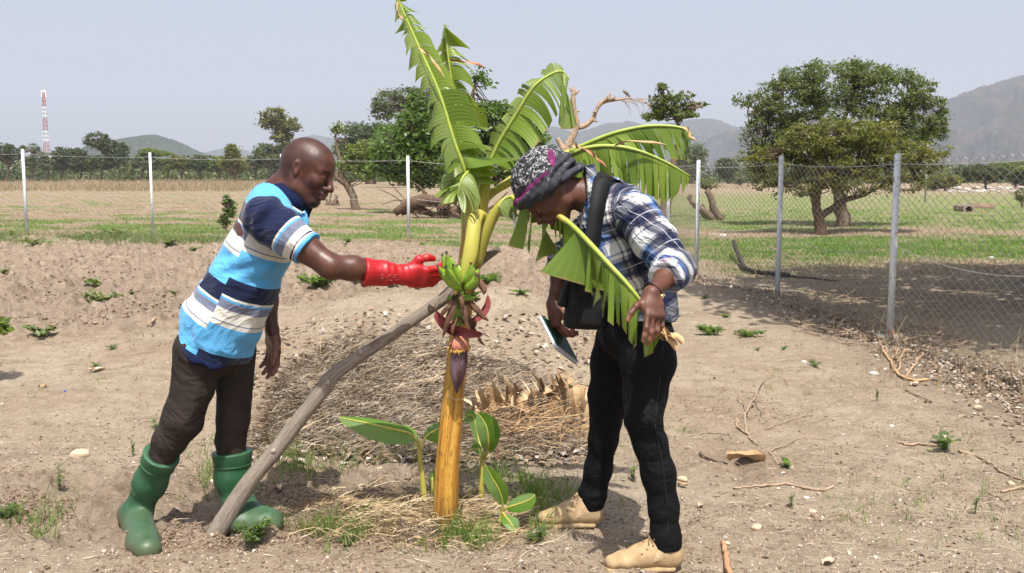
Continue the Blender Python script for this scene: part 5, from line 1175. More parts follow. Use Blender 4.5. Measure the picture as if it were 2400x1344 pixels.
m.add(V, [(i*25+j, i*25+j+1, (i+1)*25+j+1, (i+1)*25+j) for i in range(89) for j in range(24)]+[tuple(range(24, -1, -1)), tuple(89*25+j for j in range(25))], uvw=np.array(UV))
po = m.build('prop_pole', M_WOOD); tag(po, 'long weathered grey pole leaning from the ground up to the banana bunch', 'pole')
M_KNOT = plain('knot_wood', (.36, .30, .24), .9, .3, 40, .6, .004)
for px, py, y, dx, dz in [(1010, 722, 3.87, -6, 10), (768, 900, 3.83, 4, 12), (846, 828, 3.85, -3, 8), (640, 1060, 3.79, 5, 9)]:
    A = P(px, py, y); m = MB(); m.tube([A+Vector((0, .02, 0)), A, A+Vector((dx*.0012, -.006, dz*.0012))], [.015, .011, .007], 8); m.build('knot', M_KNOT, po)
# ---- suckers round the foot
def sucker(base, label, stem, leaves, seed):
    b = G(*base); kk = b.y/F; t = thing('banana_sucker', b, label, 'banana plant', 'young banana suckers'); fr = lambda px, py, dy=0: P(px, py, b.y+dy)
    s = spline([tuple(fr(a, c))+(r*kk,) for a, c, r in stem], 16); m = MB(); m.tube(s[:, :3], s[:, 3], 10, uvw='auto'); m.build('stem', M_PETI, t)
    for i, (pts, w, l, r, rb) in enumerate(leaves):
        banana_leaf(t, [fr(*p) for p in pts], [rb*kk, rb*.7*kk, rb*.3*kk], l, r, w*kk*.88, 14, .0, seed+i, .22 if len(pts) > 3 else 0, .12, M_BLEAF2, sweep=.25, curl=.5, jitter=.02, gapy=0., shape=lambda q: math.sin(math.pi*min(1, q*.93+.06))**.75, ribmat=M_PETI)
    return t
sucker((993, 1178), 'young banana sucker left of the stem with one long leaf reaching left', [(995, 1180, 8), (992, 1140, 7), (985, 1080, 6), (984, 1050, 5)],
       [([(984, 1055, 0), (975, 1030, -.02), (955, 1015, -.04), (900, 1002, -.08), (850, 990, -.1), (793, 979, -.12)], 44, ((.1, -.55, -1), (.1, -.6, -1)), ((.0, .8, .5), (0, .8, .5), .6), 4.5),
        ([(985, 1055, 0), (998, 1025, .03), (1015, 1012, .08), (1040, 1000, .12), (1056, 985, .14)], 34, ((.2, -.6, -1), (.2, -.6, -1)), ((-.1, .7, .6), (-.1, .7, .6), .6), 3.5),
        ([(984, 1052, 0), (972, 1025, .04), (955, 1010, .06), (937, 1000, .08)], 16, ((.1, -.5, -1), (.1, -.5, -1)), ((0, .6, .6), (0, .6, .6)), 2.5)], 50)
sucker((1010, 1182), 'tiny banana shoot between the left sucker and the thick stem', [(1014, 1182, 5), (1014, 1150, 4), (1013, 1120, 3)], [([(1013, 1140, 0), (1013, 1125, 0), (1015, 1112, 0), (1018, 1100, 0)], 10, ((-1, -.3, 0), (-1, -.3, 0)), ((1, -.3, 0), (1, -.3, 0)), 2)], 60)
sucker((1130, 1165), 'banana sucker right of the stem with a broad upright folded leaf', [(1128, 1170, 7), (1128, 1130, 6), (1130, 1080, 5), (1134, 1060, 4.5)],
       [([(1133, 1075, 0), (1142, 1060, -.03), (1145, 1035, -.06), (1141, 1005, -.07), (1132, 985, -.07), (1119, 968, -.07)], 32, ((-1, -.4, 0), (-1, -.3, 0), .9), ((1, -.25, -.2), (1, -.2, -.1), 1.), 4),
        ([(1130, 1080, 0), (1122, 1030, .05), (1112, 985, .07), (1100, 973, .05), (1085, 985, .0)], 26, ((-.3, -.6, -.6), (-.3, -.6, -.8)), ((.3, .6, .4), (.3, .6, .4), .6), 3.5),
        ([(1131, 1075, -.01), (1128, 1060, -.05), (1118, 1052, -.08), (1104, 1052, -.1)], 18, ((.1, -.7, -.5), (.1, -.7, -.5)), ((.1, .5, .6), (.1, .5, .6)), 2.5)], 70)
sucker((1178, 1235), 'low banana sucker beside the farther tan boot with three spread leaves', [(1172, 1240, 6), (1174, 1215, 5), (1176, 1195, 4)],
       [([(1175, 1205, 0), (1178, 1180, -.02), (1170, 1150, -.04), (1152, 1118, -.05), (1137, 1090, -.06)], 27, ((-1, -.3, .1), (-1, -.3, .2)), ((1, -.3, 0), (1, -.3, .1)), 3),
        ([(1176, 1200, 0), (1190, 1190, -.03), (1215, 1182, -.05), (1240, 1172, -.06), (1254, 1160, -.06)], 23, ((0, -.6, -1), (0, -.6, -1)), ((-.1, .7, .6), (-.1, .7, .6)), 3),
        ([(1176, 1200, 0), (1184, 1210, -.05), (1196, 1225, -.09), (1212, 1250, -.12)], 22, ((-1, -.4, -.1), (-1, -.4, -.1)), ((1, -.3, 0), (1, -.3, 0)), 3)], 80)
# fallen red bract, and withered yellow sprout
b = G(1038, 1268); o = dleaf(1038, 1266, 44, 20, 'dark red fallen bract lying in the grass before the banana stem', plain('bract_fallen', (.16, .02, .03), .45, .2, 20), -.2, 'bract', -.9, 'fallen_bract')
# heap of dried leaf behind, right of the stem
def dry_heap():
    b = G(1240, 1000); kk = b.y/F
    t = thing('dry_leaf', G(1130, 975), 'large dried banana leaf with crinkled pale strips fallen on the bank', 'dried leaf')
    fr = lambda px, py, dy=0: P(px, py, b.y+.1+dy)
    pts = [(1110, 980, -.1), (1160, 962, -.05), (1220, 942, .0), (1290, 918, .05), (1345, 895, .08)]
    m_dry = drymat('leaf_dry_pale', [(0, (.17, .10, .055)), (.35, (.36, .24, .13)), (.7, (.52, .38, .22)), (1, (.62, .49, .31))])
    banana_leaf(t, [fr(*p) for p in pts], [.008, .006, .004], ((-.35, .4, .85), (0, .45, .8), 1.), None, .19, 42, .95, 90, 0, 1.5, m_dry, sweep=-.12, curl=1.5, jitter=1.5, gapy=.12, shape=lambda q: .65+.35*math.sin(3.14*min(1, q+.1)), ribmat=M_DRYL)
    banana_leaf(t, [fr(1280, 915, .1), fr(1320, 905, .1), fr(1360, 905, .1), fr(1385, 915, .1)], [.006, .004, .003], ((0, -.6, -.8), (0, -.6, -.8), 1.), None, .19, 12, .97, 91, 0, .3, m_dry, sweep=.1, curl=.5, jitter=.9, gapy=.2, shape=lambda q: 1., ribmat=M_DRYL)
    rs2 = np.random.RandomState(5); n = 900; px = rs2.uniform(1110, 1385, n); X = [G(a, 985+rs2.uniform(-30, 75)) for a in px]
    x = np.array([q.x for q in X]); y = np.array([q.y for q in X]); z = np.array([q.z for q in X])+rs2.rand(n)*.1
    V, Fq, rv = strands(x, y, z, .16, .002, .35, rs2, .5)
    tag(mesh('dry_fibres', V, Fq, drymat('fibre_orange', [(0, (.16, .085, .04)), (.5, (.38, .23, .11)), (1, (.60, .43, .24))]), None, False, {'rv': rv}), 'orange brown fibres under the dried banana leaf', 'litter', None, 'stuff')
    for i, (pts, w) in enumerate([([(1202, 990, -.1), (1208, 1010, -.16), (1200, 1040, -.2), (1190, 1060, -.22)], 11), ([(1150, 1005, -.15), (1175, 1012, -.18), (1205, 1002, -.18), (1220, 985, -.15)], 6), ([(1225, 985, -.1), (1250, 1000, -.13), (1290, 1012, -.15), (1310, 1015, -.15)], 7)]):
        fq = lambda px, py, dy=0: P(px, py, b.y+.05+dy); ribbon(t, 'strip', pts, w, M_DRYL if i else plain('leaf_cream', (.62, .47, .28), .85, .2, 30), frame=fq)
dry_heap()
# leaf bush cut by the left edge
tree('glossy_shrub', 'glossy rounded leaves of a shrub poking in at the left edge', 'shrub', (-60, 900), [(-50, 860, 5), (-40, 820, 4)], [(-25, 775, 38, 36)], M_BLEAF2 if False else L_LIME, B_BRN, 26, 150, 16, seed=90, dens=10, wr=.5, tw=.9)
# ================================================================ implicit surfaces for bodies and clothes
class Sdf:
    def __init__(s, k=.02): s.p = []; s.k = k; s.disp = None; s.dmax = 0
    def _add(s, fn, lo, hi, k, op): s.p.append((fn, np.minimum(lo, hi), np.maximum(lo, hi), s.k if k is None else k, op)); return s
    def seg(s, a, b, ra, rb=None, k=None, ref=None, op='add'):
        "tapered limb; radii are numbers or (across ref, along ref)"
        a = np.array(a, float)[:3]; b = np.array(b, float)[:3]; rb = ra if rb is None else rb
        A = np.array(ra if hasattr(ra, '__len__') else (ra, ra), float); B = np.array(rb if hasattr(rb, '__len__') else (rb, rb), float)
        ab = b-a; L2 = max(ab.dot(ab), 1e-9); e0 = ab/math.sqrt(L2)
        rf = np.array(ref if ref is not None else (0, 1, 0), float); e1 = qn(rf-e0*rf.dot(e0)); e2 = np.cross(e0, e1)
        circ = abs(A[0]-A[1]) < 1e-6 and abs(B[0]-B[1]) < 1e-6
        def fn(X):
            q = X-a; t = np.clip(q@ab/L2, 0, 1); q = q-t[..., None]*ab
            if circ: return np.sqrt((q*q).sum(-1))-(A[0]+(B[0]-A[0])*t)
            r2 = A[0]+(B[0]-A[0])*t; r1 = A[1]+(B[1]-A[1])*t; mn = np.minimum(r1, r2)
            u = q@e1; v = q@e2; w = q@e0
            k0 = np.sqrt((u/r1)**2+(v/r2)**2+(w/mn)**2); k1 = np.sqrt((u/r1**2)**2+(v/r2**2)**2+(w/mn**2)**2)+1e-9
            return k0*(k0-1)/k1
        R_ = max(A.max(), B.max())
        return s._add(fn, np.minimum(a, b)-R_, np.maximum(a, b)+R_, k, op)
    def chain(s, pts, k=None, ref=None, op='add'):
        "pts: (vector, radius)"
        for (a, ra), (b, rb) in zip(pts[:-1], pts[1:]): s.seg(a, b, ra, rb, k, ref, op)
        return s
    def ell(s, c, r, M=None, k=None, op='add'):
        c = np.array(c, float)[:3]; r = np.array(r, float); M = np.eye(3) if M is None else np.array(M)
        def fn(X):
            q = (X-c)@M; k0 = np.sqrt(((q/r)**2).sum(-1)); k1 = np.sqrt(((q/r**2)**2).sum(-1))+1e-9
            return np.maximum(k0*(k0-1)/k1, -r.min())
        m = r.max(); return s._add(fn, c-m, c+m, k, op)
    def box(s, c, hf, M, r, k=None):
        c = np.array(c, float); hf = np.array(hf, float)-r
        def fn(X):
            q = np.abs((X-c)@M)-hf; return np.sqrt((np.maximum(q, 0)**2).sum(-1))+np.minimum(q.max(-1), 0)-r
        m = np.linalg.norm(hf)+r; return s._add(fn, c-m, c+m, k, 'add')
    def plane(s, o, n, k=0.004):
        o = np.array(o, float)[:3]; n = qn(np.array(n, float))
        big = np.array([1e3]*3); return s._add(lambda X: (X-o)@n, -big, big, k, 'int')
    def ev(s, X, lo, hi):
        d = None
        for fn, l, h, k, op in s.p:
            if op != 'int' and (np.any(l-k*1.0-.03 > hi) or np.any(h+k*1.0+.03 < lo)): continue
            q = fn(X)
            if op == 'add':
                if d is None: d = q
                elif k > 0: h_ = np.maximum(k-np.abs(d-q), 0)/k; d = np.minimum(d, q)-h_*h_*k*.25
                else: d = np.minimum(d, q)
            elif d is not None:
                if op == 'sub': q = -q
                h_ = np.maximum(k-np.abs(d-q), 0)/max(k, 1e-9); d = np.maximum(d, q)+h_*h_*k*.25
        if d is not None and s.disp is not None: d = d+s.disp(X, d)
        return d
    def surface(s, h):
        ad = [p for p in s.p if p[4] == 'add']
        lo = np.min([p[1] for p in ad], 0)-3*h-.01; hi = np.max([p[2] for p in ad], 0)+3*h+.01
        B = 12; n = np.ceil((hi-lo)/h/B).astype(int)*B+1
        D = np.full(tuple(n), .5, np.float32)
        r = np.arange(B+1)
        for bi in range((n[0]-1)//B):
            for bj in range((n[1]-1)//B):
                for bk in range((n[2]-1)//B):
                    o = lo+np.array([bi, bj, bk])*B*h; e = o+B*h
                    c = (o+e)/2
                    if not any(np.all(p[1]-.03 < e) and np.all(p[2]+.03 > o) for p in ad): continue
                    dc = s.ev(c[None], c-B*h, c+B*h)
                    if dc is None or abs(dc[0]) > B*h*1.6+.02+s.dmax:
                        if dc is not None and dc[0] < 0: D[bi*B:bi*B+B+1, bj*B:bj*B+B+1, bk*B:bk*B+B+1] = -.5
                        continue
                    X = np.stack(np.meshgrid(o[0]+r*h, o[1]+r*h, o[2]+r*h, indexing='ij'), -1)
                    d = s.ev(X, o, e)
                    if d is not None: D[bi*B:bi*B+B+1, bj*B:bj*B+B+1, bk*B:bk*B+B+1] = d
        I = D < 0; cnt = np.zeros(tuple(n-1), np.int8)
        for a in (0, 1):
            for b in (0, 1):
                for c in (0, 1): cnt += I[a:n[0]-1+a, b:n[1]-1+b, c:n[2]-1+c]
        act = (cnt > 0) & (cnt < 8); idx = np.argwhere(act); m = len(idx)
        num = np.full(tuple(n-1), -1, np.int64); num[act] = np.arange(m)
        acc = np.zeros((m, 3)); w = np.zeros(m)
        for ax in range(3):
            for u in (0, 1):
                for v in (0, 1):
                    o0 = [0, 0, 0]; o0[(ax+1) % 3] = u; o0[(ax+2) % 3] = v; o1 = list(o0); o1[ax] = 1
                    i0 = idx+o0; i1 = idx+o1
                    d0 = D[i0[:, 0], i0[:, 1], i0[:, 2]]; d1 = D[i1[:, 0], i1[:, 1], i1[:, 2]]
                    x = (d0 < 0) != (d1 < 0); t = np.where(x, d0/(d0-d1+1e-12), 0)
                    p = np.array(o0, float)[None].repeat(m, 0); p[:, ax] += t
                    acc += p*x[:, None]; w += x
        V = lo+(idx+acc/w[:, None])*h
        F_ = []
        for ax in range(3):
            b, c = (ax+1) % 3, (ax+2) % 3
            sl0 = [slice(1, n[q]-1) for q in range(3)]; sl0[ax] = slice(0, n[ax]-1); sl1 = list(sl0); sl1[ax] = slice(1, n[ax])
            A0 = I[tuple(sl0)]; A1 = I[tuple(sl1)]; ch = np.argwhere(A0 != A1); inn = A0[tuple(ch.T)]
            off = np.array([q.start for q in sl0]); ch = ch+off
            def cell(db, dc):
                q = ch.copy(); q[:, b] += db; q[:, c] += dc; return num[q[:, 0], q[:, 1], q[:, 2]]
            f = np.stack([cell(-1, -1), cell(0, -1), cell(0, 0), cell(-1, 0)], 1)
            f[~inn] = f[~inn][:, ::-1]; F_.append(f)
        F_ = np.concatenate(F_); F_ = F_[(F_ >= 0).all(1)]
        return V, F_
    def build(s, name, h, mat, parent=None, attrs=None, smooth=2):
        V, Fc = s.surface(h)
        for _ in range(smooth):       # relax a little so that no grid steps show
            acc = np.zeros_like(V); c = np.zeros(len(V))
            for i in range(4):
                for j in (1, 3): np.add.at(acc, Fc[:, i], V[Fc[:, (i+j) % 4]]); np.add.at(c, Fc[:, i], 1)
            V = V*.5+acc/np.maximum(c, 1)[:, None]*.5
        return mesh(name, V, Fc, mat, parent, True, attrs(V) if attrs else None)
def rotm(x, z):
    "3x3 with columns x,y,z from a forward and an up direction"
    x = qn(np.array(x, float)); z = np.array(z, float); y = qn(np.cross(z, x)); z = np.cross(x, y)
    return np.stack([x, y, z], 1)
def hand(S_, wrist, M, curls, sc=1., spread=.5, thumb=((.35, .75, -.35), (.7, .45, -.45), (.85, .25, -.45)), fat=1., k=.008):
    """M columns: x to fingers, y to the thumb side, z back of the hand; curls: bend (rad) of index..little at three joints"""
    T = lambda p: wrist+M@(np.array(p, float)*sc)
    f = sc*fat
    S_.seg(T((-.01, 0, 0)), T((.035, 0, 0)), (.021*f, .027*f), (.0165*f, .036*f), .02, M[:, 1])
    S_.seg(T((.03, 0, 0)), T((.078, 0, .002)), (.0165*f, .036*f), (.0125*f, .038*f), .015, M[:, 1])
    S_.seg(T((.015, .018, -.008)), T((.05, .036, -.012)), .017*f, .014*f, .015)
    base = [(.085, .031), (.090, .0105), (.086, -.0105), (.078, -.030)]; ln = [(.040, .025, .021), (.045, .029, .022), (.041, .027, .021), (.032, .021, .019)]
    for i in range(4):
        p = np.array([base[i][0]-.012, base[i][1], .0]); az = (1.5-i)*.09*spread; a = 0.
        r = [.0098, .0092, .0084, .0072] if i < 3 else [.0085, .008, .0072, .0062]
        for j in range(3):
            a += curls[i][j]; d = np.array([math.cos(a)*math.cos(az), math.cos(a)*math.sin(az), -math.sin(a)])
            q = p+d*(ln[i][j]+(.012 if j == 0 else 0)); S_.seg(T(p), T(q), r[j]*f, r[j+1]*f, k if j else k*.8); p = q
    p = np.array([.022, .030, -.010]); L = (.042, .034, .027); r = (.0135, .0115, .0105, .008)
    for j in range(3):
        d = qn(np.array(thumb[j], float)); q = p+d*L[j]; S_.seg(T(p), T(q), r[j]*f, r[j+1]*f, k); p = q
def head(S_, C, M, sc=1., jaw=1., nose=1.):
    T = lambda p: C+M@(np.array(p, float)*sc); E = lambda p, r, k=.02, op='add', M2=None: S_.ell(T(p), np.array(r)*sc, M if M2 is None else M@M2, k*sc, op)
    Sg = lambda a, b, ra, rb, k=.015, op='add': S_.seg(T(a), T(b), ra*sc, rb*sc, k*sc, None, op)
    E((-.016, 0, .028), (.097, .075, .088)); E((.03, 0, .032), (.062, .062, .062), .03); E((-.04, 0, .0), (.065, .062, .065), .03)
    E((.032, 0, -.04), (.055, .055, .075), .03)
    E((.066, 0, -.1), (.022*jaw, .024, .019), .03)
    for s in (-1, 1):
        Sg((-.012, s*.053, -.045), (.0, s*.05, -.075), .016, .015, .03); Sg((.0, s*.05, -.075), (.06, s*.018, -.108), .015, .014, .03)
        E((.062, s*.038, -.024), (.024, .022, .02), .025)
        Sg((.082, s*.012, .018), (.07, s*.045, .018), .010, .009, .02)
        E((.094, s*.031, -.003), (.013, .018, .0115), .012, 'sub')
        E((.076, s*.031, -.004), (.0165, .0165, .0135), .004)
        Sg((.084, s*.018, -.003), (.081, s*.045, -.005), .0042, .0035, .004)
        E((.100, s*.0135*nose, -.04), (.0115, .0095, .009), .008)
        E((.101, s*.010*nose, -.0485), (.005, .0045, .004), .003, 'sub')
        # ear
        Mr = np.array(Matrix.Rotation(-.18, 3, 'Y')); Mz = np.array(Matrix.Rotation(-s*.35, 3, 'Z'))
        E((-.012, s*.075, -.004), (.0165, .0075, .027), .005, 'add', Mz@Mr); E((-.009, s*.083, -.001), (.0095, .006, .017), .004, 'sub', Mz@Mr)
        E((-.006, s*.074, -.028), (.008, .006, .009), .005)
    Sg((.092, 0, .008), (.112, 0, -.032), .0085, .0105, .015); E((.113, 0, -.038), (.0125, .0125*nose, .0105), .008)
    E((.088, 0, -.062), (.018, .026, .014), .015)
    Sg((.099, -.016, -.064), (.099, .016, -.064), .0068, .0068, .006); Sg((.095, -.014, -.0785), (.095, .014, -.0785), .0078, .0078, .006)
    Sg((.106, -.021, -.0705), (.106, .021, -.0705), .0042, .0042, .005, 'sub')
    return T
def foldn(P_, f, amp, sc=(1, 1, 1), seed=0, sharp=1.):
    n = fbm(P_[..., 0]*f*sc[0], P_[..., 1]*f*sc[1], P_[..., 2]*f*sc[2], 2, seed)
    return amp*(1-2*np.abs(n)**sharp)
def skinmat(name, c1, c2, spec=.45, rough=.38):
    m = N(name); v = m.obj(); a = m.sep(m.attr('tint'))
    col = m.mix(m.rng(m.noise(22, v, 4), .35, .65), c1, c2)
    col = m.mix(a[0], col, (.012, .008, .007, 1))     # hair
    col = m.mix(a[1], col, (.14, .045, .038, 1))      # lips
    col = m.mix(a[2], col, (.33, .155, .10, 1))       # palms
    nr_ = m.bump(m.noise(380, v, 3, .7), .25, .0015)
    m.fin(col, m.math('ADD', m.math('MULTIPLY', a[0], .12), m.rng(m.noise(60, v, 3), .3, .7, rough-.07, rough+.1)), nr_, spec, Subsurface_Weight=.08, Subsurface_Scale=.02)
    m.b.inputs['Subsurface Radius'].default_value = (1, .35, .2)
    return m.m
M_SKIN = skinmat('skin_man', (.072, .027, .018, 1), (.115, .045, .029, 1)); M_SKINW = skinmat('skin_woman', (.085, .034, .022, 1), (.13, .053, .034, 1), .35, .45)
M_EYE = plain('eye_white', (.30, .24, .21), .35, .05); M_IRIS = plain('iris', (.02, .012, .01), .15, .05)
def eyes(parent, T, M, sc):
    for s in (-1, 1):
        q = Sdf(); q.ell(T((.077, s*.031, -.006)), np.array((.0148,)*3)*sc); e = q.build('eye', .002, M_EYE, parent)
        q = Sdf(); q.ell(T((.0885, s*.031, -.0095)), np.array((.0045, .0065, .0065))*sc, M); q.build('iris', .0012, M_IRIS, e)
# ================================================================ the man in the striped polo shirt
def man():
    root = thing('person', G(430, 1260), 'person in striped polo shirt and green boots touching the bananas with a red glove', 'person')
    root.location = Vector((P(480, 1200, 3.85).x, 3.85, 0))
    J = lambda px, py, Y: np.array(P(px, py, Y))
    K = 3.85/F
    r_sh, l_sh = J(640, 520, 3.67), J(640, 505, 4.02)
    r_el, r_wr = J(775, 626, 3.62), J(955, 645, 3.74)
    l_el, l_wr = J(622, 665, 4.12), J(638, 775, 4.08)
    nb, ch, wa, pe = J(660, 452, 3.85), J(620, 545, 3.85), J(535, 700, 3.85), J(505, 790, 3.85)
    r_hip, r_kn, r_an = J(468, 830, 3.78), J(428, 985, 3.78), J(322, 1200, 3.90)
    l_hip, l_kn, l_an = J(545, 830, 3.93), J(548, 985, 3.95), J(556, 1195, 3.96)
    # head : forward = face direction
    f = qn(np.array([.89, -.24, -.36])); Mh = rotm(f, (.4, .02, 1)); sc = 1.035
    C = J(722, 398, 3.83)
    S1 = Sdf(.02); T = head(S1, C, Mh, sc, 1.05, 1.3)
    S1.seg(T((-.03, 0, -.05)), nb, (.058, .056), (.062, .062), .03)
    S1.seg(T((.0, 0, -.07)), J(690, 480, 3.84), .045, .05, .03)
    S1.chain([(nb, .06), (ch, (.10, .15)), (wa, (.105, .145)), (pe, (.11, .155))], .05)
    S1.seg(r_sh+np.array([0, .04, 0]), l_sh-np.array([0, .04, 0]), .07, .07, .05)
    S1.chain([(r_sh, .058), (r_sh*.55+r_el*.45+np.array([.0, 0, -.006]), .055), (r_el, .043), (r_el*.72+r_wr*.28+np.array([0, 0, .004]), .043), (r_wr*.8+r_el*.2, .029), (r_wr, .026)], .03)
    S1.ell(r_sh*.45+r_el*.55+np.array([.012, 0, -.012]), (.062, .04, .04), rotm(r_el-r_sh, (0, 0, 1)), .03)
    S1.chain([(l_sh, .055), (l_sh*.5+l_el*.5, .048), (l_el, .040), (l_el*.65+l_wr*.35, .040), (l_wr, (.024, .030))], .03)
    # right hand lies in the glove; left hand hangs relaxed
    S1.seg(r_wr, r_wr+np.array([.05, 0, 0]), .018, .012, .02)
    Ml = np.stack([qn(np.array([.04, -.05, -1])), qn(np.array([.75, -.65, 0.05])), np.zeros(3)], 1); Ml[:, 1] = qn(Ml[:, 1]-Ml[:, 0]*Ml[:, 1].dot(Ml[:, 0])); Ml[:, 2] = np.cross(Ml[:, 0], Ml[:, 1])
    Ml[:, 2] = -Ml[:, 2] if Ml[1, 2] < 0 else Ml[:, 2]
    hand(S1, l_wr+Ml[:, 0]*.01, Ml, [(.18, .3, .2), (.22, .35, .22), (.26, .4, .25), (.3, .45, .28)], 1.05, .3, ((.85, .4, -.3), (.95, .1, -.3), (.97, -.05, -.25)), 1.14)
    for h, kn, an in ((r_hip, r_kn, r_an), (l_hip, l_kn, l_an)):
        S1.chain([(h, .075), (h*.5+kn*.5, .055), (kn, .042), (kn*.6+an*.4, .036), (an, .03)], .03)
        S1.seg(an, an+np.array([.02, -.02, -.02]), .028, .025, .02)
    def tint(V):
        q = (V-C)@Mh/sc; x, y, z = q.T; n = vn(V[:, 0]*90, V[:, 1]*90, V[:, 2]*90)*.006
        cap = sst(-.02, .02, z-.004+n-np.interp(x, [-.12, -.04, -.02, .02, .045, .06, .08], [-.075, -.06, -.012, .012, .035, .075, .12]))*.42
        cap = np.where(np.abs(x) < .3, cap, 0)*(np.linalg.norm(q, axis=1) < .17)
        brow = np.exp(-((z-.0185-.1*(.04-np.abs(y)))/.0055)**2)*sst(.012, .018, np.abs(y))*(1-sst(.045, .052, np.abs(y)))*(x > .055)*.85
        beard = sst(.004, .018, -z-.092+n*1.5)*(x > .02)*(z > -.135)*(np.abs(y) < .034)*.95+.55*np.exp(-((z+.052)/.005)**2)*(x > .085)*(np.abs(y) < .024)+.35*sst(-.01, .02, -z-.07-.4*(.06-x)+n)*(x > .0)*(z > -.14)
        lips = np.exp(-((z+.072)/.012)**2)*sst(.093, .098, x)*(np.abs(y) < .022)*.75
        qh = (V-l_wr)@Ml; palm = sst(.0, .01, -qh[:, 2]-.004)*(qh[:, 0] > .02)*(np.linalg.norm(qh, axis=1) < .25)*.45
        return {'tint': np.stack([np.clip(np.maximum(np.maximum(cap, brow), beard*(np.linalg.norm(q, axis=1) < .17)), 0, 1), lips*(np.linalg.norm(q, axis=1) < .17), palm], 1)}
    body = S1.build('body', .0036, M_SKIN, root, tint)
    eyes(body, T, Mh, sc)
    # ---------------- trousers
    Tm = N('trouser_brown'); v = Tm.obj()
    TR = Tm.fin(Tm.mix(Tm.rng(Tm.noise(6, v, 5, .6), .35, .7), (.026, .019, .016, 1), (.046, .035, .030, 1)), .85, Tm.creases(5, .32, .03, (1, 1, .8)), .2)
    S2 = Sdf(.02)
    S2.chain([(wa*.4+pe*.6+np.array([.01, 0, 0]), (.095, .135)), (pe+np.array([0.006, 0, -.03]), (.114, .15))], .04)
    S2.chain([(r_hip+np.array([-.005, 0, .02]), (.088, .088)), (J(453, 905, 3.78), (.068, .076)), (r_kn, (.067, .072)), (J(396, 1035, 3.79), (.056, .06)), (J(380, 1072, 3.80), (.045, .045)), (J(362, 1110, 3.82), (.04, .04))], .02)
    S2.chain([(l_hip+np.array([0.008, 0, .02]), (.080, .082)), (J(550, 905, 3.94), (.062, .075)), (l_kn, (.060, .068)), (J(543, 1030, 3.96), (.055, .06)), (J(545, 1062, 3.965), (.05, .055)), (J(548, 1100, 3.97), (.045, .048))], .012)
    kr, kl = r_kn, l_kn
    def dT(X, d):
        a = foldn(X, 4.2, 1, (1.1, 1, .9), 61); z = X[..., 2]
        low = np.exp(-((z-.62)/.1)**2)*.55+.5*np.exp(-((z-.5)/.07)**2)
        b = np.sin(z*78+X[..., 0]*34+7*vn(X[..., 0]*6, X[..., 1]*6, z*4, 3))
        c = foldn(X, 6., 1, (1.6, 1, .55), 67)
        return -.007*a-.006*low*foldn(X, 9., 1, (.7, .7, 2.), 63)-.006*c
    S2.disp = dT; S2.dmax = .02
    S2.plane(J(505, 745, 3.85), (-.2, 0, 1))
    S2.build('trousers', .0055, TR, root)
    # ---------------- shirt
    ax = qn(J(648, 470, 3.85)-J(500, 815, 3.85)); o0 = J(500, 815, 3.85)
    fw = np.array([ax[2], 0, -ax[0]])         # towards the chest
    St = lambda px, py, a, b, Y=3.85: (J(px, py, Y), (a, b))
    def stripes(name, knit=True):
        m = N(name); s = m.sep(m.attr('uvw'))[0]; W_, NV, BL, GR = (.66, .64, .57, 1), (.008, .014, .050, 1), (.10, .38, .70, 1), (.17, .19, .27, 1)
        v = m.obj(); uu = m.sep(m.attr('uvw'))[1]
        s = m.math('ADD', s, m.math('MULTIPLY', m.math('LESS_THAN', uu, -.012), .032))
        ph = m.math('FRACT', m.math('DIVIDE', m.math('SUBTRACT', s, .0385), .2964))
        col = m.ramp(ph, [(0, BL), (.38, W_), (.43, GR), (.447, W_), (.602, GR), (.71, BL), (.74, W_), (.77, NV)], 'CONSTANT')
        col = m.mix(m.rng(m.noise(140, v, 2), .4, .6, 0, .12), col, (.5, .5, .5, 1), 'MULTIPLY')
        return m.fin(col, .85, m.creases(4.2, .30, .035, (1, 1, 1.3)), .15, Sheen_Weight=.2)
    M_SH = stripes('polo_stripes')
    S3 = Sdf(.04)
    S3.chain([St(503, 812, .146, .175), St(525, 745, .145, .172), St(561, 672, .130, .165), St(604, 592, .110, .158), St(640, 522, .100, .150), St(648, 478, .082, .115), St(662, 462, .050, .06)], .05)
    S3.seg(r_sh+np.array([-.012, .03, .012]), l_sh+np.array([-.012, -.03, .012]), (.078, .078), (.078, .078), .06)
    hem_n = -ax
    seam = lambda X: ((X-o0)@fw)
    def dS(X, d):
        t = (X-o0)@ax; u = (X-o0)@fw
        c = np.sin((t*.8+u*1.1)*34+6*vn(X[..., 0]*5, X[..., 1]*5, X[..., 2]*5, 9))*sst(.55, .1, t)*.005+foldn(X, 10., 1, (1.5, 1, .5), 37)*.004
        a = 1.7*foldn(X, 5., 1, (1.3, 1, .6), 31)
        arm = np.exp(-((t-.36)/.1)**2)*np.sin((t*.7-u)*62+4*vn(X[..., 0]*6, X[..., 1]*6, X[..., 2]*6, 2))*.004*(u > -.06)
        return c-.006*a+arm
    S3.disp = dS; S3.dmax = .022
    S3.plane(o0-ax*.018, hem_n, .006)
    # back tail is a little longer than the front; side vent
    def at3(V):
        t = (V-o0)@ax; u = (V-o0)@fw
        s = t+.012*np.sin(u*9+1)
        return {'uvw': np.stack([s, u, t], 1)}
    # the seam tilts slightly: shift of the stripes at the back panel
    sh = S3.build('shirt', .005, M_SH, root, at3)
    M_NAVY = plain('navy_knit', (.008, .014, .048), .9, .1, 60, .2, .001, .12); M_WHT = plain('white_rib', (.66, .65, .62), .85, .08, 60); M_BLU = plain('blue_rib', (.10, .36, .68), .85, .08, 60)
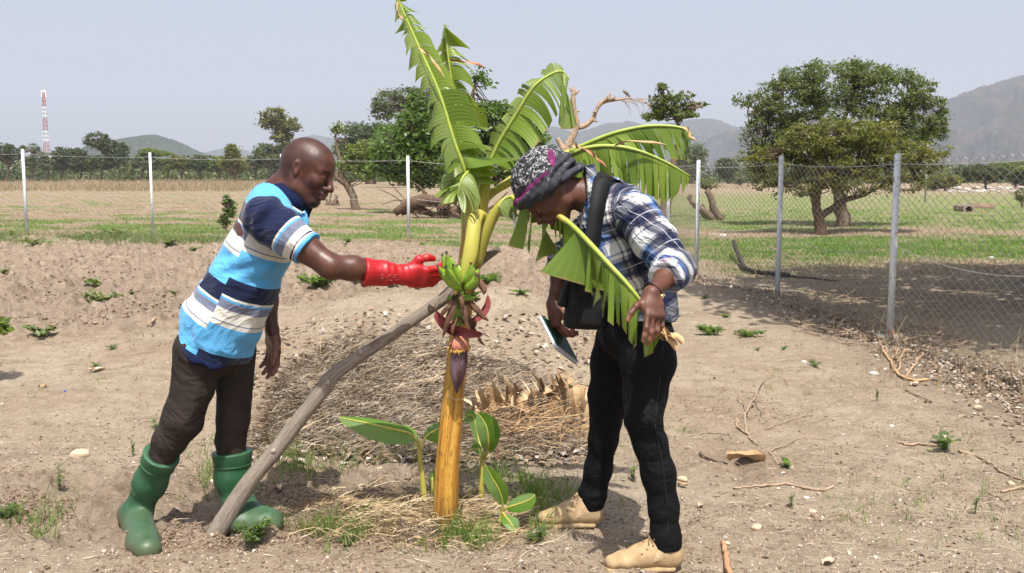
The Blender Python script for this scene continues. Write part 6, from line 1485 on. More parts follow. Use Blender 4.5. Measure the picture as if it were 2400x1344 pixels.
    # sleeves
    def sleeve(sh_, el, r0, r1, tt, name, Y, cutn):
        S4 = Sdf(.03); d = qn(el-sh_)
        end = sh_+(el-sh_)*tt
        S4.chain([(sh_-d*.02, r0), (sh_+(end-sh_)*.5, (r0+r1)/2+.002), (end+d*.02, r1)], .03)
        S4.disp = lambda X, dd: -.008*foldn(X, 8., 1, (1, 1, 1), 71)+.0035*np.sin(((X-sh_)@d)*70+4*vn(X[..., 0]*8, X[..., 1]*8, X[..., 2]*8, 5))*sst(.16, .04, (X-sh_)@d)
        S4.dmax = .01; S4.plane(end, d, .004)
        Ls = np.linalg.norm(end-sh_)
        def at(V):
            t = (V-sh_)@d
            s = np.interp(t, [-.1, .45*Ls, .62*Ls, Ls+.01], [.628, .566, .53, .462]); return {'uvw': np.stack([s, t*0+1, t], 1)}
        o = S4.build(name, .0045, M_SH, sh, at)
        for a_, b_, mm, rr_ in ((-.028, -.012, M_NAVY, .0025), (-.0115, -.0085, M_WHT, .0032), (-.008, -.004, M_NAVY, .003), (-.0035, .001, M_BLU, .0034)):
            q = Sdf(.004); q.seg(end+d*(a_-.05), end+d*(b_+.05), r1+rr_+.003, r1+rr_+.003); q.plane(end+d*b_, d, .001); q.plane(end+d*a_, -d, .001)
            q.disp = S4.disp; q.dmax = .01; q.build('cuff_band', .0035, mm, o, None, 1)
    sleeve(r_sh+np.array([-.012, 0, 0]), r_el, .080, .060, .60, 'sleeve', 3.67, None)
    sleeve(l_sh, l_el, .078, .060, .55, 'sleeve', 4.02, None)
    # hem band at the front and collar
    q = Sdf(.01); q.chain([(o0-ax*.06, (.148, .177)), (o0+ax*.03, (.148, .177))], .01); q.plane(o0-ax*.021, -ax, .003); q.plane(o0-ax*.012+fw*0, ax+fw*.0, .003); q.plane(o0-fw*.03, -fw, .003)
    q.disp = dS; q.dmax = .02; q.build('hem_band', .005, M_NAVY, sh, None, 1)
    def ring(c, ax_, r1, r2, th, h0, h1, gap, mat, name, lean=0., n=40, par=sh):
        V = []; e1 = qn(fw-ax_*fw.dot(ax_)); e2 = np.cross(ax_, e1); m = MB()
        A = [gap+(2*math.pi-2*gap)*i/(n-1) for i in range(n)]
        prof = [(0, h0), (.3, (h0+h1)/2), (1, h1), (1.1, h1+.002), (.5, (h0+h1)/2-.004), (.25, h0-.006)]
        for a in A:
            d = e1*math.cos(a)*r1+e2*math.sin(a)*r2; dn = qn(d)
            for (s, h) in [(th*0, h0), (-th*.3, h1), (th*.2, h1+.004), (th*1.4, h1*.45), (th*2.3, h0-.014), (th*1.2, h0-.012)]:
                V.append(c+d+dn*s+ax_*h*(1+.15*math.cos(a)))
        k_ = 6
        m.add(V, [(i*k_+j, i*k_+(j+1) % k_, (i+1)*k_+(j+1) % k_, (i+1)*k_+j) for i in range(n-1) for j in range(k_)]+[tuple(range(k_-1, -1, -1)), tuple((n-1)*k_+j for j in range(k_))])
        return m.build(name, mat, par)
    cax = qn(np.array([.62, 0, .78])); cc = J(681, 464, 3.845)
    col = ring(cc, cax, .080, .080, .009, -.004, .036, .2, M_NAVY, 'collar')
    col2 = ring(cc-cax*.012, cax, .0985, .099, .0015, -.004, .002, .25, M_WHT, 'collar_trim', par=col)
    col3 = ring(cc-cax*.016, cax, .101, .102, .0015, -.006, .0, .25, M_BLU, 'collar_trim', par=col)
    # placket with buttons on the chest
    pl = MB(); a = J(702, 478, 3.80); b = J(714, 560, 3.79); pl.tube([a, (a+b)/2+np.array([.012, 0, 0]), b], .016, 8, flat=((0, 1, 0), .6)); po_ = pl.build('placket', M_SH if False else M_BLU, sh)
    for t in (.25, .6):
        bt = MB(); c_ = a*(1-t)+b*t+np.array([.012, -.012, 0]); bt.tube([c_, c_+np.array([.004, -.004, 0])], .005, 8); bt.build('button', M_WHT, po_)
    # ---------------- glove
    GM = N('rubber_red'); v = GM.obj(); GMt = GM.fin(GM.mix(GM.rng(GM.noise(9, v, 4), .35, .7), (.36, .008, .012, 1), (.50, .014, .018, 1)), .42, GM.bump(GM.noise(28, v, 3), .35, .004), .5)
    S5 = Sdf(.02); cu = J(852, 638, 3.665)
    S5.chain([(cu-(r_wr-cu)*.2, (.047, .044)), (cu, (.047, .044)), (J(900, 641, 3.70), (.042, .040)), (J(945, 645, 3.73), (.037, .034))], .03)
    wr = J(948, 646, 3.735); Mg = np.stack([qn(J(1030, 655, 3.76)-wr), np.zeros(3), np.zeros(3)], 1)
    # palm seen from the side: thumb above, fingers below, holding the bananas
    up = np.array([-.15, -.45, .9]); Mg[:, 1] = qn(up-Mg[:, 0]*up.dot(Mg[:, 0])); Mg[:, 2] = np.cross(Mg[:, 0], Mg[:, 1])
    if Mg[1, 2] > 0: Mg[:, 2] *= -1
    hand(S5, wr, Mg, [(.42, .55, .35), (.38, .5, .35), (.36, .5, .3), (.34, .5, .3)], 1.03, .35, ((.62, .85, -.25), (.95, .2, -.4), (.9, -.35, -.4)), 1.18)
    S5.plane(cu, (cu-r_wr), .004)
    gfr = cu
    S5.disp = lambda X, d: -.003*foldn(X, 11., 1, (1.6, 1, .8), 77)+.0015*np.sin((X[..., 0]-gfr[0])*260+3*vn(X[..., 0]*20, X[..., 1]*20, X[..., 2]*20))*sst(.05, .12, X[..., 0]-gfr[0])*sst(.2, .13, X[..., 0]-gfr[0])
    S5.dmax = .01
    gl = S5.build('glove', .0032, GMt, root)
    # moulded mark on the cuff of the glove : CE-like ring letters
    mk = MB(); c0 = J(915, 652, 3.655)
    def arc(cx, cz, r, a0, a1, n=10): return [np.array([cx+r*math.cos(a0+(a1-a0)*i/n), c0[1], cz+r*math.sin(a0+(a1-a0)*i/n)]) for i in range(n+1)]
    mp = plain('glove_print', (.55, .14, .14), .5)
    for pts in (arc(c0[0], c0[2], .011, R(60), R(300)), arc(c0[0]+.021, c0[2], .011, R(60), R(300)), [c0+np.array([.011, 0, 0]), c0+np.array([.020, 0, 0])], arc(c0[0]-.03, c0[2], .004, 0, R(360)), arc(c0[0]-.03, c0[2]+.012, .003, 0, R(360))):
        out = []
        for p in pts:
            y = 3.55
            for _ in range(60):
                X = np.array([[p[0], y, p[2]]]); d = S5.ev(X, X[0]-.001, X[0]+.001)
                if d is None or d[0] > .0006: y += .0035 if d is None else max(.0006, min(d[0]*.8, .01))
                else: break
            out.append((p[0], y, p[2]))
        mk.tube(out, .0009, 4)
    mk.build('printed_mark', mp, gl)
    # ---------------- boots
    BM = N('rubber_green'); v = BM.obj()
    c_ = BM.mix(BM.rng(BM.noise(7, v, 6, .65), .42, .72), (.018, .088, .036, 1), (.045, .125, .062, 1))
    c_ = BM.mix(BM.rng(BM.noise(13, v, 6, .75), .60, .74), c_, (.20, .165, .115, 1))
    zz_ = BM.sep(v)[2]; c_ = BM.mix(BM.math('MULTIPLY', BM.rng(BM.math('ADD', zz_, BM.math('MULTIPLY', BM.noise(16, v, 5, .7), .16)), .19, .07), .55), c_, (.17, .13, .085, 1))
    BOOT = BM.fin(c_, BM.rng(BM.noise(9, v, 4), .3, .7, .38, .6), BM.bump(BM.noise(20, v, 3), .2, .004), .5)
    SOLE = plain('sole_mud', (.10, .095, .065), .8, .35, 30, .6, .004)
    def boot(top, mid, an, toe, heel, rt, ra, lean, nm='boot'):
        q = Sdf(.03); axb = qn(top-an)
        fd = toe-heel; fd[2] = 0; fdn = qn(fd); side = np.array([-fdn[1], fdn[0], 0])
        q.chain([(top+axb*.03, (rt, rt)), (top, (rt, rt)), (mid, (rt*.98, rt*.95)), (an, (ra, ra*.92))], .03)
        gz0 = min(toe[2], heel[2])
        hl = heel+fdn*.035+np.array([0, 0, .050]); q.seg(an, hl, ra*.95, .046, .04)
        bl = heel+fd*.70+np.array([0, 0, .035]); tl = toe-fdn*.045+np.array([0, 0, .034])
        q.seg(hl, bl, (.050, .050), (.050, .057), .03, side); q.seg(bl, tl, (.050, .057), (.042, .050), .03, side)
        q.seg(an+fdn*.02, bl+np.array([0, 0, .012]), (.050, .047), (.042, .048), .04, side)
        q.plane(heel+np.array([0, 0, .004]), (0, 0, -1), .004)
        nt = axb*1.; q.plane(top, nt, .003)
        q.disp = lambda X, d: -.0016*foldn(X, 9., 1, (1, 1, 1), 5)-.0018*np.clip(1-np.abs((X-top)@axb+.055)/.004, 0, 1)-.0022*np.clip(1-np.abs((X-top)@axb+.004)/.004, 0, 1)-.0016*np.clip(1-np.abs((X-top)@axb+.185+.02*np.sin(((X-top)@fdn)*60))/.003, 0, 1)
        q.dmax = .008; b_ = q.build(nm, .0042, BOOT, root)
        w = Sdf(.02); w.seg(hl*[1, 1, 0]+[0, 0, heel[2]+.004], bl*[1, 1, 0]+[0, 0, heel[2]+.004], (.02, .043), (.02, .052), .02, side); w.seg(bl*[1, 1, 0]+[0, 0, heel[2]+.004], tl*[1, 1, 0]+[0, 0, heel[2]+.008], (.02, .052), (.018, .046), .02, side)
        w.plane(heel-np.array([0, 0, .012]), (0, 0, -1), .003); w.plane(heel+np.array([0, 0, .012]), (0, 0, 1), .004); w.build('sole', .004, SOLE, b_)
        for h_, w_ in ((-.055, .0022), (-.19, .0018), (-.20, .0018)):
            m = MB(); e1 = qn(np.cross(axb, [0, 1, 0])); e2 = np.cross(axb, e1); c_ = top+axb*h_; rr = rt*.985 if h_ > -.1 else rt*.9
            pts = []
            for a in np.linspace(0, 2*math.pi, 41):
                dv = e1*math.cos(a)+e2*math.sin(a); r_ = rt*1.5; wob = axb*(.012*math.sin(2*a+1) if h_ < -.1 else 0)
                for _ in range(40):
                    X = (c_+wob+dv*r_)[None]; d = q.ev(X, X[0]-.001, X[0]+.001)
                    if d is None: r_ -= .01
                    elif d[0] > .0004: r_ -= max(.0004, d[0]*.8)
                    else: break
                pts.append(c_+wob+dv*r_)
            m.tube(pts, w_, 5); m.build('moulded_line', BOOT, b_)
        # collar rim around the opening
        m = MB(); e1 = qn(np.cross(axb, [0, 1, 0])); e2 = np.cross(axb, e1)
        m.tube([top+(e1*math.cos(a)+e2*math.sin(a))*(rt-.001)-axb*.002 for a in np.linspace(0, 2*math.pi, 33)], .0035, 6); m.build('rim', BOOT, b_)
        m = MB()
        for i in range(4):
            u = -.55+0*i; L_ = .5-.1*i; hh = -.028-.009*i; m.tube([top+(e1*math.sin(a)*1-np.array([0, 1, 0])*math.cos(a))*(rt+.0012)+axb*hh for a in np.linspace(-.9+lean, -.9+lean+L_, 6)], .0012, 4)
        m.build('moulded_bars', BOOT, b_)
    A_ = lambda v: np.array(v)
    _t = A_(G(352, 1302)); _h = A_(G(306, 1226)); _t[2] = (_t[2]+_h[2])/2
    boot(J(379, 1066, 3.80), J(352, 1130, 3.85), J(322, 1200, 3.90), _t, _h, .064, .050, .5)
    boot(J(544, 1058, 3.965), J(546, 1120, 3.97), J(556, 1185, 3.96), A_(G(664, 1246)), A_(G(530, 1248)), .074, .054, 0.2)
    return root
man()
# ================================================================ the woman in the checked shirt
def woman():
    root = thing('person', G(1500, 1300), 'person bending forward in checked shirt, black jeans and patterned head scarf holding a banana leaf', 'person')
    J = lambda px, py, Y: np.array(P(px, py, Y)); A_ = lambda v: np.array(v)
    YW = 3.68; root.location = Vector((P(1480, 1200, YW).x, YW, 0))
    n_sh, f_sh = J(1492, 505, 3.50), J(1425, 500, 3.86)          # near (left) and far (right) shoulder
    n_el, n_wr = J(1578, 628, 3.36), J(1528, 688, 3.19)
    f_el, f_wr = J(1322, 610, 3.90), J(1296, 715, 3.80)
    nb = J(1392, 462, 3.68); ch = J(1440, 545, 3.68); wa = J(1478, 650, 3.68); pe = J(1500, 745, 3.70)
    n_hip, n_kn, n_an = J(1522, 790, 3.60), J(1508, 985, 3.51), J(1562, 1268, 3.47)
    f_hip, f_kn, f_an = J(1448, 790, 3.80), J(1420, 985, 3.84), J(1380, 1180, 3.88)
    f = qn(np.array([-.52, -.14, -.84])); Mh = rotm(f, (-.85, -.1, .4)); sc = 1.0
    C = J(1283, 447, 3.66)
    S1 = Sdf(.02); T = head(S1, C, Mh, sc, .9, 1.05)
    S1.seg(T((-.035, 0, -.05)), nb, (.052, .05), (.06, .062), .03)
    S1.chain([(nb, .06), (ch, (.09, .13)), (wa, (.09, .12)), (pe, (.10, .14))], .05)
    S1.seg(n_sh+np.array([0, .05, 0]), f_sh-np.array([0, .05, 0]), .055, .055, .04)
    S1.chain([(n_sh, .048), (n_sh*.5+n_el*.5, .042), (n_el, .036), (n_el*.65+n_wr*.35, .036), (n_wr, (.023, .027))], .025)
    S1.chain([(f_sh, .048), (f_sh*.5+f_el*.5, .042), (f_el, .036), (f_el*.65+f_wr*.35, .035), (f_wr, (.023, .027))], .025)
    # near hand : back of the hand up, thumb over the midrib, fingers curled under the leaf
    X0 = qn(J(1538, 752, 3.14)-n_wr); Z0 = np.array([.35, -.80, .45]); Y0 = qn(np.cross(Z0, X0)); Z0 = np.cross(X0, Y0)
    Mn = np.stack([X0, -Y0 if Y0[0] > 0 else Y0, Z0], 1)
    hand(S1, n_wr+X0*.005, Mn, [(.15, .35, .25), (.35, .45, .3), (.5, .5, .35), (.6, .55, .4)], .95, 1.1, ((.55, .85, .1), (.75, .6, -.25), (.85, .4, -.4)))
    # far hand grips the notebook
    X1 = qn(J(1302, 775, 3.77)-f_wr); Z1 = np.array([-.75, -.35, .0]); Y1 = qn(np.cross(Z1, X1)); Z1 = np.cross(X1, Y1)
    Mf = np.stack([X1, -Y1 if Y1[1] > 0 else Y1, Z1], 1)
    hand(S1, f_wr+X1*.005, Mf, [(.7, .7, .4), (.75, .75, .4), (.8, .75, .4), (.85, .75, .4)], .98, .3, ((.8, .35, -.55), (.9, .05, -.45), (.95, -.1, -.3)))
    for h, kn, an in ((n_hip, n_kn, n_an), (f_hip, f_kn, f_an)):
        S1.chain([(h, .07), (h*.5+kn*.5, .045), (kn, .034), (kn*.6+an*.4, .028), (an, .026)], .03)
        S1.seg(an, an+np.array([-.05, 0, -.04]), .026, .022, .02)
    def tint(V):
        q = (V-C)@Mh/sc; x, y, z = q.T; nearh = np.linalg.norm(q, axis=1) < .17
        brow = np.exp(-((z-.0185-.1*(.04-np.abs(y)))/.004)**2)*sst(.012, .018, np.abs(y))*(1-sst(.045, .052, np.abs(y)))*(x > .055)*.8
        lips = np.exp(-((z+.072)/.012)**2)*sst(.093, .098, x)*(np.abs(y) < .022)*.6
        palm = 0
        for w_, M_ in ((n_wr, Mn), (f_wr, Mf)):
            qh = (V-w_)@M_; palm = palm+sst(.0, .01, -qh[:, 2]-.004)*(qh[:, 0] > .02)*(np.linalg.norm(qh, axis=1) < .22)*.5
        return {'tint': np.stack([brow*nearh, lips*nearh, np.clip(palm, 0, 1)], 1)}
    body = S1.build('body', .0034, M_SKINW, root, tint); eyes(body, T, Mh, sc)
    # nails
    # ---------------- head scarf
    m = N('scarf_print'); uv = m.attr('uvw'); u = m.sep(uv)
    vo = m.n('TexVoronoi', feature='DISTANCE_TO_EDGE'); m.put(vo.inputs['Vector'], m.obj()); vo.inputs['Scale'].default_value = 95
    n1 = m.noise(55, m.obj(), 3, .6, dist=1.2); n2 = m.noise(120, m.obj(), 2)
    crown = m.mix(m.math('MULTIPLY', m.math('LESS_THAN', vo.outputs['Distance'], .09), 1), m.mix(m.math('GREATER_THAN', n1, .52), (.03, .03, .034, 1), (.42, .42, .42, 1)), (.025, .025, .03, 1))
    band = m.mix(m.math('GREATER_THAN', m.noise(38, m.obj(), 4, .7, dist=.8), .62), (.045, .046, .056, 1), (.22, .22, .25, 1))
    mag = m.mix(m.math('GREATER_THAN', n1, .6), (.13, .02, .085, 1), (.26, .06, .18, 1))
    col = m.mix(m.rng(u[0], .45, .55), crown, band); col = m.mix(m.rng(u[1], .45, .55), col, mag)
    SC = m.fin(col, .8, m.bump(m.noise(160, m.obj(), 3), .3, .002), .2)
    S2 = Sdf(.02); E = lambda c, r, k=.02, M2=None: S2.ell(T(c), np.array(r)*sc, Mh if M2 is None else Mh@M2, k)
    E((-.024, 0, .052), (.116, .101, .100)); E((-.070, 0, .035), (.084, .084, .080), .03)
    # rolled bands round the brow and nape, twisted over each other
    def rim(tilt, rr, off, lift, ph, k=.008, back=1.):
        pts = []
        for a in np.linspace(0, 2*math.pi, 29):
            x = -.016+(.113*math.cos(a) if math.cos(a) > 0 else .124*back*math.cos(a)); y = .099*math.sin(a); z = lift+tilt*math.cos(a)+.006*math.sin(3*a+ph)
            pts.append((T((x, y, z)), rr*(1+.22*math.sin(2*a+ph))))
        S2.chain(pts, k); return pts
    rim(.036, .0155, 0, .020, 0); rim(.022, .0165, 0, .036, 1.4); rim(.048, .013, 0, -.002, 2.6); rim(.002, .014, 0, .052, 3.9)
    S2.seg(T((-.115, 0, .02)), T((-.125, -.03, -.02)), .026, .018, .02)
    def dC(X, d):
        q = (X-C)@Mh; a = np.arctan2(q[..., 1], q[..., 0]+.02); z = q[..., 2]
        pl = np.sin(z*190+3.5*np.sin(a*2+1)+3*vn(X[..., 0]*14, X[..., 1]*14, X[..., 2]*14, 4))
        top = np.sin(a*16+z*60+5*vn(X[..., 0]*16, X[..., 1]*16, X[..., 2]*16, 6))
        w = sst(.075, .06, z-.3*q[..., 0])
        return -.0028*pl*w-.0022*top*(1-w)
    S2.disp = dC; S2.dmax = .01
    def atS(V):
        q = (V-C)@Mh; x, y, z = q.T; a = np.arctan2(y, x+.02)
        b = sst(.062, .072, z-.25*(x+.02)-.006*np.sin(a*3)); magn = np.exp(-((z-.047-.25*(x+.02)-.006*np.sin(a*2+.6)-.012*sst(.3, 1.4, np.abs(a)))/.0085)**2)*sst(-.55, -.2, np.sin(a*1.5+.9))
        side = np.exp(-((np.abs(a)-2.3)/.36)**2-((z-.062-.05*(np.abs(a)-2.3))/.015)**2)
        return {'uvw': np.stack([1-b, np.clip(magn+side*1.2, 0, 1), z], 1)}
    S2.build('head_scarf', .0034, SC, body, atS)
    # ---------------- jeans
    m = N('jeans_black'); v = m.obj()
    JM = m.fin(m.mix(m.rng(m.noise(260, m.scale(v, (1, 1, .3)), 2), .5, .75), (.0035, .0035, .0045, 1), (.011, .0115, .014, 1)), .8, m.creases(5, .3, .025, (1, 1, 1.4)), .15)
    S3 = Sdf(.02)
    S3.chain([(J(1492, 720, 3.70), (.125, .145)), (J(1490, 775, 3.70), (.135, .155))], .04)
    S3.chain([(J(1518, 790, 3.61), (.098, .088)), (J(1519, 850, 3.585), (.099, .084)), (J(1512, 925, 3.56), (.077, .073)), (n_kn, (.060, .060)), (J(1524, 1040, 3.50), (.057, .058)), (J(1543, 1110, 3.49), (.058, .056)), (J(1556, 1190, 3.48), (.050, .048)), (J(1560, 1268, 3.47), (.050, .048)), (J(1561, 1285, 3.47), (.054, .052))], .03)
    S3.chain([(J(1450, 790, 3.79), (.088, .088)), (J(1438, 850, 3.82), (.086, .084)), (J(1425, 930, 3.84), (.073, .074)), (f_kn, (.057, .058)), (J(1414, 1030, 3.85), (.055, .055)), (J(1402, 1100, 3.87), (.051, .05)), (J(1388, 1160, 3.88), (.049, .047)), (J(1382, 1192, 3.885), (.052, .05))], .03)
    def dJ(X, d):
        z = X[..., 2]; kn = np.exp(-((z-.52)/.07)**2)+.8*np.exp(-((z-.14)/.085)**2)+.35*np.exp(-((z-.80)/.05)**2)
        return -.0022*foldn(X, 5., 1, (1, 1, .8), 81)-.0048*kn*foldn(X, 11., 1, (.6, .6, 2.2), 83)
    S3.disp = dJ; S3.dmax = .012
    S3.plane(J(1563, 1283, 3.47), (0, 0, -1), .003)
    b_lo = J(1382, 1190, 3.885); S3._add(lambda X: np.where(X[..., 1] > 3.72, b_lo[2]-X[..., 2], -1.), np.array([-9]*3), np.array([9]*3), .001, 'int')
    jn = S3.build('jeans', .005, JM, root)
    # side seam of the near leg
    def shoot(S_, px, py, y0=3.2, off=.0012):
        y = y0
        for _ in range(90):
            q = A_(P(px, py, y)); d = S_.ev(q[None], q-.001, q+.001)
            if d is None: y += .012
            elif d[0] > off: y += max(.0005, min(.7*d[0], .012))
            else: break
        return A_(P(px, py, y))
    mb = MB(); mb.tube([shoot(S3, *q) for q in [(1555, 800), (1552, 840), (1545, 900), (1538, 960), (1536, 1000), (1545, 1050), (1556, 1110), (1563, 1180), (1566, 1240), (1568, 1278)]], .0016, 4); mb.build('seam', plain('seam_grey', (.016, .016, .02), .8), jn)
    # ---------------- shirt
    def plaid(name):
        m = N(name); s = m.sep(m.attr('uvw')); u, v_ = s[0], s[1]; per = .150
        def stripe(c, stops):
            f = m.math('FRACT', m.math('DIVIDE', c, per)); return m.ramp(f, stops, 'CONSTANT')
        # how dark-blue / how grey each direction is
        st_ = [(0, (0, 0, 0)), (.20, (.5, 0, 0)), (.28, (1, 0, 0)), (.38, (.75, .0, 0)), (.60, (1, 0, 0)), (.70, (.5, 0, 0)), (.78, (0, 1, 0)), (.79, (0, 0, 0)), (.87, (.5, 0, 0)), (.92, (0, 0, 0))]
        a, b = m.sep(stripe(u, st_)), m.sep(stripe(v_, st_))
        dk = m.math('MULTIPLY', m.math('ADD', a[0], b[0]), .5)
        wv = m.math('MULTIPLY', m.noise(420, m.xyz(u, v_, 0), 2), .25)
        blue = m.math('GREATER_THAN', m.math('FRACT', m.math('DIVIDE', v_, per*2)), .5)
        cblue = m.mix(blue, (.075, .08, .11, 1), (.06, .12, .30, 1))
        c1 = m.mix(m.rng(dk, 0, .42), (.66, .66, .67, 1), cblue)
        col = m.mix(m.rng(m.math('ADD', dk, m.math('SUBTRACT', wv, .12)), .46, .85), c1, (.014, .018, .045, 1))
        thin = m.math('MAXIMUM', m.math('MULTIPLY', a[1], 1), b[1]); col = m.mix(m.math('MULTIPLY', thin, .55), col, (.22, .06, .06, 1))
        f2 = m.math('FRACT', m.math('DIVIDE', u, per)); wl_ = m.math('MAXIMUM', m.math('LESS_THAN', m.math('ABSOLUTE', m.math('SUBTRACT', f2, .5)), .012), m.math('LESS_THAN', m.math('ABSOLUTE', m.math('SUBTRACT', m.math('FRACT', m.math('DIVIDE', v_, per)), .5)), .012))
        col = m.mix(m.math('MULTIPLY', wl_, .6), col, (.6, .62, .68, 1))
        return m.fin(col, .85, m.creases(6, .5, .03), .15)
    PL = plaid('checked_cotton')
    S4 = Sdf(.04); ax = qn(nb-pe); fwd = np.array([-ax[2], 0, ax[0]])
    S4.chain([(J(1512, 745, 3.70), (.128, .155)), (J(1497, 690, 3.70), (.124, .150)), (J(1475, 620, 3.69), (.132, .150)), (J(1452, 545, 3.69), (.134, .155)), (J(1432, 490, 3.685), (.105, .145)), (J(1408, 462, 3.68), (.072, .085))], .05)
    S4.seg(n_sh+np.array([-.02, .06, .0]), f_sh+np.array([0, -.06, 0]), (.078, .078), (.078, .078), .06)
    S4.ell(J(1408, 590, 3.66), (.075, .12, .08), None, .05)
    def dP(X, d):
        return -.006*foldn(X, 5.5, 1, (1, 1, 1), 91)-.0035*np.sin(((X-pe)@ax)*55+((X-pe)@fwd)*30+5*vn(X[..., 0]*6, X[..., 1]*6, X[..., 2]*6, 12))
    S4.disp = dP; S4.dmax = .014
    S4.plane(J(1510, 742, 3.69), qn(np.array([.02, 0, -1])), .005)
    atP = lambda V: {'uvw': np.stack([(V-pe)@ax, ((V-pe)@fwd)*.9+V[:, 1]*.75+.5, V[:, 2]], 1)}
    sh = S4.build('shirt', .005, PL, root, atP)
    def slv(a, b, c, r, t, nm, rolled=True, Yref=(0, 1, 0)):
        q = Sdf(.03); d2 = qn(c-b); end = b+(c-b)*t
        q.chain([(a, r[0]), (a*.5+b*.5, r[1]), (b, r[2]), (end+d2*.02, r[3])], .035)
        e1 = qn(np.cross(b-a, [0, 1, 0])); d1 = qn(b-a)
        q.disp = lambda X, d: -.0055*foldn(X, 7, 1, (1, 1, 1), 97)-.006*np.exp(-(np.linalg.norm(X-b, axis=-1)/.085)**2)*np.sin((X@d1)*105+4*vn(X[..., 0]*9, X[..., 1]*9, X[..., 2]*9, 14))-.003*np.sin((X@d1)*60+(X@e1)*30+5*vn(X[..., 0]*7, X[..., 1]*7, X[..., 2]*7, 15))
        q.dmax = .016; q.plane(end, d2, .004); L1 = np.linalg.norm(b-a)
        def at(V):
            s1 = (V-a)@d1; s2 = L1+(V-b)@d2; w = sst(-.03, .03, (V-b)@qn(d1+d2)); al = s1*(1-w)+s2*w
            e = e1; return {'uvw': np.stack([al*1.1+.02, (V-a)@e*1.05+V[:, 1]*.8+.05, V[:, 2]], 1)}
        o = q.build(nm, .0045, PL, sh, at)
        cf = Sdf(.01); cf.seg(end-d2*.075, end+d2*.03, r[3]+.006, r[3]+.007); cf.plane(end+d2*.004, d2, .003); cf.plane(end-d2*.045, -d2, .003); cf.disp = lambda X, d: -.004*foldn(X, 9, 1, (1, 1, 1), 99); cf.dmax = .01
        cf.build('rolled_cuff', .004, PL, o, lambda V: {'uvw': np.stack([(V-end)@qn(np.cross(d2, [0, 1, .3]))+.03, (V-end)@d2*1.+V[:, 1]*.5, V[:, 2]], 1)})
    slv(n_sh+np.array([.0, 0, -.0]), n_el+np.array([.005, 0, .0]), n_wr, (.080, .070, .060, .053), .42, 'sleeve')
    slv(f_sh, f_el, f_wr, (.08, .07, .06, .056), .25, 'sleeve')
    # collar, placket, pocket
    M_COLL = plaid('checked_collar') if False else PL
    c0 = J(1388, 440, 3.68); nax = qn(C-c0); e1 = qn(np.cross(nax, [0, 1, 0])); V = []; mb = MB(); n_ = 36; A = np.linspace(.55, 2*math.pi-.55, n_)
    e1 = -e1 if e1[2] > 0 else e1
    for a in A:
        d = e1*math.cos(a)*.074+np.array([0, 1, 0])*math.sin(a)*.078
        for (s_, h) in ((0, -.01), (.0, .022), (.004, .027), (.014, .018), (.026, -.012), (.022, -.014)): V.append(c0+d*(1+s_*8)+nax*h)
    mb.add(V, [(i*6+j, i*6+(j+1) % 6, (i+1)*6+(j+1) % 6, (i+1)*6+j) for i in range(n_-1) for j in range(6)]+[(5, 4, 3, 2, 1, 0), tuple((n_-1)*6+j for j in range(6))], uvw=np.array([(V_[0]*1.+V_[2], V_[1], 0) for V_ in V]))
    mb.build('collar', PL, sh)
    M_BTN = plain('button_pale', (.6, .6, .58), .3, .05)
    for px, py in ((1362, 500), (1358, 520)):
        mb = MB(); q = shoot(S4, px, py); mb.tube([q, q+np.array([-.004, -.004, -.002])], .0052, 10); mb.build('button', M_BTN, sh)
    # ---------------- bag with its broad strap
    BG = plain('bag_nylon', (.008, .008, .009), .7, .3, 60, .3, .001, .3)
    S4b = Sdf(.02); 
    bag = thing('shoulder_bag', J(1375, 700, 3.66), 'black shoulder bag hanging from a broad strap at the front of the checked shirt', 'bag')
    pts = [(1452, 432, 3.66), (1426, 414, 3.60), (1410, 426, 3.545), (1402, 470, 3.50), (1394, 520, 3.48), (1386, 580, 3.47), (1380, 640, 3.50), (1374, 690, 3.56)]
    s_ = spline([tuple(P(*q)) for q in pts], 40); V = []
    for i, p in enumerate(s_):
        t = qn(s_[min(i+1, 39)]-s_[max(i-1, 0)]); side = np.array([.93, .35, .1]) if i > 9 else np.array([.9, .1, -.45]); e = qn(side-t*np.dot(side, t)); nn2 = np.cross(t, e)
        for (a, b) in ((-.030, 0), (.030, 0), (.030, .003), (-.030, .003)): V.append(p+e*a+nn2*b)
    mb = MB(); mb.add(V, [(i*4+j, i*4+(j+1) % 4, (i+1)*4+(j+1) % 4, (i+1)*4+j) for i in range(39) for j in range(4)]); mb.build('strap', BG, bag, False)
    q = Sdf(.02); bx = J(1372, 705, 3.62)
    R3 = rotm((1, .35, -.12), (0, 0, 1))
    q.box(bx, (.070, .030, .105), R3, .016); q.box(bx+R3@np.array([.0, -.02, -.028]), (.060, .026, .062), R3, .012, .006)
    q.disp = lambda X, d: -.004*foldn(X, 8, 1, (1, 1, 1), 55); q.dmax = .01; q.build('pouch', .004, BG, bag)
    q = Sdf(.01); q.box(bx+R3@np.array([-.078, .01, .03]), (.014, .02, .062), R3@np.array(Matrix.Rotation(.2, 3, 'Y')), .006); q.build('side_flap', .004, BG, bag)
    # ---------------- watch
    wt = thing('wristwatch', Vector(n_wr), 'gold wristwatch on a black strap round the near wrist', 'watch'); d = qn(n_wr-n_el); cw = n_wr-d*.012; e1 = qn(np.cross(d, Z0)); 
    mb = MB(); ring_ = [cw+(e1*math.cos(a)*.0305+Z0*math.sin(a)*.0265) for a in np.linspace(0, 2*math.pi, 33)]; mb.tube(ring_, .0085, 6, flat=(tuple(d), .25)); mb.build('watch_strap', plain('watch_leather', (.012, .011, .011), .5), wt)
    fc = cw+Z0*.010+e1*(.029 if e1[0] > 0 else -.029); nrm_ = qn(fc-cw)
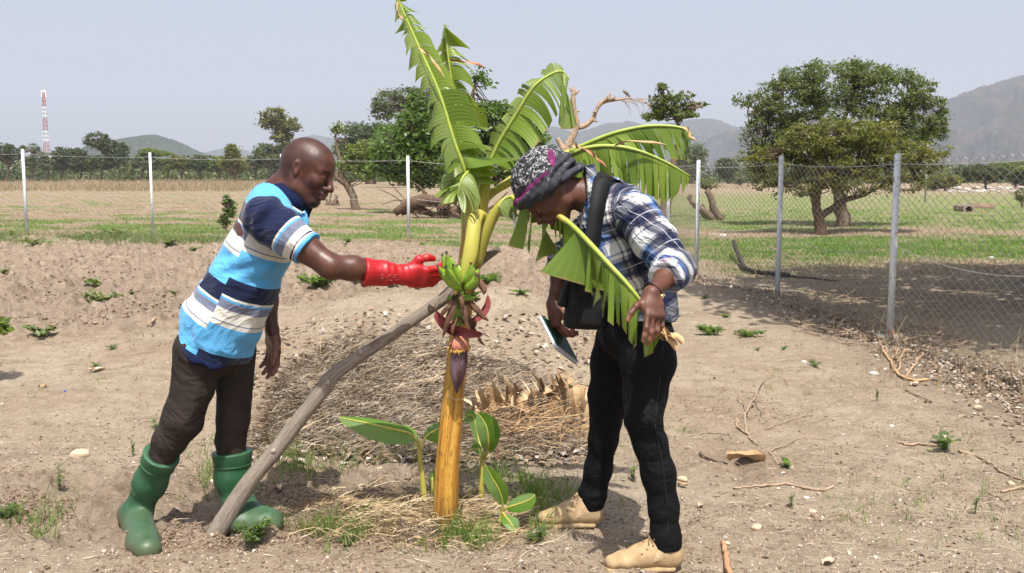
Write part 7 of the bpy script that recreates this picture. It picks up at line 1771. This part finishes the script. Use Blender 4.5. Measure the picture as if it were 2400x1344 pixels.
    mb = MB(); mb.tube([fc-nrm_*.002, fc+nrm_*.006], .0155, 20); mb.build('case', plain('gold', (.75, .52, .16), .25, .05, Metallic=1.), wt)
    mb = MB(); mb.tube([fc+nrm_*.006, fc+nrm_*.0068], .0125, 20); mb.build('dial', plain('dial_cream', (.62, .55, .32), .3, .05), wt)
    # ---------------- notebook
    nbk = thing('notebook', J(1310, 790, 3.74), 'spiral notebook with dark green cover held low in the far hand', 'notebook')
    a, b, c, e = J(1268, 738, 3.79), J(1306, 812, 3.70), J(1356, 850, 3.74), J(1322, 772, 3.84)
    b = a+(b-a); e = a+(c-b); nrm_ = qn(np.cross(b-a, e-a)); nrm_ = nrm_ if nrm_[2] < 0 else -nrm_
    def slab(o, h0, h1, ins, mat, nm, par):
        cs = [a, b, c, e]; ctr = sum(cs)/4; V = [q_+(ctr-q_)*ins+nrm_*h0 for q_ in cs]+[q_+(ctr-q_)*ins+nrm_*h1 for q_ in cs]
        return mesh(nm, V, [(0, 1, 2, 3), (7, 6, 5, 4), (0, 4, 5, 1), (1, 5, 6, 2), (2, 6, 7, 3), (3, 7, 4, 0)], mat, par, False)
    slab(0, -.0018, 0, 0, plain('cover_green', (.018, .055, .035), .35, .15, 15), 'cover', nbk); slab(0, .0003, .012, .03, plain('paper', (.72, .74, .80), .8, .05), 'pages', nbk); slab(0, .0125, .014, 0, plain('cover_back', (.25, .27, .30), .6), 'back_cover', nbk)
    mb = MB()
    for i in range(26):
        p = b+(c-b)*((i+.8)/27.); pin = p+qn(a-b)*.006
        mb.tube([p+(qn(a-b)*math.cos(t)*.007)+nrm_*(.006+math.sin(t)*.010) for t in np.linspace(0, 2*math.pi, 9)], .0008, 4)
    mb.build('spiral', plain('spiral_wire', (.5, .5, .52), .3, .05, Metallic=.8), nbk)
    # ---------------- boots
    TAN = N('suede_tan'); v = TAN.obj(); SU = TAN.fin(TAN.mix(TAN.rng(TAN.noise(30, v, 5, .6), .35, .7), (.34, .235, .125, 1), (.46, .335, .19, 1)), .9, TAN.bump(TAN.noise(200, v, 3), .3, .001), .15)
    CV = plain('canvas_tan', (.52, .37, .23), .9, .12, 90, .4, .002, .15); SO = plain('sole_tan', (.33, .24, .13), .8, .2, 40, .4, .002); LC = plain('lace_brown', (.22, .15, .09), .9, .2, 80)
    def boot(an, heel, toe, zr, nm='boot'):
        heel[2] = zr; toe[2] = zr; fd = toe-heel; L = np.linalg.norm(fd); fdn = fd/L; side = np.array([-fdn[1], fdn[0], 0]); up = np.array([0, 0, 1.])
        g = lambda x, z, y=0.: heel+fdn*x*L+up*z+side*y
        q = Sdf(.02); q.seg(g(.20, .15), g(.19, .075), (.049, .043), (.045, .040), .02, side); q.seg(g(.19, .075), g(.17, .045), (.046, .040), (.047, .038), .02, side)
        q.seg(g(.17, .05), g(.50, .05), (.042, .038), (.036, .042), .03, side); q.seg(g(.50, .05), g(.72, .042), (.035, .043), (.028, .045), .02, side); q.seg(g(.72, .042), g(.87, .036), (.028, .045), (.024, .036), .02, side)
        q.seg(g(.24, .11), g(.55, .06), (.036, .034), (.030, .034), .03, side)
        q.plane(g(0, .016), -up, .004); q.plane(g(0, .135), up, .003)
        q.disp = lambda X, d: -.002*foldn(X, 12, 1, (1, 1, 1), 15)-.0012*np.clip(1-np.abs(((X-g(0, 0))@fdn)/L-.62+((X-g(0, 0))@up)*1.1)/.012, 0, 1); q.dmax = .006
        def atb(V):
            x = ((V-g(0, 0))@fdn)/L; z = (V-g(0, 0))@up; return {'uvw': np.stack([x, z, z], 1)}
        b_ = q.build(nm, .0034, SU, root, atb)
        w = Sdf(.01); w.seg(g(.16, .012), g(.5, .012), (.018, .046), (.016, .044), .02, side); w.seg(g(.5, .012), g(.72, .012), (.016, .044), (.016, .052), .02, side); w.seg(g(.72, .012), g(.90, .014), (.016, .052), (.016, .042), .02, side)
        w.plane(g(0, -.006), -up, .003); w.plane(g(0, .024), up, .003); w.build('sole', .0034, SO, b_)
        cv = Sdf(.01); cv.seg(g(.25, .15), g(.27, .075), (.0465, .0455), (.043, .0425), .02, side); cv.seg(g(.27, .075), g(.40, .05), (.043, .0425), (.036, .0435), .02, side)
        cv.plane(g(.10, .09), -fdn, .004); cv.plane(g(0, .045), -up, .004); cv.plane(g(.45, .08), qn(fdn+up*.6), .004); cv.plane(g(0, .128), up, .003)
        cv.disp = lambda X, d: -.0015*np.abs(np.sin(((X-heel)@fdn)*70+((X-heel)@up)*50))-.0015*np.abs(np.sin(((X-heel)@fdn)*70-((X-heel)@up)*50)); cv.dmax = .004
        cv.build('canvas_panel', .0034, CV, b_)
        mb = MB()
        for i in range(5):
            x0 = .34+.065*i; z0 = .142-.0165*i; x1 = x0+.045; z1 = z0-.005; y_ = .024
            for sg in (1, -1): mb.tube([g(x0, z0-.012, -y_*1.25*sg), g(x0+.02, z0+.004, 0), g(x1, z1-.014, y_*1.25*sg)], .0024, 5)
        mb.build('lace', LC, b_)
        for i in range(4):
            mb = MB(); c_ = g(.33+.07*i, .118-.013*i, 0); sg = -1 if side[1] > 0 else 1
            y_ = sg*.05
            for _ in range(50):
                X = (c_+side*y_)[None]; d = q.ev(X, X[0]-.001, X[0]+.001)
                if d is None or d[0] > .001: y_ *= .97
                else: break
            mb.tube([c_+side*y_, c_+side*(y_*1.04)], .0042, 8); mb.build('eyelet', LC, b_)
    h1 = A_(G(1610, 1338)); t1 = A_(G(1412, 1352)); zr = gz(P(1560, 1268, 3.47).x, 3.47)
    xa = P(1562, 1268, 3.47).x
    boot(n_an, np.array([xa+.066, 3.475, 0]), np.array([xa-.245, 3.44, 0]), zr+.003)
    xb = P(1382, 1180, 3.885).x; zr2 = gz(xb, 3.885)
    boot(f_an, np.array([xb+.055, 3.885, 0]), np.array([xb-.225, 3.87, 0]), zr2+.003)
    return root
woman()
# ================================================================ air
def haze():
    m = bpy.data.materials.new('haze_air'); m.use_nodes = True; t = m.node_tree; t.nodes.remove(t.nodes['Principled BSDF'])
    pv = t.nodes.new('ShaderNodeVolumePrincipled'); pv.inputs['Color'].default_value = (.80, .865, .98, 1)
    pv.inputs['Density'].default_value = HAZE; pv.inputs['Anisotropy'].default_value = .0
    t.links.new(pv.outputs[0], t.nodes['Material Output'].inputs['Volume'])
    b = MB(); b.box((0, 5000, 400), (6000, 5600, 408))
    tag(b.build('haze', m, None, False), 'pale dusty air over the plain', None, None, 'stuff')
HAZE = .00029
haze()
